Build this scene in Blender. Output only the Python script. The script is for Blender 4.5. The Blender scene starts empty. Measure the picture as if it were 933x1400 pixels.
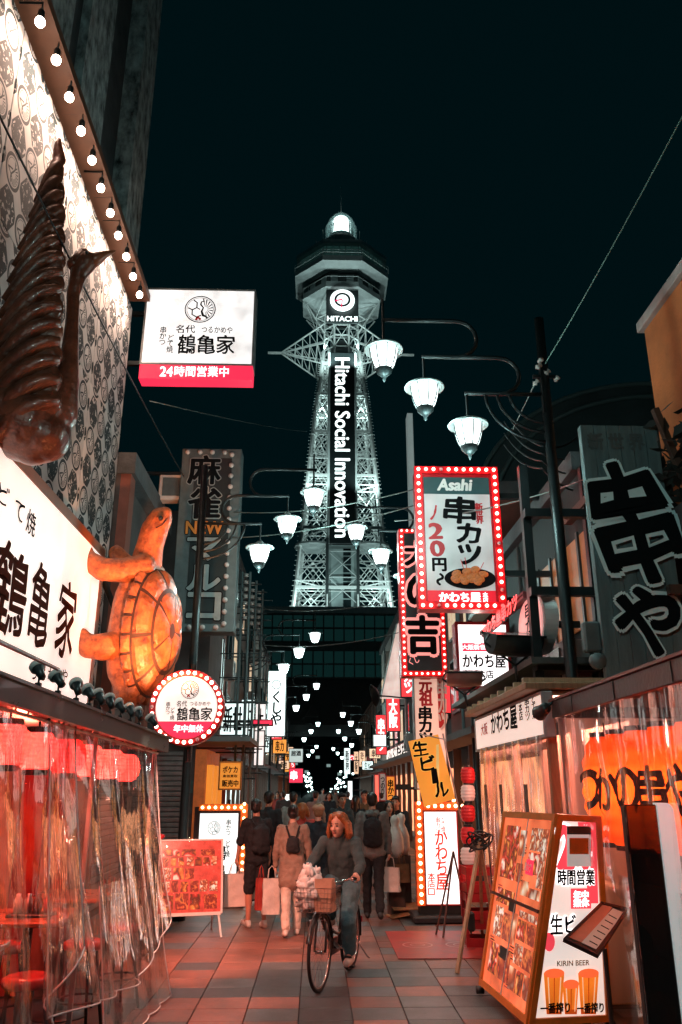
import bpy, bmesh, math, random
from mathutils import Vector, Matrix, Euler, noise

R = math.radians
rnd = random.Random(11)
sc = bpy.context.scene
COL = sc.collection

# ------------------------------------------------------------------ camera, sky, exposure
CAM_H, PITCH, YAW, FPX = 1.88, R(19.0), R(1.74), 1089.0
cam_data = bpy.data.cameras.new('camera')
cam_data.sensor_fit = 'VERTICAL'
cam_data.sensor_height = 36.0
cam_data.lens = 28.0
cam_data.clip_start = 0.05
cam_data.clip_end = 2000
cam = bpy.data.objects.new('camera', cam_data)
cam.location = (0, 0, CAM_H)
cam.rotation_euler = (R(90) + PITCH, 0, -YAW)
COL.objects.link(cam)
sc.camera = cam

world = bpy.data.worlds.new('World')
sc.world = world
world.use_nodes = True
wn = world.node_tree
wn.nodes['Background'].inputs['Color'].default_value = (0.0003, 0.0044, 0.0055, 1)
wn.nodes['Background'].inputs['Strength'].default_value = 1.0

sc.view_settings.view_transform = 'Standard'
sc.view_settings.look = 'None'
sc.view_settings.exposure = 0.2
sc.view_settings.gamma = 1.0
sc.view_settings.use_curve_mapping = False
cy = sc.cycles
cy.use_denoising = True
cy.max_bounces = 8
cy.diffuse_bounces = 3
cy.glossy_bounces = 4
cy.transmission_bounces = 4
cy.transparent_max_bounces = 24
cy.sample_clamp_indirect = 4.0
cy.sample_clamp_direct = 0.0
cy.caustics_reflective = False
cy.caustics_refractive = False

CAM_ROT = Euler((R(90) + PITCH, 0, -YAW)).to_matrix()


def P(px, py, X=None, Y=None, Z=None):
    """world point seen at photograph pixel (px, py) on the plane X=, Y= or Z="""
    d = CAM_ROT @ Vector(((px - 466.5) / FPX, (700 - py) / FPX, -1))
    if X is not None:
        t = X / d.x
    elif Y is not None:
        t = Y / d.y
    else:
        t = (Z - CAM_H) / d.z
    return Vector((0, 0, CAM_H)) + d * t


# ------------------------------------------------------------------ materials
MATS = {}


def mat(name, col=(.5, .5, .5), rough=.6, metal=0., es=0., ecol=None, var=.18, vs=5., bump=0., bs=60., spec=.5, coat=0., stretch=None, dirt=None, evar=0., world_co=False):
    if name in MATS:
        return MATS[name]
    m = bpy.data.materials.new(name)
    m.use_nodes = True
    nt = m.node_tree
    b = nt.nodes['Principled BSDF']
    b.inputs['Roughness'].default_value = rough
    b.inputs['Metallic'].default_value = metal
    b.inputs['Specular IOR Level'].default_value = spec
    b.inputs['Coat Weight'].default_value = coat
    tc = nt.nodes.new('ShaderNodeTexCoord')
    mp = nt.nodes.new('ShaderNodeMapping')
    if stretch:
        mp.inputs['Scale'].default_value = stretch
    if world_co:
        ge = nt.nodes.new('ShaderNodeNewGeometry')
        nt.links.new(ge.outputs['Position'], mp.inputs[0])
    else:
        nt.links.new(tc.outputs['Object'], mp.inputs[0])
    if var > 0:
        nz = nt.nodes.new('ShaderNodeTexNoise')
        nz.inputs['Scale'].default_value = vs
        nz.inputs['Detail'].default_value = 6
        nz.inputs['Roughness'].default_value = .65
        nt.links.new(mp.outputs[0], nz.inputs['Vector'])
        rp = nt.nodes.new('ShaderNodeValToRGB')
        d = dirt or [c * (1 - var) for c in col]
        rp.color_ramp.elements[0].position = .3
        rp.color_ramp.elements[0].color = (*d, 1)
        rp.color_ramp.elements[1].position = .72
        rp.color_ramp.elements[1].color = (*[min(1, c * (1 + var)) for c in col], 1)
        nt.links.new(nz.outputs['Fac'], rp.inputs[0])
        if world_co:     # trodden dirt and gum spots
            n4 = nt.nodes.new('ShaderNodeTexNoise'); n4.inputs['Scale'].default_value = 1.1; n4.inputs['Detail'].default_value = 8; n4.inputs['Roughness'].default_value = .7
            nt.links.new(mp.outputs[0], n4.inputs['Vector'])
            r4 = nt.nodes.new('ShaderNodeValToRGB')
            r4.color_ramp.elements[0].position = .36; r4.color_ramp.elements[0].color = (.42, .42, .42, 1)
            r4.color_ramp.elements[1].position = .62; r4.color_ramp.elements[1].color = (1, 1, 1, 1)
            nt.links.new(n4.outputs['Fac'], r4.inputs[0])
            vo = nt.nodes.new('ShaderNodeTexVoronoi'); vo.inputs['Scale'].default_value = 3.1
            nt.links.new(mp.outputs[0], vo.inputs['Vector'])
            r5 = nt.nodes.new('ShaderNodeValToRGB')
            r5.color_ramp.elements[0].position = .045; r5.color_ramp.elements[0].color = (.3, .3, .3, 1)
            r5.color_ramp.elements[1].position = .07; r5.color_ramp.elements[1].color = (1, 1, 1, 1)
            nt.links.new(vo.outputs['Distance'], r5.inputs[0])
            cur = rp.outputs[0]
            for rx in (r4, r5):
                mm = nt.nodes.new('ShaderNodeMix'); mm.data_type = 'RGBA'; mm.blend_type = 'MULTIPLY'; mm.inputs['Factor'].default_value = 1
                nt.links.new(cur, mm.inputs['A']); nt.links.new(rx.outputs[0], mm.inputs['B'])
                cur = mm.outputs['Result']
            nt.links.new(cur, b.inputs['Base Color'])
        else:
            nt.links.new(rp.outputs[0], b.inputs['Base Color'])
        rr = nt.nodes.new('ShaderNodeMapRange')
        rr.inputs['To Min'].default_value = max(0.02, rough - .12)
        rr.inputs['To Max'].default_value = min(1, rough + .12)
        nt.links.new(nz.outputs['Fac'], rr.inputs['Value'])
        nt.links.new(rr.outputs[0], b.inputs['Roughness'])
    else:
        b.inputs['Base Color'].default_value = (*col, 1)
    if bump > 0:
        n2 = nt.nodes.new('ShaderNodeTexNoise')
        n2.inputs['Scale'].default_value = bs
        n2.inputs['Detail'].default_value = 5
        nt.links.new(mp.outputs[0], n2.inputs['Vector'])
        bp = nt.nodes.new('ShaderNodeBump')
        bp.inputs['Strength'].default_value = bump
        bp.inputs['Distance'].default_value = .02
        nt.links.new(n2.outputs['Fac'], bp.inputs['Height'])
        nt.links.new(bp.outputs[0], b.inputs['Normal'])
    if es > 0:
        e = ecol or col
        b.inputs['Emission Color'].default_value = (*e, 1)
        b.inputs['Emission Strength'].default_value = es
        if evar > 0:   # uneven tubes behind the translucent sheet
            n3 = nt.nodes.new('ShaderNodeTexNoise')
            n3.inputs['Scale'].default_value = 2.2
            nt.links.new(tc.outputs['Object'], n3.inputs['Vector'])
            m3 = nt.nodes.new('ShaderNodeMapRange')
            m3.inputs['From Min'].default_value = .3
            m3.inputs['From Max'].default_value = .7
            m3.inputs['To Min'].default_value = es * (1 - evar)
            m3.inputs['To Max'].default_value = es * (1 + evar)
            nt.links.new(n3.outputs['Fac'], m3.inputs['Value'])
            nt.links.new(m3.outputs[0], b.inputs['Emission Strength'])
    MATS[name] = m
    return m


def plastic_mat(name, tint=(.95, .97, .97), gloss=.22, haze_=.05, hazecol=(.8, .8, .8), rough=.09):
    m = bpy.data.materials.new(name)
    m.use_nodes = True
    nt = m.node_tree
    nt.nodes.remove(nt.nodes['Principled BSDF'])
    out = nt.nodes['Material Output']
    tr = nt.nodes.new('ShaderNodeBsdfTransparent')
    tr.inputs[0].default_value = (*tint, 1)
    gl = nt.nodes.new('ShaderNodeBsdfGlossy')
    gl.inputs['Roughness'].default_value = rough
    gl.inputs['Color'].default_value = (.9, .95, .95, 1)
    tl = nt.nodes.new('ShaderNodeBsdfTranslucent')
    tl.inputs[0].default_value = (*hazecol, 1)
    df = nt.nodes.new('ShaderNodeBsdfDiffuse')
    df.inputs[0].default_value = (*hazecol, 1)
    lw = nt.nodes.new('ShaderNodeLayerWeight')
    lw.inputs['Blend'].default_value = gloss
    tc = nt.nodes.new('ShaderNodeTexCoord')
    mp = nt.nodes.new('ShaderNodeMapping')
    mp.inputs['Scale'].default_value = (2.6, 2.6, .3)
    nz = nt.nodes.new('ShaderNodeTexNoise')
    nz.inputs['Scale'].default_value = 3
    nz.inputs['Detail'].default_value = 4
    bp = nt.nodes.new('ShaderNodeBump')
    bp.inputs['Strength'].default_value = .3
    bp.inputs['Distance'].default_value = .03
    nt.links.new(tc.outputs['Object'], mp.inputs[0])
    nt.links.new(mp.outputs[0], nz.inputs['Vector'])
    nt.links.new(nz.outputs['Fac'], bp.inputs['Height'])
    nt.links.new(bp.outputs[0], gl.inputs['Normal'])
    nt.links.new(bp.outputs[0], lw.inputs['Normal'])
    a1 = nt.nodes.new('ShaderNodeAddShader')
    nt.links.new(tl.outputs[0], a1.inputs[0])
    nt.links.new(df.outputs[0], a1.inputs[1])
    m1 = nt.nodes.new('ShaderNodeMixShader')
    m1.inputs[0].default_value = haze_
    nt.links.new(tr.outputs[0], m1.inputs[1])
    nt.links.new(a1.outputs[0], m1.inputs[2])
    m2 = nt.nodes.new('ShaderNodeMixShader')
    nt.links.new(lw.outputs['Facing'], m2.inputs[0])
    nt.links.new(m1.outputs[0], m2.inputs[1])
    nt.links.new(gl.outputs[0], m2.inputs[2])
    nt.links.new(m2.outputs[0], out.inputs['Surface'])
    MATS[name] = m
    return m


# ------------------------------------------------------------------ mesh building
class MB:
    def __init__(self):
        self.v = []
        self.f = []

    def add(self, vs, fs):
        n = len(self.v)
        self.v += [tuple(v) for v in vs]
        self.f += [tuple(i + n for i in f) for f in fs]
        return self

    def box(self, x0, x1, y0, y1, z0, z1, M=None, b=0.):
        if b > 0:
            b = min(b, abs(x1 - x0) * .45, abs(y1 - y0) * .45, abs(z1 - z0) * .45)
            bm = bmesh.new()
            for sx in (0, 1):
                for sy in (0, 1):
                    for sz in (0, 1):
                        X = (x0, x1)[sx]; Y = (y0, y1)[sy]; Z = (z0, z1)[sz]
                        dx = b * (1, -1)[sx]; dy = b * (1, -1)[sy]; dz = b * (1, -1)[sz]
                        bm.verts.new((X, Y + dy, Z + dz)); bm.verts.new((X + dx, Y, Z + dz)); bm.verts.new((X + dx, Y + dy, Z))
            bmesh.ops.convex_hull(bm, input=bm.verts[:])
            bm.verts.ensure_lookup_table()
            bm.verts.index_update()
            vs = [v.co.copy() for v in bm.verts]
            fs = [[v.index for v in f.verts] for f in bm.faces]
            bm.free()
        else:
            vs = [Vector(p) for p in ((x0, y0, z0), (x1, y0, z0), (x1, y1, z0), (x0, y1, z0), (x0, y0, z1), (x1, y0, z1), (x1, y1, z1), (x0, y1, z1))]
            fs = [(0, 3, 2, 1), (4, 5, 6, 7), (0, 1, 5, 4), (1, 2, 6, 5), (2, 3, 7, 6), (3, 0, 4, 7)]
        if M is not None:
            vs = [M @ v for v in vs]
        return self.add(vs, fs)

    def tube(self, pts, r, seg=8, caps=True):
        pts = [Vector(p) for p in pts]
        n = len(pts)
        rs = r if isinstance(r, (list, tuple)) else [r] * n
        vs = []
        prev = None
        for i, p in enumerate(pts):
            d = (pts[min(i + 1, n - 1)] - pts[max(i - 1, 0)])
            d = d.normalized() if d.length > 1e-9 else Vector((0, 0, 1))
            if prev is None:
                u = d.cross(Vector((0, 0, 1)))
                if u.length < 1e-3:
                    u = d.cross(Vector((1, 0, 0)))
            else:
                u = prev - d * prev.dot(d)
            u.normalize()
            prev = u
            w = d.cross(u)
            for k in range(seg):
                a = 2 * math.pi * (k + .5) / seg
                vs.append(p + (u * math.cos(a) + w * math.sin(a)) * rs[i])
        fs = []
        for i in range(n - 1):
            for k in range(seg):
                a = i * seg + k; b_ = i * seg + (k + 1) % seg
                fs.append((a, b_, b_ + seg, a + seg))
        if caps:
            fs.append(tuple(range(seg - 1, -1, -1)))
            fs.append(tuple((n - 1) * seg + k for k in range(seg)))
        return self.add(vs, fs)

    def ell(self, c, r, seg=16, rings=10, M=None):
        c = Vector(c)
        if not isinstance(r, (list, tuple)):
            r = (r, r, r)
        vs = [Vector((0, 0, -1))]
        for j in range(1, rings):
            th = math.pi * j / rings
            for k in range(seg):
                a = 2 * math.pi * k / seg
                vs.append(Vector((math.sin(th) * math.cos(a), math.sin(th) * math.sin(a), -math.cos(th))))
        vs.append(Vector((0, 0, 1)))
        vs = [Vector((v.x * r[0], v.y * r[1], v.z * r[2])) for v in vs]
        if M is not None:
            vs = [M @ v for v in vs]
        vs = [v + c for v in vs]
        fs = []
        for k in range(seg):
            fs.append((0, 1 + (k + 1) % seg, 1 + k))
        for j in range(rings - 2):
            for k in range(seg):
                a = 1 + j * seg + k; b_ = 1 + j * seg + (k + 1) % seg
                fs.append((a, b_, b_ + seg, a + seg))
        L = len(vs) - 1
        o = 1 + (rings - 2) * seg
        for k in range(seg):
            fs.append((o + k, o + (k + 1) % seg, L))
        return self.add(vs, fs)

    def cap(self, p0, r0, p1, r1, seg=12):
        """tapered capsule"""
        p0 = Vector(p0); p1 = Vector(p1)
        self.ell(p0, r0, seg, 8)
        self.ell(p1, r1, seg, 8)
        d = (p1 - p0)
        if d.length > 1e-5:
            self.tube([p0, p1], [r0, r1], seg)
        return self

    def lathe(self, prof, seg=24, c=(0, 0, 0), ang=2 * math.pi, M=None):
        vs = []
        c = Vector(c)
        full = abs(ang - 2 * math.pi) < 1e-6
        ns = seg if full else seg + 1
        for (r, z) in prof:
            for k in range(ns):
                a = ang * k / seg
                v = Vector((r * math.cos(a), r * math.sin(a), z))
                if M is not None:
                    v = M @ v
                vs.append(v + c)
        fs = []
        for i in range(len(prof) - 1):
            for k in range(seg):
                a = i * ns + k; b_ = i * ns + (k + 1) % ns
                fs.append((a, b_, b_ + ns, a + ns))
        return self.add(vs, fs)

    def poly(self, pts, thick, axis='y'):
        """2-d outline (x, z) extruded along y from 0 to thick"""
        n = len(pts)
        vs = [(p[0], 0, p[1]) for p in pts] + [(p[0], thick, p[1]) for p in pts]
        fs = [tuple(range(n)), tuple(range(2 * n - 1, n - 1, -1))]
        for i in range(n):
            j = (i + 1) % n
            fs.append((i, i + n, j + n, j))
        return self.add(vs, fs)

    def grid(self, fn, nu, nv, closed=False):
        vs = [Vector(fn(i / nu, j / nv)) for j in range(nv + 1) for i in range(nu + 1)]
        fs = []
        for j in range(nv):
            for i in range(nu):
                a = j * (nu + 1) + i
                fs.append((a, a + 1, a + nu + 2, a + nu + 1))
        return self.add(vs, fs)

    def mesh(self, name, m=None, smooth=False):
        me = bpy.data.meshes.new(name)
        me.from_pydata(self.v, [], self.f)
        if m is not None:
            me.materials.append(m)
        if smooth:
            me.polygons.foreach_set('use_smooth', [True] * len(me.polygons))
        me.update()
        return me

    def build(self, name, m, parent=None, smooth=False, loc=(0, 0, 0), rot=(0, 0, 0)):
        return link(name, self.mesh(name, m, smooth), parent, loc, rot)


def link(name, me, parent=None, loc=(0, 0, 0), rot=(0, 0, 0), scale=None):
    o = bpy.data.objects.new(name, me)
    COL.objects.link(o)
    o.location = loc
    o.rotation_euler = rot
    if scale:
        o.scale = scale
    if parent is not None:
        o.parent = parent
    return o


def tag(o, label=None, cat=None, group=None, kind=None):
    if label: o['label'] = label
    if cat: o['category'] = cat
    if group: o['group'] = group
    if kind: o['kind'] = kind
    return o


def thing(name, label, cat, loc=(0, 0, 0), rotz=0., group=None, rot=None):
    o = bpy.data.objects.new(name, None)
    COL.objects.link(o)
    o.empty_display_size = .2
    o.location = loc
    o.rotation_euler = rot or (0, 0, rotz)
    return tag(o, label, cat, group)


def copy_tree(o, parent=None):
    c = o.copy()
    COL.objects.link(c)
    c.parent = parent
    for ch in o.children:
        copy_tree(ch, c)
    return c


def boxo(name, m, parent, x0, x1, y0, y1, z0, z1, b=0., M=None):
    return MB().box(x0, x1, y0, y1, z0, z1, M=M, b=b).build(name, m, parent)


def lamp(name, kind, loc, energy, col, parent=None, radius=.1, rot=(0, 0, 0), spot=None, blend=.6):
    d = bpy.data.lights.new(name, kind)
    d.energy = energy
    d.color = col
    if kind in ('POINT', 'SPOT'):
        d.shadow_soft_size = radius
    if kind == 'SPOT':
        d.spot_size = spot
        d.spot_blend = blend
    o = bpy.data.objects.new(name, d)
    COL.objects.link(o)
    o.location = loc
    o.rotation_euler = rot
    if parent is not None:
        o.parent = parent
    return o


def aim(o, target):
    d = Vector(target) - o.location
    o.rotation_euler = d.to_track_quat('-Z', 'Y').to_euler()


# ------------------------------------------------------------------ lettering (filled in one pass at the end)
TEXTQ = []


def lettering(parent, text, cx, cz, w, h, m, y=-.005, bold=.03, rot=0., outline=None, om=None, jit=0., slant=0., name='lettering', flat=True, fac=None):
    """text fitted to a w x h box centred at (cx, cz) on the parent's front (-y side); bold in em"""
    o = link(name, bpy.data.meshes.new(name), parent, (cx, y, cz), (0, rot, 0))
    o.data.materials.append(m)
    TEXTQ.append((o, text, w, h, bold, jit, slant))
    if outline:
        o2 = link('lettering_outline', bpy.data.meshes.new('lettering_outline'), parent, (cx, y + .006, cz), (0, rot, 0))
        o2.data.materials.append(om)
        TEXTQ.append((o2, text, w, h, (bold, outline), jit, slant))
    return o


def vert(s):
    return '\n'.join(s.replace('ー', '｜'))


def finish_lettering():
    glyph = {}
    tmp = []
    for (_, text, *_r) in TEXTQ:
        if text in glyph:
            continue
        c = bpy.data.curves.new('glyph', 'FONT')
        c.body = text
        c.align_x = 'CENTER'
        c.resolution_u = 3
        c.space_line = .82 if '\n' in text else 1.0
        o = bpy.data.objects.new('glyph', c)
        COL.objects.link(o)
        tmp.append((text, o))
        glyph[text] = None
    bpy.context.view_layer.update()
    dg = bpy.context.evaluated_depsgraph_get()
    for text, o in tmp:
        me = bpy.data.meshes.new_from_object(o.evaluated_get(dg))
        glyph[text] = ([v.co.copy() for v in me.vertices], [tuple(p.vertices) for p in me.polygons])
        bpy.data.meshes.remove(me)
    for text, o in tmp:
        c = o.data
        bpy.data.objects.remove(o)
        bpy.data.curves.remove(c)
    for (o, text, w, h, bold, jit, slant) in TEXTQ:
        vs, fs = glyph[text]
        xs = [v.x for v in vs]; ys = [v.y for v in vs]
        x0, x1, y0, y1 = min(xs), max(xs), min(ys), max(ys)
        sx = w / max(1e-6, x1 - x0)
        sy = h / max(1e-6, y1 - y0)
        cx, cy_ = (x0 + x1) / 2, (y0 + y1) / 2
        offs = []
        em = min(sx, sy)
        if isinstance(bold, tuple):
            b0, ow = bold
            rr = (b0 + ow) * em
            offs = [(rr * math.cos(a * math.pi / 6), rr * math.sin(a * math.pi / 6)) for a in range(12)] + [(0, 0)]
            offs += [(rr * .5 * math.cos(a * math.pi / 3), rr * .5 * math.sin(a * math.pi / 3)) for a in range(6)]
        elif bold > 0:
            b0 = bold * em
            offs = [(0, 0), (b0, 0), (-b0, 0), (0, b0 * .8), (0, -b0 * .8), (b0 * .7, b0 * .6), (-b0 * .7, -b0 * .6), (b0 * .7, -b0 * .6), (-b0 * .7, b0 * .6)]
        else:
            offs = [(0, 0)]
        V = []; Fc = []
        for k, (dx, dz) in enumerate(offs):
            n = len(V)
            for v in vs:
                X = (v.x - cx) * sx
                Z = (v.y - cy_) * sy
                if jit:
                    q = Vector((X / em * 3, Z / em * 3, 1.7))
                    X += noise.noise(q) * jit * em
                    Z += noise.noise(q + Vector((9, 4, 2))) * jit * em
                    # brush: strokes swell and thin along their way
                    sw = .55 + .9 * abs(noise.noise(q * .7 + Vector((3, 3, 3))))
                    X += dx * sw; Z += dz * sw
                else:
                    X += dx; Z += dz
                V.append((X + slant * Z, -.00025 * k, Z))
            Fc += [tuple(i + n for i in f) for f in fs]
        o.data.from_pydata(V, [], Fc)
        o.data.update()


# ------------------------------------------------------------------ remeshed (continuous) bodies, applied in one pass at the end
REMESH = []


def blob(mb, name, m, parent, voxel, smooth_it=4, smooth_f=.5):
    o = mb.build(name, m, parent, True)
    md = o.modifiers.new('remesh', 'REMESH')
    md.mode = 'VOXEL'
    md.voxel_size = voxel
    md.use_smooth_shade = True
    if smooth_it:
        s = o.modifiers.new('smooth', 'SMOOTH')
        s.iterations = smooth_it
        s.factor = smooth_f
    if m.name.startswith(('cloth_', 'hair_')):      # creases and locks
        hairy = m.name.startswith('hair_')
        if 'crease' not in bpy.data.textures:
            for nm, sz in (('crease', .075), ('lock', .018)):
                tx = bpy.data.textures.new(nm, 'CLOUDS')
                tx.noise_scale = sz
                tx.noise_depth = 2
        dm = o.modifiers.new('crease', 'DISPLACE')
        dm.texture = bpy.data.textures['lock' if hairy else 'crease']
        dm.texture_coords = 'LOCAL'
        dm.strength = .012 if hairy else .034
        dm.mid_level = .5
    REMESH.append((o, m))
    return o


def finish_blobs():
    bpy.context.view_layer.update()
    dg = bpy.context.evaluated_depsgraph_get()
    new = []
    for o, m in REMESH:
        me = bpy.data.meshes.new_from_object(o.evaluated_get(dg))
        me.materials.clear()
        me.materials.append(m)
        me.polygons.foreach_set('use_smooth', [True] * len(me.polygons))
        me.update()
        new.append((o, me))
    for o, me in new:
        o.modifiers.clear()
        o.data = me

# ------------------------------------------------------------------ palette
BLACK = mat('black_paint', (.012, .016, .017), .45)
IRON = mat('dark_iron', (.02, .028, .03), .38, .6, bump=.15, bs=90)
STEEL = mat('steel', (.45, .47, .47), .32, .9, var=.12)
WHITE = mat('white_paint', (.72, .74, .72), .5, var=.1, bump=.08, bs=30)
INK = mat('black_ink', (.008, .009, .010), .9, var=0, spec=.05)
REDINK = mat('red_ink', (.55, .012, .02), .5, var=0)
WHITEINK = mat('white_ink', (.85, .85, .82), .5, var=0)
GLASSD = mat('dark_glass', (.012, .02, .022), .08, 0, spec=.8, var=0)
CONC = mat('concrete', (.16, .17, .17), .85, bump=.5, bs=25, var=.35, vs=2.5)
CONCD = mat('dark_concrete', (.07, .08, .085), .85, bump=.5, bs=18, var=.45, vs=2)
LAMPG = mat('lamp_glass', (.9, .95, .95), .4, es=2.6, ecol=(.84, 1, .98), var=0)
LAMPF = mat('far_lamp_glass', (.9, .95, .95), .4, es=7, ecol=(.7, 1, .97), var=0)
LBW = mat('lightbox_white', (.85, .85, .85), .35, es=.78, ecol=(1, .97, .96), var=0, evar=.3)
LBC = mat('lightbox_cold', (.85, .85, .85), .35, es=1.05, ecol=(.86, 1, .98), var=0, evar=.15)
LBR = mat('lightbox_red', (.6, .02, .04), .35, es=.85, ecol=(1, .03, .09), var=0)
WINK_E = mat('lit_white_print', (.9, .9, .9), .4, es=1.3, ecol=(1, .93, .93), var=0)
BULBW = mat('warm_bulb', (1, .9, .8), .3, es=14, ecol=(1, .72, .5), var=0)
BULBR = mat('red_bulb', (1, .6, .6), .3, es=9, ecol=(1, .38, .33), var=0)
BULBOFF = mat('spent_bulb', (.75, .45, .45), .25, var=0)
WOOD = mat('wood', (.30, .16, .08), .55, var=.35, vs=3, stretch=(8, 8, 1), bump=.2, bs=30)
WOODP = mat('pale_wood', (.45, .32, .2), .55, var=.3, vs=4, stretch=(8, 8, 1))
WOODD = mat('dark_wood', (.06, .03, .02), .5, var=.35, vs=3, stretch=(6, 6, 1), bump=.2)
REDP = mat('red_paint', (.45, .02, .025), .42, var=.2)
ORANGEP = mat('orange_paint', (.62, .18, .03), .4, var=.15)
TEALP = mat('teal_black_paint', (.02, .045, .05), .4, .3, var=.3)
PAPER = mat('paper', (.75, .7, .66), .7, var=.06)

# ------------------------------------------------------------------ ground and paving
MB().box(-80, 80, -15, 440, -.4, -.034).build('ground', mat('ground_asphalt', (.04, .042, .045), .8, bump=.4, bs=80))
g = bpy.data.objects['ground']
tag(g, kind='structure')

pave = bpy.data.objects.new('pavement', None)
COL.objects.link(pave)
tag(pave, kind='structure')
slab_mats = [
    mat('slab_red', (.33, .125, .085), .4, var=.3, vs=9, bump=.35, bs=120, world_co=True),
    mat('slab_brown', (.24, .10, .07), .4, var=.3, vs=9, bump=.35, bs=120, world_co=True),
    mat('slab_grey', (.13, .145, .147), .42, var=.3, vs=9, bump=.35, bs=120, world_co=True),
    mat('slab_dark', (.075, .085, .09), .42, var=.3, vs=9, bump=.35, bs=120, world_co=True),
    mat('slab_light', (.26, .275, .275), .42, var=.25, vs=9, bump=.35, bs=120, world_co=True),
]
SW, SL = .465, .40
slab_mesh = [MB().box(-SW / 2 + .004, SW / 2 - .004, -SL / 2 + .003, SL / 2 - .003, -.034, 0, b=.003).mesh('slab', m) for m in slab_mats]


def slab_kind(c, r):
    q = random.Random(c * 997 + r * 31 + 5)
    fixed = {(0, 0): 4, (-1, 0): 4, (-1, 1): 4, (-1, 2): 1, (-1, 3): 2, (-1, 4): 0, (-1, 5): 3}
    if (c, r) in fixed:
        return fixed[(c, r)]
    if c == 0 and r < 8:
        return 3 if q.random() < .6 else 2
    if c in (1, 3) and r < 9:
        return (2, 0, 3, 0, 2, 1)[(r + c) % 6] if q.random() < .9 else 3
    if c == 2 and r < 8:
        return 0 if r % 4 == 1 else q.choice((2, 3, 2))
    if r > 8:
        return q.choice((0, 0, 1, 0, 1, 2)) if c < 3 else q.choice((0, 2, 3, 2, 1))
    return q.choice((0, 1, 2, 3, 2, 0))


cells = [(c, r) for r in range(0, 62) for c in range(-7, 7)]
vis = []
for (c, r) in cells:
    x = -.126 + SW * (c + .5)
    y = 6.6 + SL * (r + .5)
    lim_l = -1.75 if y < 9 else -3.2
    lim_r = 2.35
    vis.append((0 if lim_l < x < lim_r else 1, y, c, r, x))
vis.sort()
rest = {k: MB() for k in range(5)}
for i, (hid, y, c, r, x) in enumerate(vis):
    k = slab_kind(c, r)
    q = random.Random(c * 13 + r * 7)
    if i < 296:
        link('slab', slab_mesh[k], pave, (x, y, q.uniform(-.0015, .0015)), (q.uniform(-.002, .002), q.uniform(-.002, .002), 0))
    else:
        rest[k].box(x - SW / 2 + .004, x + SW / 2 - .004, y - SL / 2 + .003, y + SL / 2 - .003, -.034, q.uniform(-.0015, .0015))
for k in rest:
    # the paving beyond, to the tower
    for r in range(62, 90):
        for c in range(-7, 7):
            if slab_kind(c, r) == k:
                x = -.126 + SW * (c + .5); y = 6.6 + SL * (r + .5)
                rest[k].box(x - SW / 2 + .004, x + SW / 2 - .004, y - SL / 2 + .003, y + SL / 2 - .003, -.034, 0)
    o = rest[k].build('far_slabs', slab_mats[k], pave)
    tag(o, kind='stuff')
MB().box(-3.4, 3.2, 42.63, 300, -.033, 0).build('road', mat('far_paving', (.10, .08, .075), .5, var=.4, vs=.9, bump=.3, bs=30))
tag(bpy.data.objects['road'], kind='structure')

# ------------------------------------------------------------------ tower
TX, TY = 3.7, 121.0
tw = thing('observation_tower', 'white floodlit steel lattice tower with octagonal observation deck', 'tower', (TX, TY, 0))
TWHITE = mat('tower_white', (.62, .66, .65), .5, var=.08)
TGREY = mat('tower_grey', (.5, .56, .56), .6, var=.2, vs=.6)
TDIM = mat('tower_dim', (.2, .23, .23), .5, var=.1)
TDARK = mat('tower_dark', (.03, .04, .042), .5, var=.2)


def thalf(z):
    prof = [(22, 7.7), (27, 7.1), (41.8, 5.86), (58.5, 4.38), (70.8, 3.0), (78, 2.9)]
    for (z0, a), (z1, b) in zip(prof, prof[1:]):
        if z <= z1:
            return a + (b - a) * (z - z0) / (z1 - z0)
    return prof[-1][1]


IN = 2.25
lv = [25.0, 30.5, 36.0, 41.3, 46.2, 50.8, 55.1, 59.1, 62.8, 66.2, 69.0, 71.2]


def bar(mb, a, b, r):
    mb.tube([a, b], r, 4, False)


for sx in (-1, 1):
    for sy in (-1, 1):
        ch = MB(); br = MB()
        for i in range(len(lv) - 1):
            z0, z1 = lv[i], lv[i + 1]
            w0, w1 = thalf(z0), thalf(z1)
            i0, i1 = min(IN, w0 - .5), min(IN, w1 - .5)
            c0 = [Vector((sx * a, sy * b, z0)) for a, b in ((w0, w0), (i0, w0), (i0, i0), (w0, i0))]
            c1 = [Vector((sx * a, sy * b, z1)) for a, b in ((w1, w1), (i1, w1), (i1, i1), (w1, i1))]
            for k in range(4):
                bar(ch, c0[k], c1[k], .26 if k == 0 else .13)
            for k in range(4):
                k2 = (k + 1) % 4
                bar(br, c0[k], c0[k2], .12)
                if (c0[k] - c0[k2]).length > 1.2:
                    bar(br, c0[k], c1[k2], .08)
                    bar(br, c0[k2], c1[k], .08)
                    mm = (c0[k] + c0[k2] + c1[k] + c1[k2]) / 4
                    br.ell(mm, .22, 6, 4)
            bar(br, c0[0], c0[2], .1)
            # gusset nodes
            for k in range(4):
                br.ell(c0[k], .34 if k == 0 else .2, 6, 4)
            # maintenance rungs on the outer edge
            nr = 7
            for j in range(nr):
                f = j / nr
                p = c0[0].lerp(c1[0], f)
                bar(br, p, p + Vector((sx * .55, 0, 0)), .035)
        l = ch.build('leg', TWHITE, tw)
        tag(br.build('bracing', TWHITE, l), kind='stuff')
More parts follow.
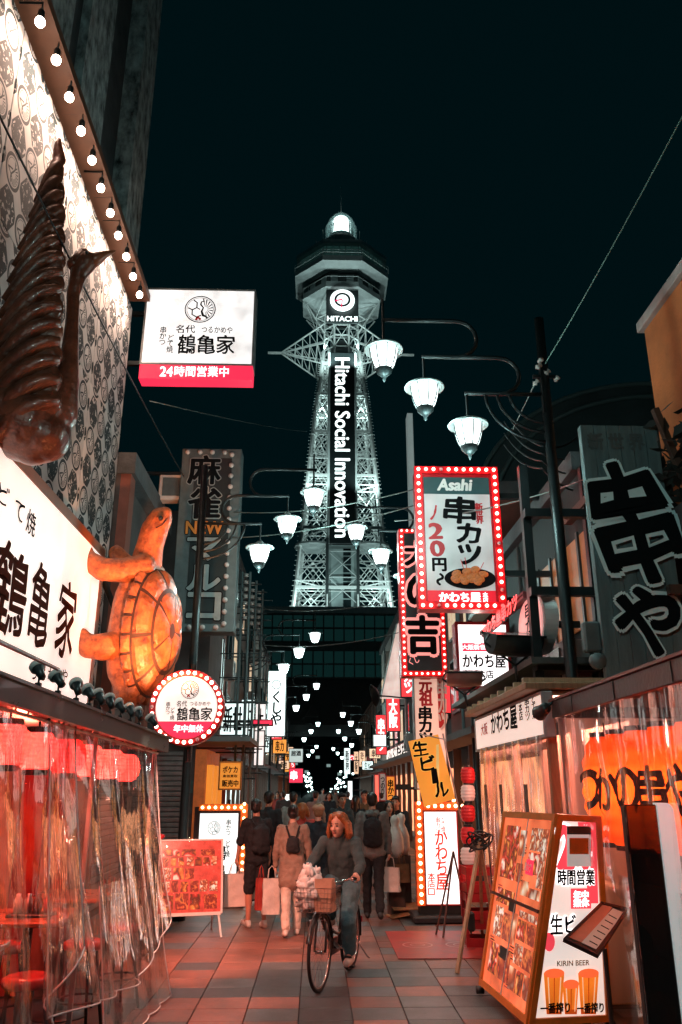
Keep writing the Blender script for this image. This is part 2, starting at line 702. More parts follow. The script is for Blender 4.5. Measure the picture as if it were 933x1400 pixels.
# ring beams tie the legs together
for z in (29.5, 39.0, 47.8, 55.6, 62.6, 68.6):
    w = thalf(z)
    rb = MB()
    for s in (-1, 1):
        rb.box(-w, w, s * w - .14, s * w + .14, z - .2, z + .2)
        rb.box(s * w - .14, s * w + .14, -w + .14, w - .14, z - .2, z + .2)
        for d in (-.6, -.2):
            bar(rb, (-w, s * w, z + d), (w, s * w, z + d), .06)
    rb.build('ring_beam', TWHITE, tw)
# half-round service platforms low on the legs
for sx in (-1, 1):
    for z, r in ((25.3, 3.1), (35.6, 3.0)):
        pl = MB()
        cxp = sx * (IN + thalf(z)) / 2
        pl.lathe([(0, z), (r * .55, z), (r, z + .5), (r, z + .8), (r * .9, z + .8), (0, z + .55)], 14, (cxp, -thalf(z) + 1.6, 0))
        pl.build('platform', TDIM, tw)
# central shaft with the vertical sign
boxo('lift_shaft', TDARK, tw, -1.85, 1.85, -1.9, 1.9, 20, 74)
sg = boxo('sign_panel', mat('sign_panel_dark', (.012, .017, .018), .4), tw, -1.95, 1.95, -6.9, -6.5, 36.2, 68.6, b=.05)
for s in (-1, 1):
    boxo('sign_edge', TGREY, sg, s * 2.12 - .14, s * 2.12 + .14, -6.95, -6.45, 36.2, 68.6)
TSIGN = mat('tower_sign_white', (.9, .95, .95), .4, es=1.5, ecol=(.86, 1, .98), var=0)
lettering(sg, 'Hitachi Social Innovation', 0, 52.4, 30.4, 2.3, TSIGN, y=-6.93, bold=.022, rot=R(90))
# lower glazed lift lobby
boxo('lobby_glazing', mat('lobby_lit', (.2, .25, .25), .4, es=.05, ecol=(.6, 1, .95), var=.3, vs=.4), tw, -2.2, 2.2, -6.6, -6.3, 26, 36)
for k in range(7):
    boxo('window_pane', GLASSD, tw, .1, 1.25, -6.68, -6.62, 26.6 + k * 1.3, 27.7 + k * 1.3)
for sx in (-1, 1):
    boxo('post', TDARK, tw, sx * 2.3 - .22, sx * 2.3 + .22, -7.1, -6.66, 22, 37)
xb = MB()
for z in (27, 31):
    bar(xb, (-2.2, -6.9, z), (2.2, -6.9, z + 4), .07)
    bar(xb, (2.2, -6.9, z), (-2.2, -6.9, z + 4), .07)
    bar(xb, (-2.2, -6.9, z + 4), (2.2, -6.9, z + 4), .09)
xb.build('cross_brace', TGREY, tw)
# winged truss arms
for sx in (-1, 1):
    a = MB()
    tip = Vector((sx * 10.4, 0, 72.4))
    for sy in (-1, 1):
        top = Vector((sx * 2.9, sy * 2.9, 76.6)); mid = Vector((sx * 2.9, sy * 2.9, 72.8)); bot = Vector((sx * 3.2, sy * 3.2, 68.6))
        for q in (top, mid, bot):
            bar(a, q, tip, .13)
        for k in range(1, 6):
            f = k / 6
            bar(a, top.lerp(tip, f), mid.lerp(tip, f), .07)
            bar(a, mid.lerp(tip, f), bot.lerp(tip, f), .07)
            bar(a, top.lerp(tip, f), mid.lerp(tip, f - 1 / 6), .06)
            bar(a, mid.lerp(tip, f), bot.lerp(tip, f - 1 / 6), .06)
    for k in range(1, 6):
        f = k / 6
        for zz, rr in ((76.6, 2.9), (68.6, 3.2)):
            bar(a, Vector((sx * 2.9, -rr, zz)).lerp(tip, f), Vector((sx * 2.9, rr, zz)).lerp(tip, f), .06)
    bar(a, tip - Vector((sx * 1, 0, 0)), tip + Vector((sx * 2.2, 0, 0)), .22)
    a.build('truss_arm', TWHITE, tw)


# octagonal observation deck
def octring(mb, prof, cz=0):
    mb.lathe(prof, 8, (0, 0, cz), M=Matrix.Rotation(R(22.5), 3, 'Z'))


K = 1 / math.cos(R(22.5))
nk = MB()
for k in range(8):
    a = R(45 * k + 22.5)
    p = Vector((math.cos(a), math.sin(a), 0))
    bar(nk, p * 3.2 + Vector((0, 0, 71)), p * 3.1 + Vector((0, 0, 79)), .16)
    bar(nk, p * 3.1 + Vector((0, 0, 75.6)), p * 6.6 + Vector((0, 0, 80.6)), .14)
    bar(nk, p * 3.1 + Vector((0, 0, 78)), p * 4.8 + Vector((0, 0, 78.3)), .1)
    q = Vector((math.cos(a + R(45)), math.sin(a + R(45)), 0))
    for z, r in ((72.2, 3.2), (74.4, 3.15), (76.4, 3.1), (78.2, 4.6)):
        bar(nk, p * r + Vector((0, 0, z)), q * r + Vector((0, 0, z)), .12)
    bar(nk, p * 3.2 + Vector((0, 0, 72.2)), q * 3.1 + Vector((0, 0, 76.4)), .08)
    bar(nk, q * 3.2 + Vector((0, 0, 72.2)), p * 3.1 + Vector((0, 0, 76.4)), .08)
    bar(nk, p * 4.8 + Vector((0, 0, 78.3)), q * 6.6 + Vector((0, 0, 80.6)), .07)
nk.build('neck', TWHITE, tw)
u = MB(); octring(u, [(3.0, 79.0), (5.6 * K, 81.0), (6.7 * K, 81.4), (6.7 * K, 82.4), (6.3 * K, 82.5), (6.3 * K, 82.2), (3, 82.2)])
u.build('lower_deck', TGREY, tw)
u = MB(); octring(u, [(5.7 * K, 82.2), (5.7 * K, 85.0)])
lw_ = u.build('lower_windows', TDARK, tw)
for k in range(8):
    a = R(45 * k)
    for d in (-1.35, 1.35):
        M_ = Matrix.Rotation(a, 4, 'Z') @ Matrix.Translation((5.72, d, 83.6))
        MB().box(-.03, .06, -.6, .6, -.9, .7, M=M_).build('window_panel', TGREY, lw_)
u = MB(); octring(u, [(5.7 * K, 84.9), (7.2 * K, 85.3), (8.1 * K, 85.6), (8.1 * K, 86.6), (7.9 * K, 86.6), (7.9 * K, 86.2), (4, 86.2)])
u.build('upper_deck', TGREY, tw)
u = MB(); octring(u, [(7.2 * K, 86.2), (7.2 * K, 89.2)])
uw = u.build('upper_windows', mat('deck_window', (.02, .035, .035), .12, es=.02, ecol=(.3, 1, .9), var=0), tw)
mu = MB()
for k in range(8):
    a = R(45 * k)
    for d in (-2.7, -1.6, -.53, .53, 1.6, 2.7):
        mu.box(-.05, .05, -.06, .06, 86.2, 89.2, M=Matrix.Rotation(a, 4, 'Z') @ Matrix.Translation((7.24, d, 0)))
    mu.box(-.03, .05, -2.98, 2.98, 87.6, 87.75, M=Matrix.Rotation(a, 4, 'Z') @ Matrix.Translation((7.3, 0, 0)))
mu.build('mullions', TGREY, uw)
u = MB(); octring(u, [(7.2 * K, 89.1), (7.9 * K, 89.3), (7.9 * K, 90.0), (6.2 * K, 91.0), (4.2, 92.0), (3.2, 93.8), (0, 94.2)])
u.build('roof', TGREY, tw)
rl = MB()
for k in range(8):
    a = R(45 * k + 22.5); b = R(45 * k + 67.5)
    p = Vector((math.cos(a), math.sin(a), 0)); q = Vector((math.cos(b), math.sin(b), 0))
    for r, z in ((8.15 * K, 87.7), (8.15 * K, 87.2), (6.6 * K, 83.5)):
        bar(rl, p * r + Vector((0, 0, z)), q * r + Vector((0, 0, z)), .06)
    for r, z in ((8.15 * K, 86.4), (6.6 * K, 82.3)):
        bar(rl, p * r + Vector((0, 0, z)), p * r + Vector((0, 0, z + 1.3)), .06)
    bar(rl, p * 4.4 + Vector((0, 0, 91.5)), p * 5.0 + Vector((0, 0, 94.5)), .08)
    bar(rl, p * 3.5 + Vector((0, 0, 92.5)), p * 3.6 + Vector((0, 0, 97.0)), .05)
rl.build('railing', TWHITE, tw)
u = MB(); u.lathe([(3.1, 93.6), (3.4, 94.6), (3.0, 95.2), (2.2, 95.5), (2.2, 96.4)], 20)
u.build('lantern_base', TGREY, tw)
u = MB(); u.lathe([(1.35, 96.4), (1.4, 98), (1.35, 100.3), (.0, 100.6)], 20)
ln = u.build('beacon', mat('beacon_light', (.9, .9, .9), .4, es=5, ecol=(.95, 1, .97), var=0), tw, True)
bb = MB()
for k in range(12):
    a = R(30 * k)
    bar(bb, (1.45 * math.cos(a), 1.45 * math.sin(a), 96.4), (1.45 * math.cos(a), 1.45 * math.sin(a), 100.4), .035)
bb.build('beacon_bars', TDARK, ln)
u = MB(); u.lathe([(2.9, 95.4), (2.9, 98.2), (2.3, 99.8), (1.5, 100.9), (.3, 101.4), (0, 101.4)], 20)
u.build('beacon_dome', plastic_mat('beacon_glass', (.7, .85, .85), .3, .10, (.5, .8, .8)), tw, True)
MB().tube([(0, 0, 101.2), (0, 0, 108)], [.09, .03], 6).build('antenna', TGREY, tw)
# clock
ck = MB()
ck.lathe([(0, 0), (2.05, 0), (2.05, .25), (1.95, .3), (0, .3)], 40, (0, -6.7, 78.6), M=Matrix.Rotation(R(90), 3, 'X'))
ck = ck.build('clock', TSIGN, tw)
u = MB(); u.lathe([(.98, .32), (1.36, .32)], 40, (0, -6.7, 78.6), M=Matrix.Rotation(R(90), 3, 'X'))
u.build('clock_ring', TDARK, ck)
CR = mat('clock_red', (.7, .03, .1), .4, es=.8, ecol=(1, .03, .15), var=0)
MB().poly([(0, 78.75), (0, 78.5), (-1.15, 78.25), (-1.2, 78.5)], .02).build('clock_hand', CR, ck, loc=(0, -7.06, 0))
MB().poly([(-.08, 78.5), (.08, 78.5), (-.1, 77.1), (-.3, 77.1)], .02).build('clock_hand', CR, ck, loc=(0, -7.09, 0))
boxo('sign_back', TDARK, tw, -2.7, 2.7, -6.35, -6.0, 74.6, 80.9)
lettering(tw, 'HITACHI', 0, 75.3, 5.0, .95, TSIGN, y=-6.45, bold=.03)
# floodlights of the tower
for (x, y, z, e) in ((-5.5, -11.5, 24.8, 2600), (5.5, -11.5, 24.8, 2600), (-4.6, -9.6, 44, 2000), (4.6, -9.6, 44, 2000), (-2.6, -9.3, 66, 3000), (2.6, -9.3, 66, 3000)):
    s = lamp('tower_flood', 'SPOT', (x, y, z), e, (.74, 1, .96), tw, .3, spot=R(130))
    s.rotation_euler = (R(90 + 62), 0, 0)
for z, e in ((28, 5000), (45, 4500), (60, 3200), (73, 1500)):
    for sx in (-1, 1):
        lamp('tower_lamp', 'POINT', (sx * (thalf(z) + IN) / 2, -thalf(z) + 1.4, z), e * .13, (.74, 1, .96), tw, .25)
    lamp('tower_lamp', 'POINT', (0, 3.2, z), e * .28, (.74, 1, .96), tw, .25)
# base building the tower stands on, spanning the street
bs = thing('tower_base_building', 'dark glazed building spanning the street beneath the white tower', 'building', (TX, TY, 0))
BASED = mat('base_dark', (.045, .055, .057), .6, var=.3, vs=.5)
boxo('wall', BASED, bs, -22, -11, -13, 13, 0, 25)
boxo('wall', BASED, bs, 11, 22, -13, 13, 0, 25)
boxo('lintel', BASED, bs, -11, 11, -12.9, 13, 9.5, 24.6)
boxo('parapet', TGREY, bs, -14, 14, -13.4, -13.0, 24.3, 25.2)
fr = MB()
for k in range(17):
    fr.box(-11.2 + 1.4 * k - .07, -11.2 + 1.4 * k + .07, -13.12, -12.98, 15.6, 24.2)
for z in (15.6, 17.4, 19.3, 20.4, 22.3, 24.2):
    fr.box(-11.2, 11.2, -13.2, -13.13, z - .09, z + .09)
fr.build('mullion_grid', mat('base_mullion', (.12, .16, .16), .5), bs)
pane_me = MB().box(-.6, .6, -.02, .02, -.8, .8).mesh('pane', mat('base_pane', (.02, .03, .032), .15, es=.012, ecol=(.2, 1, .95), var=.5, vs=.3))
for k in range(16):
    for z in (16.5, 18.35, 21.35, 23.25):
        link('pane', pane_me, bs, (-10.5 + 1.4 * k, -12.95, z))
boxo('spandrel', mat('base_band', (.11, .14, .14), .6), bs, -11, 11, -13.1, -12.92, 19.4, 20.3)
tr_ = MB()
for k in range(8):
    bar(tr_, (-11 + k * 2.75, -13.1, 10), (-11 + (k + 1) * 2.75, -13.1, 15), .12)
    bar(tr_, (-11 + k * 2.75, -13.1, 15), (-11 + (k + 1) * 2.75, -13.1, 10), .12)
for z in (10, 15):
    bar(tr_, (-11, -13.1, z), (11, -13.1, z), .2)
tr_.build('lattice_beam', BASED, bs)


# ------------------------------------------------------------------ street lamps
def lamp_post(cents, pole_x, label, detail=True, glow=True, watts=45, base=0., group='hanging lantern street lamps'):
    """cents: three lantern centres, from the street inwards; the post stands at pole_x in the same plane"""
    Y = cents[0].y
    side = 1 if pole_x > cents[0].x else -1
    t = thing('street_lamp', label, 'street lamp', (pole_x, Y, base), 0, group)
    o3 = [c - Vector((pole_x, Y, base)) for c in cents]
    top = o3[0].z + .45
    MB().tube([(0, 0, 0), (0, 0, .25), (0, 0, .26), (0, 0, 3), (0, 0, top + .15)], [.11, .11, .075, .07, .06], 10).build('pole', IRON, t, True)
    for i, c in enumerate(o3):
        zt = c.z + .55
        # arm: straight, then a hook down to the next arm
        if i < 2:
            n = o3[i + 1]
            xe = n.x + side * .42
            pts = [Vector((c.x - side * .02, 0, zt)), Vector((xe, 0, zt))]
            zl = n.z + .55
            dz = zt - zl
            for k in range(1, 9):
                a = math.pi * k / 8
                pts.append(Vector((xe + side * math.sin(a) * dz * .5, 0, zl + dz * .5 + math.cos(a) * dz * .5)))
        else:
            pts = [Vector((c.x - side * .02, 0, zt)), Vector((0, 0, zt))]
        MB().tube(pts, .026, 8).build('arm', IRON, t, True)
        g_ = MB()
        seg = 16 if detail else 8
        g_.lathe([(0, -.17), (.09, -.165), (.125, -.1), (.155, .0), (.17, .1), (.17, .12)], seg)
        gl = g_.build('lantern', LAMPG if glow else LAMPF, t, True, tuple(c))
        if detail:
            h_ = MB(); h_.lathe([(.0, .235), (.05, .23), (.09, .17), (.235, .135), (.245, .115), (.235, .11), (.17, .125)], 24)
            h_.build('hat', mat('lamp_hat', (.35, .42, .42), .4, .2), gl, True)
            c_ = MB(); c_.lathe([(.105, -.155), (.095, -.20), (.05, -.245), (.022, -.27), (.022, -.30), (0, -.33)], 16)
            c_.build('bottom_cap', IRON, gl, True)
            for k in range(8):
                a = R(45 * k + 10)
                q = Vector((math.cos(a), math.sin(a), 0))
                MB().tube([q * .097 + Vector((0, 0, -.165)), q * .132 + Vector((0, 0, -.1)), q * .162, q * .178 + Vector((0, 0, .12))], .0075, 4).build('rib', IRON, gl)
        else:
            h_ = MB(); h_.lathe([(.0, .2), (.09, .17), (.24, .12), (.17, .115)], 10)
            h_.build('hat', IRON, gl)
        if detail:
            lamp('lantern_light', 'POINT', (c.x, c.y - .02, c.z - .42), watts, (.66, 1, .95), t, .1)
        elif glow:
            lamp('lantern_light', 'POINT', (c.x, c.y - .02, c.z - .42), 50, (.66, 1, .95), t, .1)
        MB().tube([(0, 0, .2), (0, 0, .55 + (.3 if i == 0 else .0))], .016, 6).build('rod', IRON, gl)
    # brackets sweeping from the lowest arm to the post
    z3 = o3[2].z + .55
    for k, rr in enumerate((.45, .6, .75)):
        pts = []
        for j in range(9):
            a = R(90 * j / 8)
            pts.append(Vector((-side * rr * math.cos(a), 0, z3 - rr * .85 * math.sin(a))))
        MB().tube(pts, .02, 6).build('bracket', IRON, t, True)
    return t


def lamp_set(pxs, depth, pole_x, label, detail=True, glow=True):
    cs = []
    for (px, py) in pxs:
        d = CAM_ROT @ Vector(((px - 466.5) / FPX, (700 - py) / FPX, -1))
        cs.append(P(px, py, Y=depth))
    return lamp_post(cs, pole_x, label, detail, glow)


lamp_set([(525, 490), (581, 542), (641, 594)], 8.7, 2.78, 'nearest street lamp with three glowing lanterns, post rising behind brown canopy')
lamp_post([Vector((.3, 1.2, 6.9)), Vector((-.25, 1.2, 6.45)), Vector((-.8, 1.2, 6.0))], -2.4, 'street lamp with three lanterns by the near end of the curtained terrace', watts=90)
lamp_set([(429, 682), (393, 719), (355, 758)], 13.2, -2.02, 'street lamp with three lanterns beside the mahjong sign')
lamp_set([(487, 729), (521, 762), (555, 796)], 15.2, 2.95, 'street lamp with three lanterns seen before the tower legs, behind the beer price sign')
lamp_set([(431, 871), (409, 892), (388, 914)], 25.5, -2.2, 'street lamp with three lanterns in front of the dark tower base building', False)
lamp_set([(433, 938), (419, 953), (405, 968)], 42, -2.3, 'street lamp with three small lanterns beyond the tall white vertical sign', False)
lamp_set([(435, 990), (425.5, 1000), (416, 1011)], 64, -2.4, 'far street lamp with three small lanterns on the shuttered side', False, False)
lamp_set([(469, 977), (480, 989), (491, 1000)], 52, 4.3, 'far street lamp with three small lanterns on the beer hall side', False)
lamp_set([(433, 1021), (427.5, 1027), (422, 1033)], 84, -2.6, 'tiny street lamp with three lanterns just before the tower on the shuttered side', False, False)
lamp_set([(456, 1024), (462, 1030), (468, 1036)], 90, 4.7, 'tiny street lamp with three lanterns just before the tower on the beer hall side', False, False)
lamp_set([(463, 1000), (471.6, 1010), (481, 1019)], 68, 4.6, 'farthest street lamp with three lanterns before the tower underpass', False, False)
# rows of lamps in the street beyond the tower
far_me = MB().ell((0, 0, 0), .2, 8, 6).mesh('lantern', LAMPF)
for side in (-1, 1):
    for k in range(12):
        yy = 140 + k * 18
        xx = (413 + k * 1.6 if side < 0 else 474 - k * 2.0)
        p = P(xx, 1060 + k * 2.3, Y=yy)
        n_ = ('nearest', 'second', 'third', 'fourth', 'fifth', 'sixth', 'seventh', 'eighth', 'ninth', 'tenth', 'eleventh', 'farthest')[k]
        t = thing('street_lamp', '%s small cluster lamp in the %s row beyond the tower' % (n_, 'shuttered-side' if side < 0 else 'beer-hall-side'), 'street lamp', (p.x, yy, 0), 0, 'cluster lamps beyond the tower')
        MB().tube([(0, 0, 0), (0, 0, p.z)], .08, 5).build('pole', IRON, t)
        q = random.Random(k + 40 * side)
        for j in range(3):
            link('lantern', far_me, t, (q.uniform(-1.2, 1.2), 0, p.z + q.uniform(-1.6, 1.2)))

# ------------------------------------------------------------------ sign helpers
class Sign:
    """thing standing in a plane; px/py of the photograph map to its local x, z"""
    def __init__(s, name, label, cat, x0, y0, x1, y1, Y=None, X=None, group=None, depth=.2, base_py=None):
        s.Y, s.X = Y, X
        a = P(x0, y0, X=X, Y=Y); b = P(x1, y1, X=X, Y=Y)
        s.loc = (a + b) / 2
        s.loc.z = min(a.z, b.z)
        s.rotz = 0. if Y is not None else (R(90) if X < 0 else R(-90))
        s.t = thing(name, label, cat, s.loc, s.rotz, group)
        l0 = s.L(x0, y0); l1 = s.L(x1, y1)
        s.x0, s.x1 = min(l0[0], l1[0]), max(l0[0], l1[0])
        s.z0, s.z1 = min(l0[1], l1[1]), max(l0[1], l1[1])
        s.d = depth

    def L(s, px, py):
        p = P(px, py, X=s.X, Y=s.Y) - s.loc
        if s.Y is not None:
            return (p.x, p.z)
        return (p.y, p.z) if s.X < 0 else (-p.y, p.z)

    def txt(s, text, cx, cy, w, h, m, y=-.006, parent=None, **k):
        a = s.L(cx, cy)
        x0 = s.L(cx - w / 2, cy)[0]; x1 = s.L(cx + w / 2, cy)[0]
        z0 = s.L(cx, cy + h / 2)[1]; z1 = s.L(cx, cy - h / 2)[1]
        return lettering(parent or s.t, text, (x0 + x1) / 2, (z0 + z1) / 2, abs(x1 - x0), abs(z1 - z0), m, y=y, **k)

    def box(s, frame, face, bez=.03):
        """cabinet behind, a lit face proud in front of it; front face at local y=0"""
        boxo('cabinet', frame, s.t, s.x0 - bez, s.x1 + bez, .012, s.d, s.z0 - bez, s.z1 + bez, b=.008)
        f = boxo('face', face, s.t, s.x0, s.x1, 0, .011, s.z0, s.z1)
        fr_ = MB()
        fr_.box(s.x0 - bez, s.x0, -.014, .012, s.z0 - bez, s.z1 + bez)
        fr_.box(s.x1, s.x1 + bez, -.014, .012, s.z0 - bez, s.z1 + bez)
        fr_.box(s.x0, s.x1, -.014, .012, s.z0 - bez, s.z0)
        fr_.box(s.x0, s.x1, -.014, .012, s.z1, s.z1 + bez)
        fr_.build('frame', frame, s.t)
        return f


def emblem(parent, cx, cz, r, m, y=-.006, red=None):
    """round crest: ring, crane's curved neck with wing rays, half a tortoise-shell hexagon"""
    mb = MB()
    n = 40
    rot = Matrix.Rotation(R(90), 3, 'X')
    mb.lathe([(r * .93, 0), (r, 0)], n, (cx, y, cz), M=rot)
    mb.lathe([(r * .84, 0), (r * .87, 0)], n, (cx, y, cz), M=rot)

    def stroke(pts, w):
        pts = [Vector((cx + a * r, y, cz + b * r)) for a, b in pts]
        vs = []
        for i, p in enumerate(pts):
            d = pts[min(i + 1, len(pts) - 1)] - pts[max(0, i - 1)]
            nn = Vector((-d.z, 0, d.x)).normalized()
            f = w[i] if isinstance(w, (list, tuple)) else w
            vs += [p + nn * f * r, p - nn * f * r]
        mb.add(vs, [(2 * i, 2 * i + 1, 2 * i + 3, 2 * i + 2) for i in range(len(pts) - 1)])
    stroke([(.28, .62), (.05, .55), (.02, .35), (.2, .12), (.1, -.15), (.2, -.45), (.55, -.62)], [.02, .05, .06, .05, .07, .09, .03])
    for k in range(9):
        a = R(78 - 17 * k)
        c, s_ = math.cos(a), math.sin(a)
        stroke([(.26 + .2 * c, .2 * s_), (.82 * c, .82 * s_)], [.015, .045])
    stroke([(-.78, .1), (-.5, -.05), (-.5, -.4), (-.2, -.58), (.08, -.45)], .045)
    stroke([(-.5, -.05), (-.22, .12), (.0, -.02)], .045)
    stroke([(-.22, .12), (-.22, .5), (-.45, .68)], .045)
    stroke([(-.2, -.58), (-.2, -.8)], .045)
    o = mb.build('emblem', m, parent)
    if red:
        mb2 = MB()
        for a, b in ((-.1, -.62), (.02, -.72), (-.2, -.74)):
            mb2.lathe([(0, 0), (r * .09, 0)], 8, (cx + a * r, y - .001, cz + b * r), M=rot)
        mb2.build('emblem_flower', red, o)
    return o


BULB_ME = {}


def bulbs(parent, pts, m, r=.028, off=0., seed=1, moff=None):
    key = (m.name, r)
    if key not in BULB_ME:
        BULB_ME[key] = MB().ell((0, 0, 0), r, 8, 6).mesh('bulb', m, True)
    q = random.Random(seed)
    if moff:
        k2 = (moff.name, r)
        if k2 not in BULB_ME:
            BULB_ME[k2] = MB().ell((0, 0, 0), r, 8, 6).mesh('bulb', moff, True)
    for p in pts:
        me = BULB_ME[(moff.name, r)] if (moff and q.random() < off) else BULB_ME[key]
        link('bulb', me, parent, p)


def menu_mat(name, nx, nz, es=0., warm=1., axis='XZ', seed=0., pal=None):
    """printed menu: a grid of dish photographs"""
    m = bpy.data.materials.new(name)
    m.use_nodes = True
    nt = m.node_tree
    b = nt.nodes['Principled BSDF']
    b.inputs['Roughness'].default_value = .22
    tc = nt.nodes.new('ShaderNodeTexCoord')
    sx = nt.nodes.new('ShaderNodeSeparateXYZ')
    cb = nt.nodes.new('ShaderNodeCombineXYZ')
    nt.links.new(tc.outputs['Object'], sx.inputs[0])
    nt.links.new(sx.outputs['X'], cb.inputs[0])
    nt.links.new(sx.outputs['Z'], cb.inputs[1])
    cb.inputs[2].default_value = seed
    br = nt.nodes.new('ShaderNodeTexBrick')
    br.inputs['Scale'].default_value = 1.
    br.inputs['Brick Width'].default_value = 1 / nx
    br.inputs['Row Height'].default_value = 1 / nz
    br.inputs['Mortar Size'].default_value = .012
    br.inputs['Color1'].default_value = (0, 0, 0, 1)
    br.inputs['Color2'].default_value = (1, 1, 1, 1)
    br.offset = .33
    br.squash = .7
    nt.links.new(cb.outputs[0], br.inputs['Vector'])
    rp = nt.nodes.new('ShaderNodeValToRGB')
    rp.color_ramp.interpolation = 'CONSTANT'
    pal = pal or [(.75, .55, .42), (.25, .05, .02), (.6, .16, .05), (.8, .72, .62), (.12, .05, .03), (.65, .03, .03), (.55, .33, .14), (.85, .8, .72)]
    for i, c in enumerate(pal):
        e = rp.color_ramp.elements[i] if i < 2 else rp.color_ramp.elements.new(i / len(pal))
        e.position = i / len(pal)
        e.color = (*c, 1)
    nt.links.new(br.outputs['Color'], rp.inputs[0])
    nz_ = nt.nodes.new('ShaderNodeTexNoise')
    nz_.inputs['Scale'].default_value = 18
    nz_.inputs['Detail'].default_value = 5
    nz_.inputs['Distortion'].default_value = 1.2
    nt.links.new(cb.outputs[0], nz_.inputs['Vector'])
    r2 = nt.nodes.new('ShaderNodeValToRGB')
    e = r2.color_ramp.elements
    e[0].position = .36; e[0].color = (.10, .03, .02, 1)
    e[1].position = .66; e[1].color = (.95, .85, .72, 1)
    k = e.new(.5); k.color = (.75, .22, .06, 1)
    nt.links.new(nz_.outputs['Fac'], r2.inputs[0])
    mx = nt.nodes.new('ShaderNodeMix')
    mx.data_type = 'RGBA'
    mx.inputs['Factor'].default_value = .5
    nt.links.new(rp.outputs[0], mx.inputs['A'])
    nt.links.new(r2.outputs[0], mx.inputs['B'])
    m2 = nt.nodes.new('ShaderNodeMix')
    m2.data_type = 'RGBA'
    nt.links.new(br.outputs['Fac'], m2.inputs['Factor'])
    nt.links.new(mx.outputs['Result'], m2.inputs['A'])
    m2.inputs['B'].default_value = (.85, .75, .65, 1)
    nt.links.new(m2.outputs['Result'], b.inputs['Base Color'])
    if es:
        nt.links.new(m2.outputs['Result'], b.inputs['Emission Color'])
        b.inputs['Emission Strength'].default_value = es
    return m


def food_mat(name, seed, es, scale):
    """small photographic print of fried food on a plate: irregular lumps, highlights, sauce"""
    m = bpy.data.materials.new(name)
    m.use_nodes = True
    nt = m.node_tree
    b = nt.nodes['Principled BSDF']
    b.inputs['Roughness'].default_value = .2
    tc = nt.nodes.new('ShaderNodeTexCoord')
    mp = nt.nodes.new('ShaderNodeMapping')
    mp.inputs['Location'].default_value = (seed, seed * 1.7, seed * .6)
    nt.links.new(tc.outputs['Object'], mp.inputs[0])
    nz = nt.nodes.new('ShaderNodeTexNoise'); nz.inputs['Scale'].default_value = scale * .6; nz.inputs['Detail'].default_value = 3
    nt.links.new(mp.outputs[0], nz.inputs['Vector'])
    ad = nt.nodes.new('ShaderNodeMix'); ad.data_type = 'RGBA'; ad.blend_type = 'LINEAR_LIGHT'; ad.inputs['Factor'].default_value = .12
    nt.links.new(mp.outputs[0], ad.inputs['A']); nt.links.new(nz.outputs['Color'], ad.inputs['B'])
    vo = nt.nodes.new('ShaderNodeTexVoronoi'); vo.inputs['Scale'].default_value = scale; vo.feature = 'SMOOTH_F1'
    nt.links.new(ad.outputs['Result'], vo.inputs['Vector'])
    rp = nt.nodes.new('ShaderNodeValToRGB')
    cols = [(0, (.95, .72, .42)), (.22, (.75, .30, .07)), (.42, (.40, .10, .03)), (.6, (.10, .03, .02)), (.78, (.55, .05, .03)), (.95, (.85, .75, .62))]
    k = int(seed) % 3
    if k == 1:
        cols = [(0, (.9, .85, .75)), (.25, (.7, .5, .3)), (.45, (.5, .12, .05)), (.65, (.2, .05, .03)), (.85, (.75, .65, .5)), (.97, (.9, .88, .8))]
    if k == 2:
        cols = [(0, (.8, .35, .08)), (.2, (.5, .08, .04)), (.4, (.15, .03, .02)), (.6, (.3, .05, .03)), (.8, (.65, .2, .06)), (.95, (.05, .02, .02))]
    for i, (p_, c_) in enumerate(cols):
        e_ = rp.color_ramp.elements[i] if i < 2 else rp.color_ramp.elements.new(p_)
        e_.position = p_; e_.color = (*c_, 1)
    mr = nt.nodes.new('ShaderNodeMath'); mr.operation = 'MULTIPLY'; mr.inputs[1].default_value = 1.35
    nt.links.new(vo.outputs['Distance'], mr.inputs[0])
    nt.links.new(mr.outputs[0], rp.inputs[0])
    nt.links.new(rp.outputs[0], b.inputs['Base Color'])
    nt.links.new(rp.outputs[0], b.inputs['Emission Color'])
    b.inputs['Emission Strength'].default_value = es
    return m


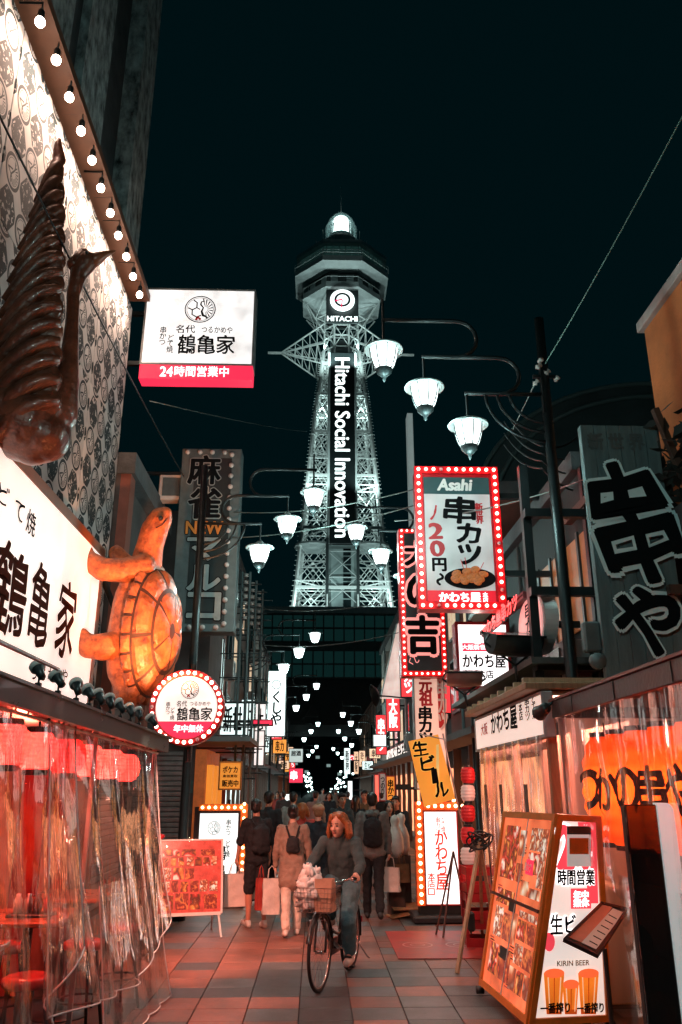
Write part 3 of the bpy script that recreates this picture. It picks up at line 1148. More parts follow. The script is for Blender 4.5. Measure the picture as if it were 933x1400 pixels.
def wallpaper_mat():
    m = bpy.data.materials.new('crest_wallpaper')
    m.use_nodes = True
    nt = m.node_tree
    b = nt.nodes['Principled BSDF']
    b.inputs['Roughness'].default_value = .7
    b.inputs['Specular IOR Level'].default_value = .08

    def mth(op, a, b_=None, c=None):
        n = nt.nodes.new('ShaderNodeMath')
        n.operation = op
        for i, x in enumerate((a, b_, c)):
            if x is None:
                continue
            if isinstance(x, (int, float)):
                n.inputs[i].default_value = x
            else:
                nt.links.new(x, n.inputs[i])
        return n.outputs[0]
    tc = nt.nodes.new('ShaderNodeTexCoord')
    sx = nt.nodes.new('ShaderNodeSeparateXYZ')
    nt.links.new(tc.outputs['Object'], sx.inputs[0])
    u = mth('DIVIDE', sx.outputs['Y'], .47)
    v = mth('DIVIDE', sx.outputs['Z'], .50)
    fu = mth('FLOOR', u); fv = mth('FLOOR', v)
    ck_ = mth('PINGPONG', mth('ADD', fu, fv), 1.0)      # 0 or 1
    lu = mth('SUBTRACT', mth('FRACT', u), .5); lv_ = mth('SUBTRACT', mth('FRACT', v), .5)
    r = mth('SQRT', mth('ADD', mth('MULTIPLY', lu, lu), mth('MULTIPLY', lv_, lv_)))
    ring = mth('MULTIPLY', mth('GREATER_THAN', r, .37), mth('LESS_THAN', r, .46))
    ring2 = mth('MULTIPLY', mth('GREATER_THAN', r, .32), mth('LESS_THAN', r, .335))
    # crane inside: an S-shaped neck and wing rays on one side
    ang = mth('ARCTAN2', lv_, lu)
    rays = mth('GREATER_THAN', mth('SINE', mth('MULTIPLY', ang, 22)), .1)
    right = mth('GREATER_THAN', lu, mth('MULTIPLY', mth('SINE', mth('MULTIPLY', lv_, 9)), .09))
    wing = mth('MULTIPLY', mth('MULTIPLY', rays, right), mth('MULTIPLY', mth('GREATER_THAN', r, .16), mth('LESS_THAN', r, .31)))
    neck = mth('LESS_THAN', mth('ABSOLUTE', mth('SUBTRACT', lu, mth('MULTIPLY', mth('SINE', mth('MULTIPLY', lv_, 9)), .09))), .03)
    neck = mth('MULTIPLY', neck, mth('LESS_THAN', r, .31))
    hexa = mth('MULTIPLY', mth('LESS_THAN', lu, -.02), mth('LESS_THAN', mth('ABSOLUTE', mth('SUBTRACT', mth('ABSOLUTE', mth('ADD', lv_, .05)), mth('ADD', .12, mth('MULTIPLY', lu, .4)))), .025))
    hexa = mth('MULTIPLY', hexa, mth('LESS_THAN', r, .31))
    crest = mth('MINIMUM', mth('ADD', mth('ADD', ring, ring2), mth('ADD', wing, mth('ADD', neck, hexa))), 1)
    # other cells: drawn tortoise, mottled ink in a lozenge
    nz_ = nt.nodes.new('ShaderNodeTexNoise')
    nz_.inputs['Scale'].default_value = 13
    nz_.inputs['Detail'].default_value = 4
    nz_.inputs['Distortion'].default_value = .8
    nt.links.new(tc.outputs['Object'], nz_.inputs['Vector'])
    blot = mth('GREATER_THAN', nz_.outputs['Fac'], .42)
    shape = mth('LESS_THAN', mth('ADD', mth('MULTIPLY', mth('ABSOLUTE', lu), 1.05), mth('MULTIPLY', mth('ABSOLUTE', lv_), .75)), .6)
    tort = mth('MULTIPLY', blot, shape)
    edge = mth('MULTIPLY', shape, mth('GREATER_THAN', mth('ADD', mth('MULTIPLY', mth('ABSOLUTE', lu), 1.05), mth('MULTIPLY', mth('ABSOLUTE', lv_), .75)), .52))
    tort = mth('MAXIMUM', tort, edge)
    ink = mth('ADD', mth('MULTIPLY', crest, ck_), mth('MULTIPLY', tort, mth('SUBTRACT', 1, ck_)))
    mx = nt.nodes.new('ShaderNodeMix')
    mx.data_type = 'RGBA'
    nt.links.new(ink, mx.inputs['Factor'])
    nz2 = nt.nodes.new('ShaderNodeTexNoise')
    nz2.inputs['Scale'].default_value = 1.3
    nz2.inputs['Detail'].default_value = 6
    nt.links.new(tc.outputs['Object'], nz2.inputs['Vector'])
    rp = nt.nodes.new('ShaderNodeValToRGB')
    rp.color_ramp.elements[0].position = .3; rp.color_ramp.elements[0].color = (.24, .25, .25, 1)
    rp.color_ramp.elements[1].position = .7; rp.color_ramp.elements[1].color = (.44, .44, .43, 1)
    nt.links.new(nz2.outputs['Fac'], rp.inputs[0])
    nt.links.new(rp.outputs[0], mx.inputs['A'])
    mx.inputs['B'].default_value = (.018, .03, .034, 1)
    nt.links.new(mx.outputs['Result'], b.inputs['Base Color'])
    return m


# ------------------------------------------------------------------ left: the restaurant building with the crest wallpaper
WX = -3.6
lb = thing('restaurant_building', 'tall restaurant building covered in crest-patterned wallpaper behind the crane statue', 'building', (WX, 7.6, 0))
WP = wallpaper_mat()
Z0W = 10.55
pan = MB().box(-.03, 0, -.985, .985, 0, Z0W / 4 - .012, b=.004).mesh('wall_panel', WP)
boxo('wall', CONCD, lb, -8, -.05, -6.6, 5.75, 0, Z0W)
for i in range(6):
    for j in range(1, 4):
        link('wall_panel', pan, lb, (0, -5.4 + i * 2.0 + .12, j * Z0W / 4))
boxo('upper_wall', CONCD, lb, -8, -.35, -6.6, 5.75, Z0W, 34)
boxo('lower_wall', mat('lower_wall_brown', (.09, .05, .04), .7, var=.4, vs=2), lb, -.04, 0, -6.5, 5.7, 0, Z0W / 4 - .02)
RAG = mat('ragged_render', (.30, .36, .36), .9, var=.9, vs=5, bump=1., bs=9, dirt=(.01, .016, .018), stretch=(1, 1, .5))
for (y0, y1, x1) in ((-6.6, 1.6, -.22), (2.2, 3.4, -.2), (4.7, 5.75, -.02)):
    boxo('pilaster', RAG, lb, -.6, x1, y0, y1, Z0W + .4, 34)
boxo('cornice', mat('cornice_brown', (.12, .05, .025), .6), lb, -.4, .32, -6.6, 5.7, Z0W + .16, Z0W + .3)
# lamps along the top of the wallpaper
for k, (px, py) in enumerate([(55, 30), (77, 82), (95, 133), (111, 179), (126, 219), (138, 257), (151, 291), (162, 322), (173, 351), (182, 378), (191, 403)]):
    p = P(px, py, X=-3.32)
    nm = ('lowest', 'second lowest', 'third lowest', 'fourth lowest', 'fifth lowest', 'middle', 'fifth highest', 'fourth highest', 'third highest', 'second highest', 'highest')[10 - k]
    t = thing('wall_lamp', '%s in view of the bare bulbs lighting the crest wallpaper' % nm, 'lamp', p, 0, 'bulbs along the top of the wallpaper wall')
    MB().ell((0, 0, 0), (.058, .058, .068), 14, 10).build('bulb', mat('wall_bulb', (1, .9, .8), .3, es=26, ecol=(1, .74, .6), var=0), t, True)
    MB().lathe([(.035, .07), (.04, .1), (.04, .16), (.03, .18)], 12).build('socket', IRON, t, True)
    MB().tube([(0, 0, .2), (0, 0, .3), (-.28, 0, .3)], .014, 6).build('stem', IRON, t, True)
    s = lamp('bulb_light', 'SPOT', (.06, 0, -.12), 105, (1, .62, .46), t, .06, spot=R(150), blend=.9)
    aim(s, s.location + Vector((-1, 0, -.75)))

# big lit signboard on the wall
S = Sign('signboard', 'large lit white signboard with brown frame and black brush lettering, below the crane', 'sign', -40, 600, 118, 972, X=-3.28, depth=.26)
S.z0 = P(105, 978, X=-3.28).z - S.loc.z
S.z1 = P(118, 738, X=-3.28).z - S.loc.z
S.x0 = P(-160, 700, X=-3.28).y - S.loc.y
SB = mat('signboard_lit', (.85, .8, .75), .4, es=.72, ecol=(1, .80, .72), var=0, evar=.2)
S.box(mat('signboard_frame', (.26, .075, .025), .4, var=.3, vs=3, es=.0), SB, bez=.14)
for ch, x, y, w, h in (('鶴', 12, 806, 50, 128), ('亀', 54, 826, 28, 118), ('家', 90, 846, 24, 108)):
    S.txt(ch, x, y, w, h, mat('brush_brown', (.05, .012, .006), .9, var=0, spec=.05), bold=.028, jit=.07)
for ch, x, y, w, h in (('ど', 4, 676, 18, 30), ('て', 26, 699, 14, 28), ('焼', 42, 715, 13, 36)):
    S.txt(ch, x, y, w, h, INK, bold=.015, jit=.05)
for ch, x, y in (('つ', 46, 921), ('る', 58, 922), ('か', 69, 922), ('め', 79, 923), ('や', 88, 923)):
    S.txt(ch, x, y, 8, 17, MATS['brush_brown'], bold=.02)

# crane statue
CY = 7.7
cl = P(40, 632, Y=CY)
cr = thing('crane_statue', 'dark lacquered crane statue with raised ribbed wing mounted high on the wall', 'statue', cl)
CRM = mat('lacquer_brown', (.13, .036, .016), .36, .1, var=.6, vs=4, bump=.9, bs=13, coat=.25, dirt=(.035, .009, .005))


def cq(px, py, dy=0.):
    return P(px, py, Y=CY) - cl + Vector((0, dy, 0))


SPX = (P(60, 400, Y=CY) - P(59, 400, Y=CY)).length
mb = MB()
for a, ra, b, rb in [((22, 505), 44, (30, 575), 50), ((30, 575), 50, (55, 590), 36), ((10, 560), 50, (40, 600), 30), ((75, 560), 26, (90, 490), 14), ((90, 490), 13, (95, 430), 9.5), ((95, 430), 9.5, (96, 395), 9.5), ((96, 395), 9.5, (104, 364), 12), ((104, 364), 13, (116, 348), 15)]:
    mb.cap(cq(*a, .12), ra * SPX, cq(*b, .12), rb * SPX)
blob(mb, 'body', CRM, cr, .03)
mb = MB()
mb.tube([cq(118, 350, .12), cq(130, 344, .12), cq(142, 338, .12), cq(155, 334, .12)], [11 * SPX, 9 * SPX, 5 * SPX, 1 * SPX], 10).build('beak', mat('beak_brown', (.2, .06, .025), .3), cr, True)
MB().ell(cq(119, 345, .0), 2.6 * SPX, 8, 6).build('eye', BLACK, cr, True)
MB().cap(cq(98, 354, .1), 10 * SPX, cq(112, 338, .1), 7 * SPX).build('crest', CRM, cr, True)
def wing_x(y, tab):
    for (y0, x0), (y1, x1) in zip(tab, tab[1:]):
        if y <= y0 and y >= y1:
            return x0 + (x1 - x0) * (y0 - y) / (y0 - y1)
    return tab[-1][1] if y < tab[-1][0] else tab[0][1]


WL = [(600, -18), (560, -16), (450, 6), (380, 27), (300, 52), (230, 70), (192, 80)]
WR_ = [(600, 84), (560, 90), (450, 95), (380, 99), (300, 98), (230, 91), (192, 84)]
# the blade of the wing, then overlapping feathers laid on it
mb = MB()
for k in range(12):
    y = 555 - 31 * k
    xl, xr = wing_x(y, WL), wing_x(y, WR_)
    mb.ell(cq((xl + xr) / 2, y, -.05 - .1 * math.sin(k / 11 * 3)), ((xr - xl) * .47 * SPX, .16 - .008 * k, 30 * SPX), 16, 10)
mb.cap(cq(86, 225, -.06), 8 * SPX, cq(83, 196, -.06), 3.5 * SPX)
blob(mb, 'wing', CRM, cr, .03, 4)
for i in range(15):
    f = i / 14
    y = 556 - 318 * f ** .92
    pts = []; rs = []
    for k in range(9):
        g = k / 8
        yy = y + (66 - 12 * f) * (1 - g) ** 1.3 - 8 * math.sin(g * math.pi)
        xl, xr = wing_x(yy, WL), wing_x(yy, WR_)
        x = xl + 2 + (xr - xl - 6) * g
        dep = .10 - .003 * i
        pts.append(cq(x, yy, -.06 - .1 * math.sin((555 - yy) / 341 * 3) - dep * math.sin(math.pi * (.1 + .8 * g)) - .03))
        rs.append((12.5 - 5.0 * f) * SPX * (.35 + .75 * math.sin(math.pi * (.08 + .84 * g))))
    MB().tube(pts, rs, 8).build('feather', CRM, cr, True)
mb = MB()
mb.tube([cq(50, 560, .3), cq(10, 560, .3) + Vector((-.3, .2, 0)), Vector((WX - cl.x + .02, .5, .6))], .05, 6).build('bracket', IRON, cr)

# turtle statue
TYp = 11.6
tl = P(183, 976, Y=TYp)
tt = thing('turtle_statue', 'giant orange-lit turtle statue rearing upright beside the signboard', 'statue', tl)
TUR = mat('turtle_skin', (.40, .115, .035), .55, var=.6, vs=9, bump=1., bs=17, dirt=(.13, .03, .012), coat=.05)
SCU = mat('turtle_scute', (.36, .11, .035), .42, var=.65, vs=5, bump=.9, bs=13, dirt=(.09, .022, .01), coat=.1)
SP2 = (P(184, 850, Y=TYp) - P(183, 850, Y=TYp)).length


def tq(px, py, dy=0.):
    return P(px, py, Y=TYp) - tl + Vector((0, dy, 0))


mb = MB()
for a, ra, b, rb in [
    ((198, 772, 0), 22, (184, 820, -.05), 27), ((184, 820, -.05), 27, (178, 870, -.05), 30), ((178, 870, -.05), 30, (176, 915, -.05), 28), ((176, 915, -.05), 28, (178, 945, -.05), 19), ((178, 945, -.05), 19, (182, 974, -.05), 4),
    ((200, 772, 0), 20, (206, 748, -.05), 17), ((206, 748, -.05), 17, (213, 728, -.1), 17), ((213, 728, -.1), 17, (222, 714, -.15), 15), ((222, 714, -.15), 14, (229, 708, -.2), 9),
    ((199, 780, -.2), 16, (176, 788, -.35), 15), ((176, 788, -.35), 15, (150, 788, -.4), 14), ((150, 788, -.4), 14, (131, 776, -.4), 12), ((131, 776, -.4), 12, (127, 764, -.4), 8),
    ((186, 772, .35), 14, (166, 764, .3), 12), ((166, 764, .3), 12, (154, 750, .25), 10),
    ((172, 884, -.2), 17, (150, 890, -.35), 16), ((150, 890, -.35), 16, (132, 890, -.4), 14), ((132, 890, -.4), 14, (122, 876, -.4), 9),
    ((166, 880, .35), 14, (138, 872, .35), 12)]:
    g_ = 1.14 if ra < 22 else 1.0
    mb.cap(tq(*a), ra * SP2 * g_, tq(*b), rb * SP2 * g_)
for (x, y) in ((124, 758), (129, 757), (134, 759), (118, 870), (122, 867), (127, 868), (150, 742), (155, 740), (160, 743)):
    d = -.4 if x < 140 else .25
    mb.cap(tq(x + 2, y + 10, d), 4.5 * SP2, tq(x, y, d), 2.5 * SP2, 8)
blob(mb, 'body', TUR, tt, .024, 3)
up = (tq(214, 772) - tq(194, 958)); up.normalize()
n_ = Vector((.93, -.37, 0)); n_ = (n_ - up * n_.dot(up)).normalized()
la = n_.cross(up).normalized()
Cc = tq(201, 864, .02)
A_, B_, D_ = 92 * SP2, 58 * SP2, 40 * SP2


def shell(ph, ps, k=1.0):
    return Cc + (math.cos(ps) * (up * (math.cos(ph) * A_) + la * (math.sin(ph) * B_)) + n_ * (math.sin(ps) * D_)) * k


sh = MB().grid(lambda u, v: shell(u * 2 * math.pi, v * math.pi / 2), 32, 10).build('shell', mat('turtle_seam', (.05, .018, .01), .6, var=.4, vs=8), tt, True)


def scute(ph0, ph1, ps0, ps1, lift, gap=.02):
    mb = MB()
    N = 5

    def fn(u, v):
        e = min(u, 1 - u, v, 1 - v)
        k = 1.0 if e <= 0 else 1.0 + lift * (.7 if e < .25 else 1.0)
        g_ = gap
        uu = u
        return shell(ph0 + g_ + (ph1 - ph0 - 2 * g_) * uu, ps0 + g_ + (ps1 - ps0 - 2 * g_) * v, k)
    mb.grid(fn, N, N).build('scute', SCU, sh, False)


for k in range(22):
    scute(R(360 / 22 * k), R(360 / 22 * (k + 1)), R(-4), R(17), .08, .022)
for k in range(8):
    scute(R(45 * k + 10), R(45 * k + 55), R(18), R(52), .06, .035)
for k in range(5):
    scute(R(72 * k - 20), R(72 * k + 52), R(52), R(86), .05, .045)
# eye and wrinkled throat
MB().ell(tq(226, 719, -.38), 3.2 * SP2, 10, 8).build('eye', BLACK, tt, True)
MB().lathe([(3.4 * SP2, 0), (5.2 * SP2, .01), (5.2 * SP2, -.02)], 12, tq(226, 719, -.36), M=Matrix.Rotation(R(90), 3, 'X')).build('eyelid', TUR, tt, True)
MB().tube([tq(219, 731, -.33), tq(228, 726, -.33), tq(233, 716, -.26)], 1. * SP2, 6).build('mouth_line', mat('turtle_dark', (.08, .02, .01), .6), tt, True)
mb = MB()
for dx in (-6, 6):
    mb.tube([tq(172 + dx, 900, .3), Vector((WX - tl.x + .02, .6, 2.0 + dx * .1))], .05, 6)
mb.build('bracket', IRON, tt)

# 24-hour box sign
S = Sign('box_sign', 'square white lit box sign with crest and red 24-hour strip beside the wallpaper wall', 'sign', 203, 396, 343, 520, Y=13.4, depth=.42)
zr = S.L(270, 497)[1]
full_z0 = S.z0
S.z0 = zr
S.box(mat('sign_cabinet', (.25, .27, .27), .4, .3), LBW, bez=.035)
boxo('red_strip', LBR, S.t, S.x0 - .03, S.x1 + .03, -.012, .3, full_z0, zr - .037, b=.006)
e = S.L(274, 423)
emblem(S.t, e[0], e[1], .30, INK, red=REDINK)
S.txt('名代', 254, 450, 26, 11, INK, bold=.02, jit=.05)
S.txt('つるかめや', 297, 451, 42, 9, INK, bold=.02, jit=.04)
S.txt('鶴亀家', 282, 471, 78, 26, INK, bold=.03, jit=.06)
S.txt(vert('串かつ'), 223, 459, 9, 25, INK, bold=.02, jit=.04)
S.txt(vert('どて焼'), 233, 470, 9, 25, INK, bold=.02, jit=.04)
S.txt('24', 228, 508.5, 17, 13, WINK_E, y=-.02, bold=.03)
S.txt('時間営業中', 276, 508.5, 74, 14, WINK_E, y=-.02, bold=.018)
for z in (.4, 1.5):
    boxo('bracket', IRON, S.t, S.x0 - .75, S.x0 - .036, .18, .26, z, z + .08)

# round sign with bulbs
S = Sign('round_sign', 'round white sign with crest, red base and a ring of glowing bulbs', 'sign', 203, 915, 309, 1020, Y=11.3, depth=.16)
cz = (S.z0 + S.z1) / 2
r = (S.z1 - S.z0) / 2
rotX = Matrix.Rotation(R(90), 3, 'X')
MB().lathe([(0, -.16), (r, -.16), (r, .0), (r * .985, .02), (r * .83, .02), (r * .82, .0)], 56, (0, 0, cz), M=rotX).build('rim', REDP, S.t, True)
# disc face: white above, red below the chord
ch = -.45
pts_w = []; pts_r = []
rf = r * .82
for k in range(65):
    a = 2 * math.pi * k / 64
    x, z = rf * math.cos(a), rf * math.sin(a)
    if z >= ch * rf: pts_w.append((x, z))
a0 = math.asin(ch)
A = [a0 + (math.pi - 2 * a0) * k / 40 for k in range(41)]
MB().poly([(rf * math.cos(a), cz + rf * math.sin(a)) for a in A], .02).build('face', mat('round_lit', (.85, .8, .75), .4, es=.85, ecol=(1, .80, .72), var=0, evar=.12), S.t)
A = [math.pi - a0 + (math.pi + 2 * a0) * k / 30 for k in range(31)]
MB().poly([(rf * math.cos(a), cz - .004 + rf * math.sin(a)) for a in A], .02).build('red_strip', LBR, S.t)
e = S.L(260, 943)
emblem(S.t, e[0], e[1], .125, INK, red=REDINK)
S.txt('名代', 249, 962, 14, 8, INK, bold=.02)
S.txt('つるかめや', 274, 962, 28, 6, INK, bold=.015)
S.txt('鶴亀家', 266, 976, 48, 18, INK, bold=.03, jit=.06)
S.txt(vert('串かつ'), 230, 968, 6, 17, INK, bold=.015)
S.txt(vert('どて焼'), 236, 976, 6, 17, INK, bold=.015)
S.txt('年中無休', 258, 996, 40, 10, WINK_E, y=-.01, bold=.035)
bulbs(S.t, [((r * .91) * math.cos(R(11.25 * k)), -.035, cz + (r * .91) * math.sin(R(11.25 * k))) for k in range(32)], mat('round_bulb', (1, .8, .7), .3, es=10, ecol=(1, .5, .38), var=0), .026, .08, 5, BULBOFF)
MB().tube([(.03, .25, cz - r - .2), (.03, .25, cz + r + .1)], .04, 8).build('post', IRON, S.t)
MB().box(-.02, .08, .16, .26, cz - .05, cz + .05).build('clamp', IRON, S.t)

# mahjong parlour sign
S = Sign('vertical_sign', 'dark vertical mahjong parlour sign with unlit bulbs along its pale border', 'sign', 250, 613, 320, 864, Y=15.6, depth=.45)
PALE = mat('pale_metal', (.085, .12, .125), .5, var=.25)
boxo('cabinet', PALE, S.t, S.x0, S.x1, .0, .45, S.z0, S.z1, b=.01)
i0 = S.L(253, 850)[0]; i1 = S.L(307, 850)[0]
boxo('face', mat('mahjong_face', (.007, .018, .02), .45, var=.3), S.t, i0, i1, -.012, -.002, S.z0 + .16, S.z1 - .22)
NEON = mat('dead_neon', (.25, .30, .30), .3)
for ch, y, h in (('麻', 643, 38), ('雀', 688, 42)):
    S.txt(ch, 280, y, 43, h, INK, y=-.03, bold=.03, outline=.028, om=NEON)
S.txt('NEW', 280, 722, 50, 17, mat('new_orange', (.45, .16, .03), .4, es=.08, ecol=(1, .3, .05), var=0), y=-.03, bold=.03, outline=.04, om=INK)
for ch, y, h in (('マ', 751, 30), ('ル', 790, 34), ('コ', 829, 36)):
    S.txt(ch, 279, y, 44, h, NEON, y=-.03, bold=.03, outline=.03, om=INK)
bx = S.L(314, 700)[0]
bp = [(bx, -.05, S.z0 + .15 + k * (S.z1 - S.z0 - .3) / 15) for k in range(16)]
bp += [(S.x0 + .12 + k * .26, -.05, S.z1 - .1) for k in range(4)] + [(S.x0 + .12 + k * .26, -.05, S.z0 + .08) for k in range(4)]
bulbs(S.t, bp, mat('unlit_bulb', (.4, .37, .36), .2), .055)
MB().tube([(S.x0 + .1, .2, S.z0 + .5), (S.x0 - 1.2, .2, S.z0 + .5)], .05, 6).build('bracket', IRON, S.t)
MB().tube([(S.x0 + .1, .2, S.z1 - .5), (S.x0 - 1.2, .2, S.z1 - .5)], .05, 6).build('bracket', IRON, S.t)

# ------------------------------------------------------------------ left terrace
EA, EB = Vector((-1.93, 2.4, 0)), Vector((-1.53, 8.62, 0))


def rise(y):
    """the canopy edge climbs a little towards the viewer"""
    return .032 * (8.62 - y)


def edge(s):
    return EA.lerp(EB, s)


ed = (EB - EA).normalized()
en = Vector((ed.y, -ed.x, 0))     # towards the street
tr = thing('terrace_canopy', 'dark teal flat canopy over the plastic-curtained terrace', 'canopy', (0, 0, 0))
CAN = mat('canopy_teal', (.014, .035, .038), .3, .2, var=.35, vs=2, coat=.2)


def quad_slab(mb, p0, p1, q1, q0, z0, z1):
    b_ = [p0, p1, q1, q0]
    mb.add([(p.x, p.y, z0 + rise(p.y)) for p in b_] + [(p.x, p.y, z1 + rise(p.y)) for p in b_], [(0, 3, 2, 1), (4, 5, 6, 7), (0, 1, 5, 4), (1, 2, 6, 5), (2, 3, 7, 6), (3, 0, 4, 7)])


mb = MB()
quad_slab(mb, EA - en * .06, EB - en * .06, Vector((-3.5, EB.y + .1, 0)), Vector((-3.5, EA.y, 0)), 2.27, 2.33)
mb.build('roof', CAN, tr)
mb = MB()
quad_slab(mb, EA, EB + ed * .05, EB + ed * .05 - en * .05, EA - en * .05, 2.21, 2.34)
mb.build('fascia', CAN, tr)
mb = MB()
quad_slab(mb, EA + en * .025, EB + ed * .07 + en * .025, EB + ed * .07 - en * .02, EA - en * .02, 2.342, 2.362)
mb.build('gutter', CAN, tr)
mb = MB()
quad_slab(mb, EB + ed * .05, EB + ed * .05 - Vector((1.9, -.1, 0)), EB + ed * .0 - Vector((1.9, -.1, 0)), EB - ed * .0 - en * .05, 2.21, 2.34)
mb.build('fascia', CAN, tr)
for s in (.70, .995):
    p = edge(s) - en * .13
    MB().box(p.x - .016, p.x + .016, p.y - .016, p.y + .016, 0, 2.27).build('post', mat('galvanised', (.42, .45, .45), .4, .7), tr)
MB().tube([edge(0) - en * .1 + Vector((0, 0, 2.2 + rise(2.4))), edge(1) - en * .1 + Vector((0, 0, 2.2))], .012, 6).build('curtain_rail', STEEL, tr)
# thin lines running up from the fascia
MB().tube([P(-20, 868, X=-1.35), P(80, 915, X=-1.6)], .012, 5).build('stay_rod', IRON, tr)

# spot lamps clipped on the canopy
spots = [(62, 908), (88, 926), (112, 942), (129, 957), (143, 966), (157, 971), (171, 978), (184, 985), (196, 992), (214, 1000)]
order = ('nearest', 'second', 'third', 'fourth', 'fifth', 'sixth', 'seventh', 'eighth', 'ninth', 'farthest')
for k, (px, py) in enumerate(spots):
    f = min((i / 400 for i in range(401)), key=lambda f_: abs(px - (466.5 + FPX * (lambda v: v.x / -v.z)(CAM_ROT.transposed() @ (edge(f_) + Vector((0, 0, 2.5 + rise(edge(f_).y) - CAM_H)))))))
    base = edge(f) - en * .03
    p = Vector((base.x, base.y, 2.362 + rise(base.y)))
    t = thing('spot_lamp', '%s from the signboard of the clip-on spot lamps along the teal canopy edge' % order[k], 'spot lamp', p, 0, 'spot lamps along the canopy')
    t.scale = (.6, .6, .6)
    MB().box(-.03, .03, -.03, .03, 0, .06, b=.006).build('clamp', BLACK, t)
    MB().tube([(0, 0, .05), (0, 0, .13)], .012, 6).build('stem', BLACK, t)
    hd = MB()
    hd.lathe([(0, -.09), (.04, -.085), (.045, 0), (.075, .09), (.078, .11), (.07, .105), (.04, .03), (0, .03)], 16)
    ho = hd.build('head', mat('spot_black', (.02, .025, .027), .35), t, True, (0, 0, .17), (R(-30), R(-38), R(15 * math.sin(k * 2.3))))
    cm_ = MB(); cm_.lathe([(.066, .06), (.082, .065), (.084, .118), (.072, .118)], 16)
    cm_.build('collar', mat('spot_collar', (.6, .58, .55), .4), ho, True)
    dd = MB(); dd.lathe([(0, .088), (.066, .096)], 16)
    dd.build('lens', mat('spot_lens', (.75, .72, .68), .2, .3, es=.55, ecol=(1, .75, .62), var=0), ho, True)
for (x, y, z, tgt, e, sz) in ((-1.75, 8.45, 2.62, tl + Vector((0, -.2, 1.5)), 950, 46), (-1.3, 10.3, 2.7, tl + Vector((.1, 0, 1.7)), 800, 62), (-1.6, 6.8, 2.6, cl + Vector((0, 0, .1)), 130, 40), (-1.55, 7.2, 2.6, Vector((-3.3, 8.6, 4.0)), 40, 70), (-1.5, 8.9, 2.5, Vector((-1.3, 11.3, 0)), 560, 80), (-1.45, 7.6, 2.5, Vector((-.4, 8.8, 0)), 230, 110)):
    s = lamp('spot_light', 'SPOT', (x, y, z), e, (1, .33, .22) if tgt.z == 0 else (1, .33, .12), None, .05, spot=R(sz), blend=.7)
    aim(s, tgt)

# red paper lanterns under the canopy
def paper_mat(name, col, ecol, es):
    """lantern paper: lets the bulb inside shine through"""
    m = bpy.data.materials.new(name)
    m.use_nodes = True
    nt = m.node_tree
    nt.nodes.remove(nt.nodes['Principled BSDF'])
    out = nt.nodes['Material Output']
    tl_ = nt.nodes.new('ShaderNodeBsdfTranslucent'); tl_.inputs[0].default_value = (*col, 1)
    df = nt.nodes.new('ShaderNodeBsdfDiffuse'); df.inputs[0].default_value = (*col, 1)
    em = nt.nodes.new('ShaderNodeEmission'); em.inputs[0].default_value = (*ecol, 1); em.inputs[1].default_value = es
    mx = nt.nodes.new('ShaderNodeMixShader'); mx.inputs[0].default_value = .35
    ad = nt.nodes.new('ShaderNodeAddShader')
    nt.links.new(tl_.outputs[0], mx.inputs[1]); nt.links.new(df.outputs[0], mx.inputs[2])
    nt.links.new(mx.outputs[0], ad.inputs[0]); nt.links.new(em.outputs[0], ad.inputs[1])
    nt.links.new(ad.outputs[0], out.inputs['Surface'])
    MATS[name] = m
    return m


LANT = [paper_mat('lantern_red_dim', (.62, .02, .02), (1, .015, .015), .12), paper_mat('lantern_red_hot', (.80, .075, .065), (1, .03, .025), .2)]


def paper_lantern(name, label, group, loc, r, h, m, ribs=9, cat='lantern', capm=None, text=None, watts=0., wcol=(1, .62, .5), ball=0.):
    t = thing(name, label, cat, loc, 0, group)
    prof = []
    n = ribs * 4
    for k in range(n + 1):
        f = k / n
        z = (f - .5) * h
        rad = r * (max(0, 1 - abs(2 * f - 1) ** 2.6)) ** .5 * .45 + r * .55
        if ball:
            rad = r * max(.3, 1 - (ball * abs(2 * f - 1)) ** 2.2) ** .5
        rad += .022 * r * 2 * math.sin(f * ribs * 2 * math.pi)
        prof.append((rad, z))
    MB().lathe(prof, 24).build('shade', m, t, True)
    if watts:
        lamp('lantern_bulb', 'POINT', (0, 0, 0), watts, wcol, t, r * .25)
    c = MB(); c.lathe([(0, h * .5 + .03), (r * .58, h * .5 + .03), (r * .6, h * .5 - .01), (r * .5, h * .5 - .01)], 20)
    c.build('top_ring', capm or BLACK, t)
    c = MB(); c.lathe([(r * .5, -h * .5 + .01), (r * .6, -h * .5 + .01), (r * .58, -h * .5 - .03), (0, -h * .5 - .03)], 20)
    c.build('bottom_ring', capm or BLACK, t)
    MB().tube([(0, 0, h * .5 + .02), (0, 0, h * .5 + .12)], .008, 5).build('hook', BLACK, t)
    return t


for k in range(8):
    s = .34 + .09 * k
    p = edge(s) - en * (.36 + .02 * (k % 2))
    lab = ('nearest red paper lantern, dimmer, under the teal canopy', 'second red paper lantern from the near end of the canopy', 'third glowing paper lantern under the teal canopy', 'fourth glowing paper lantern under the teal canopy', 'fifth glowing paper lantern under the teal canopy', 'sixth glowing paper lantern under the teal canopy', 'seventh glowing paper lantern under the teal canopy', 'glowing paper lantern at the far corner of the teal canopy')[k]
    paper_lantern('paper_lantern', lab, 'red lanterns in the curtained terrace', (p.x, p.y, 2.05 + rise(p.y)), .155, .28, LANT[0] if k in (0, 1, 4) else LANT[1], watts=(4, 6, 13, 17, 7, 15, 17, 12)[k], wcol=(1, .36, .28), ball=.93)
lamp('terrace_light', 'POINT', (-2.3, 6.6, 2.1), 150, (1, .10, .055), None, .15)
lamp('terrace_light', 'POINT', (-2.3, 4.6, 2.1), 75, (1, .10, .055), None, .15)

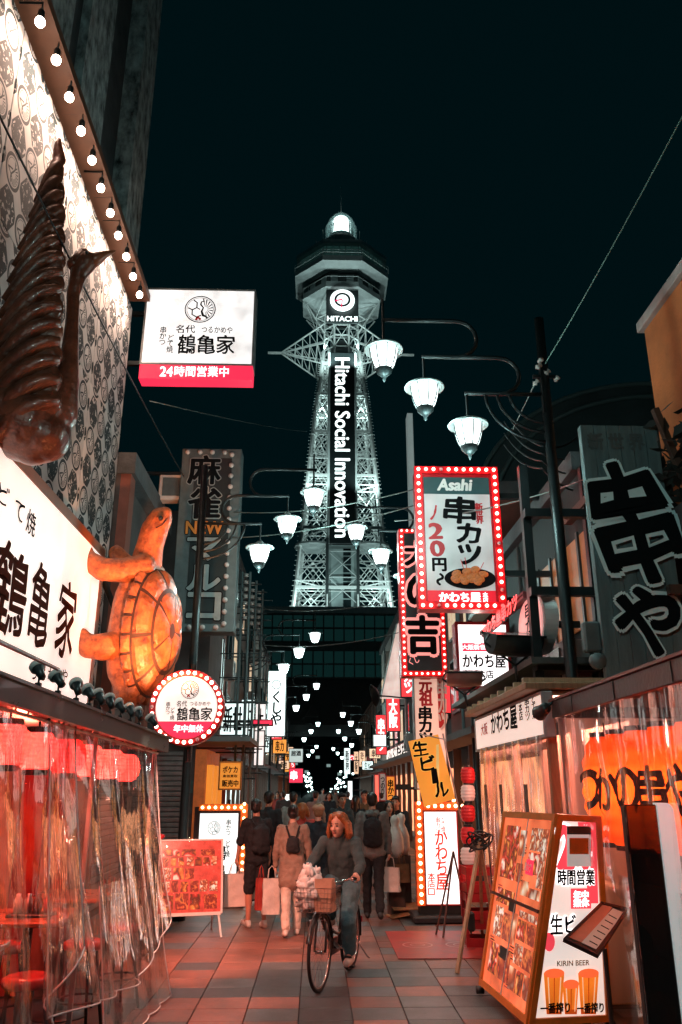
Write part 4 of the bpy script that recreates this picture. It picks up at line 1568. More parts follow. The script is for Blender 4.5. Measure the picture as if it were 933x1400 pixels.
# inner wall of the terrace, counter, tables, stools
iw = thing('terrace_interior', 'red and orange panelled restaurant front behind the plastic curtain', 'wall', (-3.3, 6, 0))
for k in range(9):
    boxo('panel', (REDP, mat('dark_red', (.2, .02, .02), .5), ORANGEP, REDP, mat('cream', (.6, .42, .3), .6), MATS['dark_red'], REDP, ORANGEP, MATS['dark_red'])[k], iw, -.1, 0, -3.2 + k * .65, -2.56 + k * .65, 0, 2.28, b=.006)
for k in range(3):
    boxo('end_panel', (mat('cream', (.6, .42, .3), .6), REDP, mat('pink_panel', (.5, .2, .15), .5), REDP, MATS['dark_red'])[k], iw, .05 + k * .27, .31 + k * .27, 2.66, 2.72, 0, 2.28, b=.006)
boxo('counter', WOODD, iw, .02, .35, -3, 2.2, 0, 1.05, b=.01)
boxo('floor', mat('terrace_floor', (.06, .045, .04), .5), iw, 0, 1.7, -3.4, 2.4, -.03, .004)
for k in range(5):
    boxo('menu_slip', PAPER, iw, .004, .012, -2.6 + k * .95, -2.3 + k * .95, 1.45, 2.0)


def table(loc, label, w=.62, d=.75, h=.96):
    t = thing('bar_table', label, 'table', loc, R(3), 'high tables in the terrace')
    boxo('top', mat('table_orange', (.34, .10, .04), .3, var=.3, coat=.4), t, -w / 2, w / 2, -d / 2, d / 2, h - .035, h, b=.008)
    MB().tube([(0, 0, .04), (0, 0, h - .04)], .035, 10).build('pedestal', BLACK, t, True)
    MB().lathe([(0, .05), (.05, .05), (.24, .02), (.25, 0), (0, 0)], 20).build('base', BLACK, t, True)
    return t


def stool(loc, label, h=.68):
    t = thing('bar_stool', label, 'stool', loc, rnd.uniform(0, 1.5), 'red topped stools in the terrace')
    c = MB(); c.lathe([(0, h + .0), (.13, h), (.165, h - .015), (.17, h - .05), (.15, h - .07), (0, h - .07)], 20)
    c.build('seat', mat('vinyl_red', (.5, .03, .03), .3, coat=.4), t, True)
    for k in range(4):
        a = R(45 + 90 * k)
        MB().tube([(.11 * math.cos(a), .11 * math.sin(a), h - .06), (.21 * math.cos(a), .21 * math.sin(a), 0)], .013, 6).build('leg', BLACK, t, True)
    rg = MB(); rg.tube([(.175 * math.cos(R(15 * k)), .175 * math.sin(R(15 * k)), .25) for k in range(25)], .009, 5)
    rg.build('foot_ring', BLACK, t, True)
    return t


table((-2.2, 8.0, 0), 'farthest high orange-topped table in the curtained terrace')
table((-2.15, 6.75, 0), 'middle high orange-topped table in the curtained terrace, condiments on it')
table((-2.2, 5.3, 0), 'nearest high orange-topped table in the curtained terrace')
for (x, y, lab) in ((-1.9, 7.45, 'red stool at the far table by the terrace corner'), (-1.92, 6.15, 'red stool before the middle table, nearest the street'), (-2.5, 7.35, 'red stool behind the middle table near the counter'), (-2.35, 6.0, 'red stool between the near and middle tables'), (-1.78, 8.25, 'tall stool at the far corner of the terrace'), (-2.2, 4.75, 'red stool at the near table')):
    stool((x, y, 0), lab)
cd = thing('condiment_tray', 'tray of sauce pots on the middle high table behind the curtain', 'tray', (-2.12, 6.7, .96))
boxo('tray', BLACK, cd, -.16, .16, -.1, .1, .0, .02, b=.004)
for k in range(4):
    MB().lathe([(0, 0), (.03, 0), (.034, .03), (.032, .09), (.018, .11), (.018, .13), (0, .13)], 12).build('sauce_pot', (WHITE, STEEL, WOODD, REDP)[k], cd, True, (-.11 + .075 * k, .01 * (k % 2), .021))
po = thing('belt_post', 'short dark teal post standing at the near end of the curtain', 'post', P(34, 1402, Z=0.12))
po.location.z = 0
MB().lathe([(0, 0), (.11, 0), (.11, .02), (.03, .03), (.027, .30), (.045, .31), (.045, .42), (.03, .43), (0, .43)], 16).build('post', TEALP, po, True)

# plastic curtains
PLA = plastic_mat('clear_plastic', (.97, .98, .98), .27, .010, (.85, .72, .7), .02)


def curtain(label, s0, s1, hem, seed, amp=.05, n=7, fan=0., zt=2.2, off0=-.10, off1=.10, tie=0.):
    q = random.Random(seed)
    ph = q.random() * 6

    def fn(u, v):
        s = s0 + (s1 - s0) * u + fan * v ** 1.3 * math.sin(math.pi * min(1, u * 1.15)) ** .7
        base = edge(s)
        o_ = off0 + (off1 - off0) * v ** 1.2
        fold = amp * (.35 + .65 * v) * (1.6 * abs(math.sin(u * n * math.pi + ph + .9 * v * math.sin(u * 7 + ph))) - .9 + .5 * math.sin(u * n * 4.7 + 2.1 * v + ph * 2))
        fold += .02 * noise.noise(Vector((u * 6, v * 1.5, seed)))
        hz = hem(u)
        zt_ = zt + rise(base.y)
        z = zt_ + (hz - zt_) * v
        p = base + en * (o_ + fold) + ed * (.02 * math.sin(v * 5 + u * 20))
        return (p.x, p.y, z)
    o = MB().grid(fn, 90, 36).build('plastic_curtain', PLA, None, True)
    tag(o, label, 'curtain', 'clear curtains of the terrace')
    HEM = mat('hem_film', (.75, .75, .75), .2, var=.1)
    for uu in (0, 1):
        MB().tube([fn(uu, j / 20) for j in range(21)], .006, 5).build('seam', HEM, o, True)
    MB().tube([fn(j / 60, 1) for j in range(61)], .007, 5).build('hem', HEM, o, True)
    for j in range(14):
        p_ = Vector(fn(j / 13, 0))
        MB().tube([p_, p_ + Vector((0, 0, .035))], .008, 5).build('hook', STEEL, o)
    return o


curtain('near clear plastic curtain with curved raised hem before the tables', .05, .60, lambda u: .10 + .75 * max(0, (u - .45) / .55) ** 1.5, 3, .045, 6, fan=.075)
curtain('middle clear plastic curtain drawn up in folds under the lanterns', .52, .99, lambda u: .55 - .25 * math.sin(u * math.pi) + .15 * u, 5, .048, 5, off1=.15, fan=.07)
curtain('clear plastic sheet reaching the ground at the far terrace corner', .70, 1.0, lambda u: .02, 8, .02, 3, off0=.0, off1=.17, zt=1.1, fan=.02)

# return curtain at the far end of the terrace
def fnr(u, v):
    p = EB + Vector((-1.85 * u - .05, .03 * math.sin(u * 30) * (.4 + v), 0)) + en * (.1 * v * (1 - u))
    return (p.x, p.y, 2.22 - 2.18 * v)


o = MB().grid(fnr, 40, 14).build('plastic_curtain', PLA, None, True)
tag(o, 'clear plastic end curtain between the terrace and the shutter', 'curtain', 'clear curtains of the terrace')

# ------------------------------------------------------------------ left: beyond the terrace
ms = thing('menu_easel', 'plastic-wrapped red menu board on an easel beyond the terrace curtain', 'menu board', P(258, 1282, Z=0), R(14))
ms.scale = (.88, .95, .98)
tilt = R(-14)
Mx = Matrix.Rotation(tilt, 4, 'X')
bd = boxo('board', mat('menu_red_print', (.55, .07, .05), .25, var=.5, vs=7, es=.18, ecol=(1, .12, .08)), ms, -.47, .47, 0, .012, .30, 1.22, M=Mx)
q = random.Random(77)
DISHES = [food_mat('food_print_%d' % i, i * 3.7, .28, sc) for i, sc in enumerate((9, 13, 11, 16, 12, 8, 18))]
zc_ = .34
for (rowh, n) in ((.22, 4), (.16, 6), (.17, 5), (.13, 7), (.1, 3)):
    xc_ = -.44
    for j in range(n):
        w_ = .86 / n * q.uniform(.75, 1.0)
        if q.random() < .85:
            boxo('dish_photo', q.choice(DISHES), bd, xc_, xc_ + w_ - .012, -.003 - .0005 * j, -.0005, zc_, zc_ + rowh * q.uniform(.8, .93), M=Mx)
        xc_ += .88 / n
    zc_ += rowh
fr_ = MB()
for a in ((-.5, -.47, .28, 1.24), (.47, .5, .28, 1.24), (-.47, .47, 1.22, 1.24), (-.47, .47, .26, .30)):
    fr_.box(a[0], a[1], -.015, .02, a[2], a[3], M=Mx)
fr_.build('frame', WHITE, ms)
for s in (-1, 1):
    MB().tube([Mx @ Vector((s * .44, .03, .3)), (s * .47, -.12, 0)], .016, 6).build('leg', WHITE, ms)
    MB().tube([Mx @ Vector((s * .40, .03, 1.1)), (s * .42, .62, 0)], .016, 6).build('leg', WHITE, ms)


def fnw(u, v):
    x = -.5 + u; z = .28 + .98 * v
    y = -.02 - .02 * abs(noise.noise(Vector((u * 5, v * 4, 2)))) - .02 * abs(math.sin(u * 9 + v * 6))
    return Mx @ Vector((x, y, z))


MB().grid(fnw, 26, 24).build('plastic_wrap', PLA, ms, True)
MB().lathe([(0, 0), (.05, .02), (.06, .06), (.0, .08)], 12).build('clip_lamp', REDP, ms, True, Mx @ Vector((-.48, -.02, 1.24)))

S = Sign('lightbox_sign', 'standing white lightbox with orange bulb frame behind the wrapped menu board', 'sign', 274, 1112, 322, 1222, Y=14.6, depth=.3)
boxo('cabinet', BLACK, S.t, S.x0 - .1, S.x1 + .12, .02, .3, -.0, S.z1 + .1)
S.box(BLACK, LBC, bez=.04)
fo = MB()
fo.box(S.x0 - .02, S.x1 + .16, -.03, .02, S.z1 + .041, S.z1 + .15)
fo.box(S.x1 + .041, S.x1 + .16, -.03, .02, S.z0 - .1, S.z1 + .04)
fo.build('bulb_frame', ORANGEP, S.t)
bulbs(S.t, [(S.x0 + .04 + .11 * k, -.05, S.z1 + .095) for k in range(7)] + [(S.x1 + .1, -.05, S.z0 + .02 + .115 * k) for k in range(13)], mat('orange_bulb', (1, .8, .6), .3, es=9, ecol=(1, .42, .18), var=0), .026)
e = S.L(293, 1132)
emblem(S.t, e[0], e[1], .11, INK)
for ch, y in (('鶴', 1166), ('亀', 1190), ('家', 1212)):
    S.txt(ch, 299, y, 20, 22, INK, bold=.025, jit=.05)
S.txt(vert('串かつ どて焼'), 312, 1146, 7, 52, INK, bold=.02)
boxo('plinth', BLACK, S.t, S.x0 - .14, S.x1 + .16, -.1, .4, -S.loc.z + .005, -.002, b=.01)

# shuttered shop next door
L1 = thing('shutter_shop', 'narrow shop with closed roller shutter and posters beyond the terrace', 'building', (-3.55, 16.4, 0))
boxo('wall', mat('shop_wall', (.07, .065, .065), .8, var=.4, vs=1.5, bump=.3, bs=20), L1, -6, 0, -2.95, 2.9, 0, 7.4)
boxo('column', mat('red_brown', (.2, .07, .05), .6), L1, 0, .18, -2.95, -2.6, 2.6, 7.2)
boxo('column', MATS['red_brown'], L1, 0, .18, -.2, .15, 2.6, 7.2)
boxo('parapet', MATS['dark_concrete'], L1, -6, .25, -3.0, 2.9, 7.2, 7.6)
SHT = mat('shutter_metal', (.20, .21, .21), .45, .5, var=.25)
for k in range(26):
    boxo('slat', SHT, L1, .0, .035, -2.5, 2.4, .02 + k * .098, .02 + k * .098 + .09, b=.02)
for (y0, z0, w, h, m) in ((-1.2, 1.0, .5, .75, 'poster_dark'), (-1.9, 1.7, .55, .3, 'poster_teal'), (-.5, 1.1, .4, .6, 'poster_cream')):
    boxo('poster', mat(m, {'poster_dark': (.05, .07, .07), 'poster_teal': (.03, .10, .10), 'poster_cream': (.4, .33, .27)}[m], .5, var=.5, vs=9), L1, .04, .046, y0, y0 + w, z0, z0 + h)
for k in range(4):
    wz = 4.2
    f_ = boxo('window', PALE, L1, .0, .06, -2.3 + k * 1.25, -1.3 + k * 1.25, wz, wz + 1.5)
    boxo('pane', GLASSD, f_, .061, .07, -2.22 + k * 1.25, -1.82 + k * 1.25, wz + .08, wz + 1.42)
    boxo('pane', GLASSD, f_, .061, .07, -1.78 + k * 1.25, -1.38 + k * 1.25, wz + .08, wz + 1.42)
ac = thing('air_conditioner', 'pale air conditioner box on the roof edge left of the mahjong sign', 'air conditioner', P(236, 686, Y=15.9))
boxo('case', mat('ac_white', (.6, .58, .55), .5), ac, -.28, .28, -.15, .15, 0, .56, b=.02)
boxo('grille', PALE, ac, -.2, .2, -.165, -.152, .08, .48)
# orange card-shop front
S = Sign('shop_banner', 'orange banner for trading cards bought and sold, above the lightbox', 'sign', 302, 1043, 328, 1078, Y=16.2, depth=.06)
YEL = mat('banner_orange', (.75, .25, .03), .5, es=.55, ecol=(1, .33, .04), var=0)
S.box(ORANGEP, YEL, bez=.03)
S.txt('ポケカ', 315, 1052, 20, 9, INK, bold=.04)
S.txt('高価買取', 315, 1061, 20, 4, INK, bold=.03)
S.txt('販売中', 315, 1071, 22, 9, INK, bold=.04)
MB().tube([(0, .05, -.2), (0, .05, -S.loc.z)], .03, 6).build('post', IRON, S.t)
cs = thing('card_shop', 'orange-lit card shop front with awning beyond the shutter', 'building', (-2.25, 18.4, 0))
boxo('wall', mat('card_orange', (.45, .12, .03), .6, es=.12, ecol=(1, .22, .05), var=.4), cs, -.22, 0, -1.2, 1.2, 0, 2.6)
boxo('side_wall', MATS['shop_wall'], cs, -1.3, -.225, -1.15, -1.0, 0, 2.7)
for k in range(26):
    boxo('slat', SHT, cs, -1.28, -.42, -1.19, -1.155, .02 + k * .098, .02 + k * .098 + .09, b=.02)
for (x0_, z0_, w_, h_, m_) in ((-.40, 1.1, .16, .5, 'poster_dark'), (-.40, 1.75, .16, .25, 'poster_teal')):
    boxo('poster', MATS[m_], cs, x0_, x0_ + w_, -1.17, -1.16, z0_, z0_ + h_)
for k in range(3):
    boxo('lit_column', YEL, cs, .002, .12, -1.0 + k * .8, -.7 + k * .8, 0, 2.3)
boxo('awning', mat('awning_grey', (.15, .15, .15), .7), cs, -.6, .9, -1.4, 1.3, 2.75, 2.85)
boxo('upper_wall', MATS['shop_wall'], cs, -6, -.05, -1.2, 1.4, 2.86, 7.8)

# ------------------------------------------------------------------ right side signs
REDFR = mat('red_frame', (.6, .008, .016), .35, var=.2)
RBULB = mat('red_frame_bulb', (1, .7, .65), .3, es=16, ecol=(1, .13, .10), var=0)

S = Sign('price_sign', 'tall beer and skewer price sign framed by red bulbs, hung over the street', 'sign', 568, 640, 691, 832, Y=10.7, depth=.34)
bw = .085
boxo('cabinet', REDFR, S.t, S.x0, S.x1, .02, .34, S.z0, S.z1, b=.01)
fr_ = MB()
fr_.box(S.x0 - .02, S.x0 + bw, -.03, .02, S.z0 - .02, S.z1 + .02)
fr_.box(S.x1 - bw, S.x1 + .02, -.03, .02, S.z0 - .02, S.z1 + .02)
fr_.box(S.x0 + bw, S.x1 - bw, -.03, .02, S.z1 - bw, S.z1 + .02)
fr_.box(S.x0 + bw, S.x1 - bw, -.03, .02, S.z0 - .02, S.z0 + bw)
fr_.build('bulb_frame', REDFR, S.t)
zt = S.L(620, 675.5)[1]; zb = S.L(630, 807)[1]
xi0, xi1 = S.x0 + bw + .03, S.x1 - bw - .03
boxo('header', mat('header_teal', (.03, .07, .075), .35, es=.03, ecol=(.2, .8, .8), var=.2), S.t, xi0, xi1, .004, .02, zt + .003, S.z1 - bw - .05)
boxo('face', mat('price_face', (.5, .5, .5), .35, es=.2, ecol=(.86, .92, .92), var=.12, vs=2, evar=.5), S.t, xi0, xi1, .004, .02, zb, zt)
boxo('footer', mat('footer_red', (.5, .012, .02), .35, es=.45, ecol=(1, .02, .05), var=.1), S.t, xi0, xi1, .004, .02, S.z0 + bw + .01, zb - .003)
S.txt('Asahi', 622, 663, 45, 15, WHITEINK, y=-.003, bold=.05, slant=.15)
for ch, x, y, w, h in (('串', 629, 697, 42, 35), ('カ', 641, 729, 30, 26), ('ツ', 642, 758, 29, 26)):
    S.txt(ch, x, y, w, h, INK, y=-.003, bold=.055, jit=.05, rot=R(4))
S.txt(vert('新世界'), 655.5, 702, 10, 28, REDINK, y=-.003, bold=.05)
for ch, x, y, w, h in (('ノ', 593, 701, 9, 20), ('2', 596, 726, 17, 20), ('0', 598, 750, 17, 20)):
    S.txt(ch, x, y, w, h, REDINK, y=-.003, bold=.06, jit=.03)
S.txt('円', 601, 772, 18, 17, INK, y=-.003, bold=.05)
S.txt('〜', 602, 792, 16, 8, INK, y=-.003, bold=.05, rot=R(-75))
S.txt('かわち屋', 629, 817, 56, 13, WINK_E, y=-.003, bold=.05)
S.txt(vert('本店'), 664, 817, 7, 14, WINK_E, y=-.003, bold=.03)
# printed plate of skewers
pc = S.L(643, 788)
pl = MB()
pl.lathe([(0, 0), (.36, 0)], 36, (pc[0], -.002, pc[1] - .03), M=Matrix.Diagonal((1, 1, .42)) @ Matrix.Rotation(R(90), 3, 'X'))
plo = pl.build('plate_print', INK, S.t)
FRY = mat('fried_print', (.45, .13, .03), .5, var=.6, vs=30, es=.12, ecol=(.8, .2, .03))
q = random.Random(4)
for k in range(13):
    a = k * 2.4
    rx = .25 * math.sqrt(k / 13)
    mb = MB()
    mb.ell((0, 0, 0), (.055 + .02 * q.random(), .006, .045 + .012 * q.random()), 12, 8, M=Matrix.Rotation(q.uniform(-.6, .6), 3, 'Y'))
    mb.build('skewer_print', FRY, plo, True, (pc[0] + rx * math.cos(a), -.009 - .0012 * k, pc[1] + .0 + rx * .42 * math.sin(a)))
for dx, dz in ((-.12, .24), (-.06, .27), (.2, .2)):
    MB().tube([(pc[0] + dx * .6, -.008, pc[1] + .05), (pc[0] + dx, -.008, pc[1] + dz)], .005, 5).build('stick_print', REDINK, plo)
W = S.x1 - S.x0; Hh = S.z1 - S.z0
bp = []
nb = 11
for k in range(nb):
    x = S.x0 + .04 + (W - .08) * k / (nb - 1)
    bp += [(x, -.045, S.z1 - .03), (x, -.045, S.z0 + .03)]
for k in range(1, 18):
    z = S.z0 + .03 + (Hh - .06) * k / 18
    bp += [(S.x0 + .035, -.045, z), (S.x1 - .035, -.045, z)]
bulbs(S.t, bp, RBULB, .027, .13, 3, BULBOFF)
for z in (.5, Hh - .4):
    MB().box(S.x1 + .021, S.x1 + .75, .14, .22, z, z + .08).build('bracket', IRON, S.t)

S = Sign('vertical_sign', 'dark vertical sign with pink outlined lettering and red bulbs behind the price sign', 'sign', 545, 722, 613, 925, Y=12.6, depth=.3)
boxo('cabinet', REDFR, S.t, S.x0, S.x1, .02, .3, S.z0, S.z1, b=.01)
boxo('face', mat('teal_black_face', (.015, .035, .04), .4), S.t, S.x0 + .09, S.x1 - .09, -.002, .019, S.z0 + .09, S.z1 - .09)
PINK = mat('pink_neon', (.8, .3, .28), .4, es=.75, ecol=(1, .36, .32), var=0)
for ch, x, y, w, h in (('大', 572, 757, 36, 32), ('の', 577, 808, 38, 44), ('吉', 578, 868, 42, 50)):
    S.txt(ch, x, y, w, h, INK, y=-.02, bold=.05, outline=.075, om=PINK)
S.txt('くし', 566, 903, 14, 10, PINK, y=-.01, bold=.02, rot=R(-20))
bp = []
for k in range(8):
    x = S.x0 + .05 + (S.x1 - S.x0 - .1) * k / 7
    bp += [(x, -.01, S.z1 - .045), (x, -.01, S.z0 + .045)]
for k in range(1, 24):
    z = S.z0 + .05 + (S.z1 - S.z0 - .1) * k / 24
    bp += [(S.x0 + .045, -.01, z), (S.x1 - .045, -.01, z)]
bulbs(S.t, bp, mat('small_red_bulb', (1, .6, .55), .3, es=10, ecol=(1, .22, .18), var=0), .019)
MB().box(S.x1, S.x1 + 1.3, .1, .18, 1.2, 1.3).build('bracket', IRON, S.t)

S = Sign('box_sign', 'white lit sign with red strip behind the big flood lamps', 'sign', 626, 854, 697, 938, Y=13.4, depth=.3)
S.box(REDP, mat('lightbox_hot', (.85, .85, .85), .35, es=1.5, ecol=(1, .93, .93), var=0), bez=.05)
zz = S.L(660, 885)
boxo('red_band', LBR, S.t, S.x0 + .06, S.x1 - .15, -.008, -.001, zz[1] - .07, zz[1] + .07)
S.txt('大阪新世界', 652, 885, 40, 7, WINK_E, y=-.012, bold=.04)
S.txt('かわち屋', 662, 904, 58, 18, INK, bold=.04)
S.txt('本店', 664, 922, 22, 11, INK, bold=.03)
MB().box(S.x1 + .05, S.x1 + .9, .1, .18, .5, .6).build('bracket', IRON, S.t)

# slanting red neon strip along the eaves
S = Sign('neon_strip_sign', 'slanting strip of red neon lettering under the price sign', 'sign', 658, 868, 716, 812, X=2.55, depth=.1)
S.box(mat('neon_back', (.1, .01, .012), .5), mat('neon_dark', (.08, .008, .01), .5), bez=.03)
S.txt('かわち屋串カツ', 687, 842, 50, 22, mat('neon_red', (.9, .1, .1), .4, es=2.2, ecol=(1, .07, .07), var=0), y=-.03, bold=.03)
MB().ell((S.x0 + .3, -.12, -.12), .07, 10, 8).build('bulb', mat('hot_bulb', (1, .9, .85), .3, es=22, ecol=(1, .65, .55), var=0), S.t, True)

# oval pink sign seen nearly edge-on
S = Sign('oval_sign', 'tall oval pink sign with pale rim beside the lamp post', 'sign', 712, 905, 742, 797, X=2.62, depth=.18)
cx = (S.x0 + S.x1) / 2; cz = (S.z0 + S.z1) / 2; rx = (S.x1 - S.x0) / 2; rz = (S.z1 - S.z0) / 2
A = [R(9 * k) for k in range(40)]
MB().poly([(cx + rx * math.cos(a), cz + rz * math.sin(a)) for a in A], .16).build('rim', WHITE, S.t)
MB().poly([(cx + rx * .86 * math.cos(a), cz + rz * .92 * math.sin(a)) for a in A], .01).build('face', mat('oval_pink', (.75, .33, .3), .5, es=.55, ecol=(1, .45, .42), var=.1), S.t, loc=(0, -.012, 0))
S.txt(vert('串かつ'), 727, 852, 12, 64, INK, y=-.02, bold=.03, jit=.05)
MB().box(cx - .03, cx + .03, .16, .6, cz - .04, cz + .04).build('bracket', IRON, S.t)

# ceramic-white vertical banner box: original kushikatsu
S = Sign('vertical_sign', 'cream vertical sign board with red and black lettering above the beer flag', 'sign', 566, 914, 612, 1078, Y=12.9, depth=.24)
CRM2 = mat('cream_sign', (.78, .64, .55), .5, es=.45, ecol=(1, .62, .48), var=.08)
S.box(mat('grey_side', (.22, .25, .26), .5), CRM2, bez=.015)
S.txt(vert('元祖'), 582, 946, 17, 38, REDINK, bold=.05)
S.txt(vert('串カツ'), 582, 992, 17, 52, INK, bold=.045)
S.txt(vert('大阪店'), 575, 1054, 10, 32, INK, bold=.03)
x0 = S.L(598, 930)[0]
boxo('red_panel', REDINK, S.t, x0, S.x1 - .01, -.006, -.001, S.z0 + .9, S.z1 - .12)
S.txt(vert('串カツ'), 605, 962, 12, 72, WHITEINK, y=-.011, bold=.05)
MB().tube([(0, .12, 0), (0, .12, -S.loc.z)], .03, 6).build('post', IRON, S.t)

# yellow draught beer flag
fl = thing('beer_flag', 'tilted yellow draught beer flag above the lit menu box with bulbs', 'flag', P(610, 1100, Y=12.3))
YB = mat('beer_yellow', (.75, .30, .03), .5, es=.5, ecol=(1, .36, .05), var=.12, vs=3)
fw, fh = .47, .94
fo = MB().grid(lambda u, v: ((u - .5) * fw, .025 * math.sin(v * 5 + u * 3), v * fh), 8, 14).build('cloth', YB, fl, True, (-.09, 0, .02), (0, R(-13), 0))
mb = MB(); mb.poly([(-.04, .1), (.02, .1), (.2, .8), (.16, .8)], .002)
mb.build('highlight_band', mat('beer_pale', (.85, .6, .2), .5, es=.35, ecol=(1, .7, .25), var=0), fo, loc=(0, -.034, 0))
for ch, x, z, s in (('生', -.09, .80, .21), ('ビ', -.03, .58, .2), ('｜', .02, .38, .2), ('ル', .07, .18, .2)):
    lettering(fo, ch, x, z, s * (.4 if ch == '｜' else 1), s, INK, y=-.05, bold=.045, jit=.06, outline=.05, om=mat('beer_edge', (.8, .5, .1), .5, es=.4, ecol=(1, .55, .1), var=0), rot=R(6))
MB().tube([(.28, .02, -.6), (.0, .02, 1.0)], .012, 6).build('pole', STEEL, fl)
MB().tube([(-.34, .02, .99), (.04, .02, .91)], .010, 6).build('cross_rod', STEEL, fl)

# standing lightbox with bulbs
S = Sign('lightbox_sign', 'standing white lightbox with red lettering inside an orange bulb frame', 'sign', 580, 1110, 629, 1236, Y=12.9, depth=.32)
S.box(REDP, mat('lightbox_pinkwhite', (.85, .85, .85), .35, es=1.5, ecol=(1, .93, .9), var=0), bez=.02)
OFR = mat('orange_frame', (.65, .12, .03), .4, var=.15)
fo = MB()
w = .125
fo.box(S.x0 - .02 - w, S.x0 - .021, -.03, .1, S.z0 - .02, S.z1 + .02 + w)
fo.box(S.x0 - .02, S.x1 + .04, -.03, .1, S.z1 + .021, S.z1 + .02 + w)
fo.build('bulb_frame', OFR, S.t)
OB = mat('amber_bulb', (1, .9, .7), .3, es=11, ecol=(1, .5, .24), var=0)
bulbs(S.t, [(S.x0 - .02 - w / 2, -.05, S.z0 + .03 + .105 * k) for k in range(14)] + [(S.x0 + .06 + .105 * k, -.05, S.z1 + .085) for k in range(6)] + [(S.x1 - .03, -.05, S.z1 + .17)], OB, .026)
RI = mat('lit_red_print', (.75, .03, .02), .5, es=.5, ecol=(1, .08, .04), var=0)
S.txt(vert('かわち屋'), 604, 1176, 17, 82, RI, bold=.035, jit=.04)
S.txt(vert('串カツ'), 599, 1128, 6, 22, RI, bold=.02)
S.txt(vert('どて焼'), 606, 1127, 6, 22, RI, bold=.02)
S.txt(vert('本店'), 590, 1203, 10, 20, RI, bold=.03)
S.txt('□', 590, 1219, 9, 9, RI, bold=.03)
boxo('base', BLACK, S.t, S.x0 - .1, S.x1 + .02, .0, .3, -S.loc.z + .06, -.021)
boxo('plinth', mat('plinth_dark', (.02, .022, .024), .5), S.t, S.x0 - .22, S.x1 + .12, -.2, .5, -S.loc.z + .005, -S.loc.z + .1, b=.02)

# ------------------------------------------------------------------ kawachi shop front
kx, ky0, ky1 = 2.25, 8.05, 11.3
ks = thing('skewer_shop', 'pink-lit timber skewer shop front behind clear sheets, below the price sign', 'building', (kx, 9.7, 0))
PINKW = mat('pinkish_wood', (.5, .30, .22), .55, var=.35, vs=3, stretch=(6, 6, .7))
for k in range(14):
    boxo('board', PINKW, ks, .85 + .004 * (k % 2), .95, -1.65 + k * .24, -1.415 + k * .24, 0, 2.5, b=.006)
boxo('floor', mat('shop_floor', (.1, .06, .05), .5), ks, .0, .9, -1.6, 1.6, -.03, .006)
boxo('ceiling', WOODP, ks, .03, .95, -1.64, 1.6, 2.74, 2.78)
for y in (-1.6, -.1, 1.55):
    boxo('post', WOOD, ks, .03, .12, y - .045, y + .045, 0, 2.7, b=.008)
boxo('counter', WOODP, ks, .35, .8, -1.5, 1.5, 0, .95, b=.01)
boxo('eave', WOOD, ks, -.18, .95, -1.72, 1.66, 2.79, 2.86, b=.01)
for k in range(9):
    boxo('rafter', WOODP, ks, -.16, .9, -1.6 + k * .39, -1.53 + k * .39, 2.865, 2.92)
blind = MB()
for k in range(3):
    blind.tube([(.14, -1.45 + k * 1.0, 2.28), (.14, -.6 + k * 1.0, 2.28)], .04, 10)
blind.build('rolled_blind', mat('blind_cream', (.6, .5, .42), .7), ks, True)
for k, y in enumerate((-.9, .3, 1.2)):
    tg = boxo('hanging_tag', BLACK, ks, -.045, -.035, y - .06, y + .06, 1.5, 1.9)
lamp('shop_light', 'POINT', (kx + .5, 9.2, 2.5), 90, (1, .36, .26), None, .12)
lamp('shop_light', 'POINT', (kx + .5, 10.6, 2.5), 75, (1, .34, .24), None, .12)
PLB = plastic_mat('hazy_plastic', (.92, .88, .86), .24, .26, (.85, .72, .66), .1)


def xsheet(label, X0, X1, y0, y1, zt, zb, amp, n, m, seed, group=None, nu=70, nv=24):
    def fn(u, v):
        y = y0 + (y1 - y0) * u
        x = X0 + (X1 - X0) * v + amp * (.4 + .6 * v) * math.sin(u * n * 6.283 + seed + .7 * v) + amp * noise.noise(Vector((u * 8, v * 3, seed)))
        z = zt + ((zb(u) if callable(zb) else zb) - zt) * v
        return (x, y, z)
    o = MB().grid(fn, nu, nv).build('plastic_curtain', m, None, True)
    tag(o, label, 'curtain', group)
    return o


xsheet('hazy clear sheet across the pink-lit skewer shop front', kx - .03, kx - .05, ky0 + .02, ky1 - .02, 2.36, .03, .025, 9, PLB, 2)
S = Sign('fascia_sign', 'long cream fascia sign with black lettering along the skewer shop eaves', 'sign', 651, 1000, 741, 948, X=kx - .02, depth=.1)
S.z0 = 2.36 - S.loc.z; S.z1 = 2.74 - S.loc.z
S.box(mat('fascia_grey', (.3, .3, .3), .5), mat('fascia_lit', (.8, .7, .62), .5, es=.62, ecol=(1, .74, .64), var=.05), bez=.03)
S.txt('かわち屋', 690, 985, 36, 30, INK, bold=.05, jit=.04)
S.txt(vert('本店'), 713, 973, 5, 24, INK, bold=.03)
S.txt(vert('串カツ'), 722, 969, 6, 32, INK, bold=.03)
S.txt(vert('どて焼'), 731, 966, 6, 34, INK, bold=.03)
S.txt('大阪', 663, 997, 9, 16, REDINK, bold=.02)

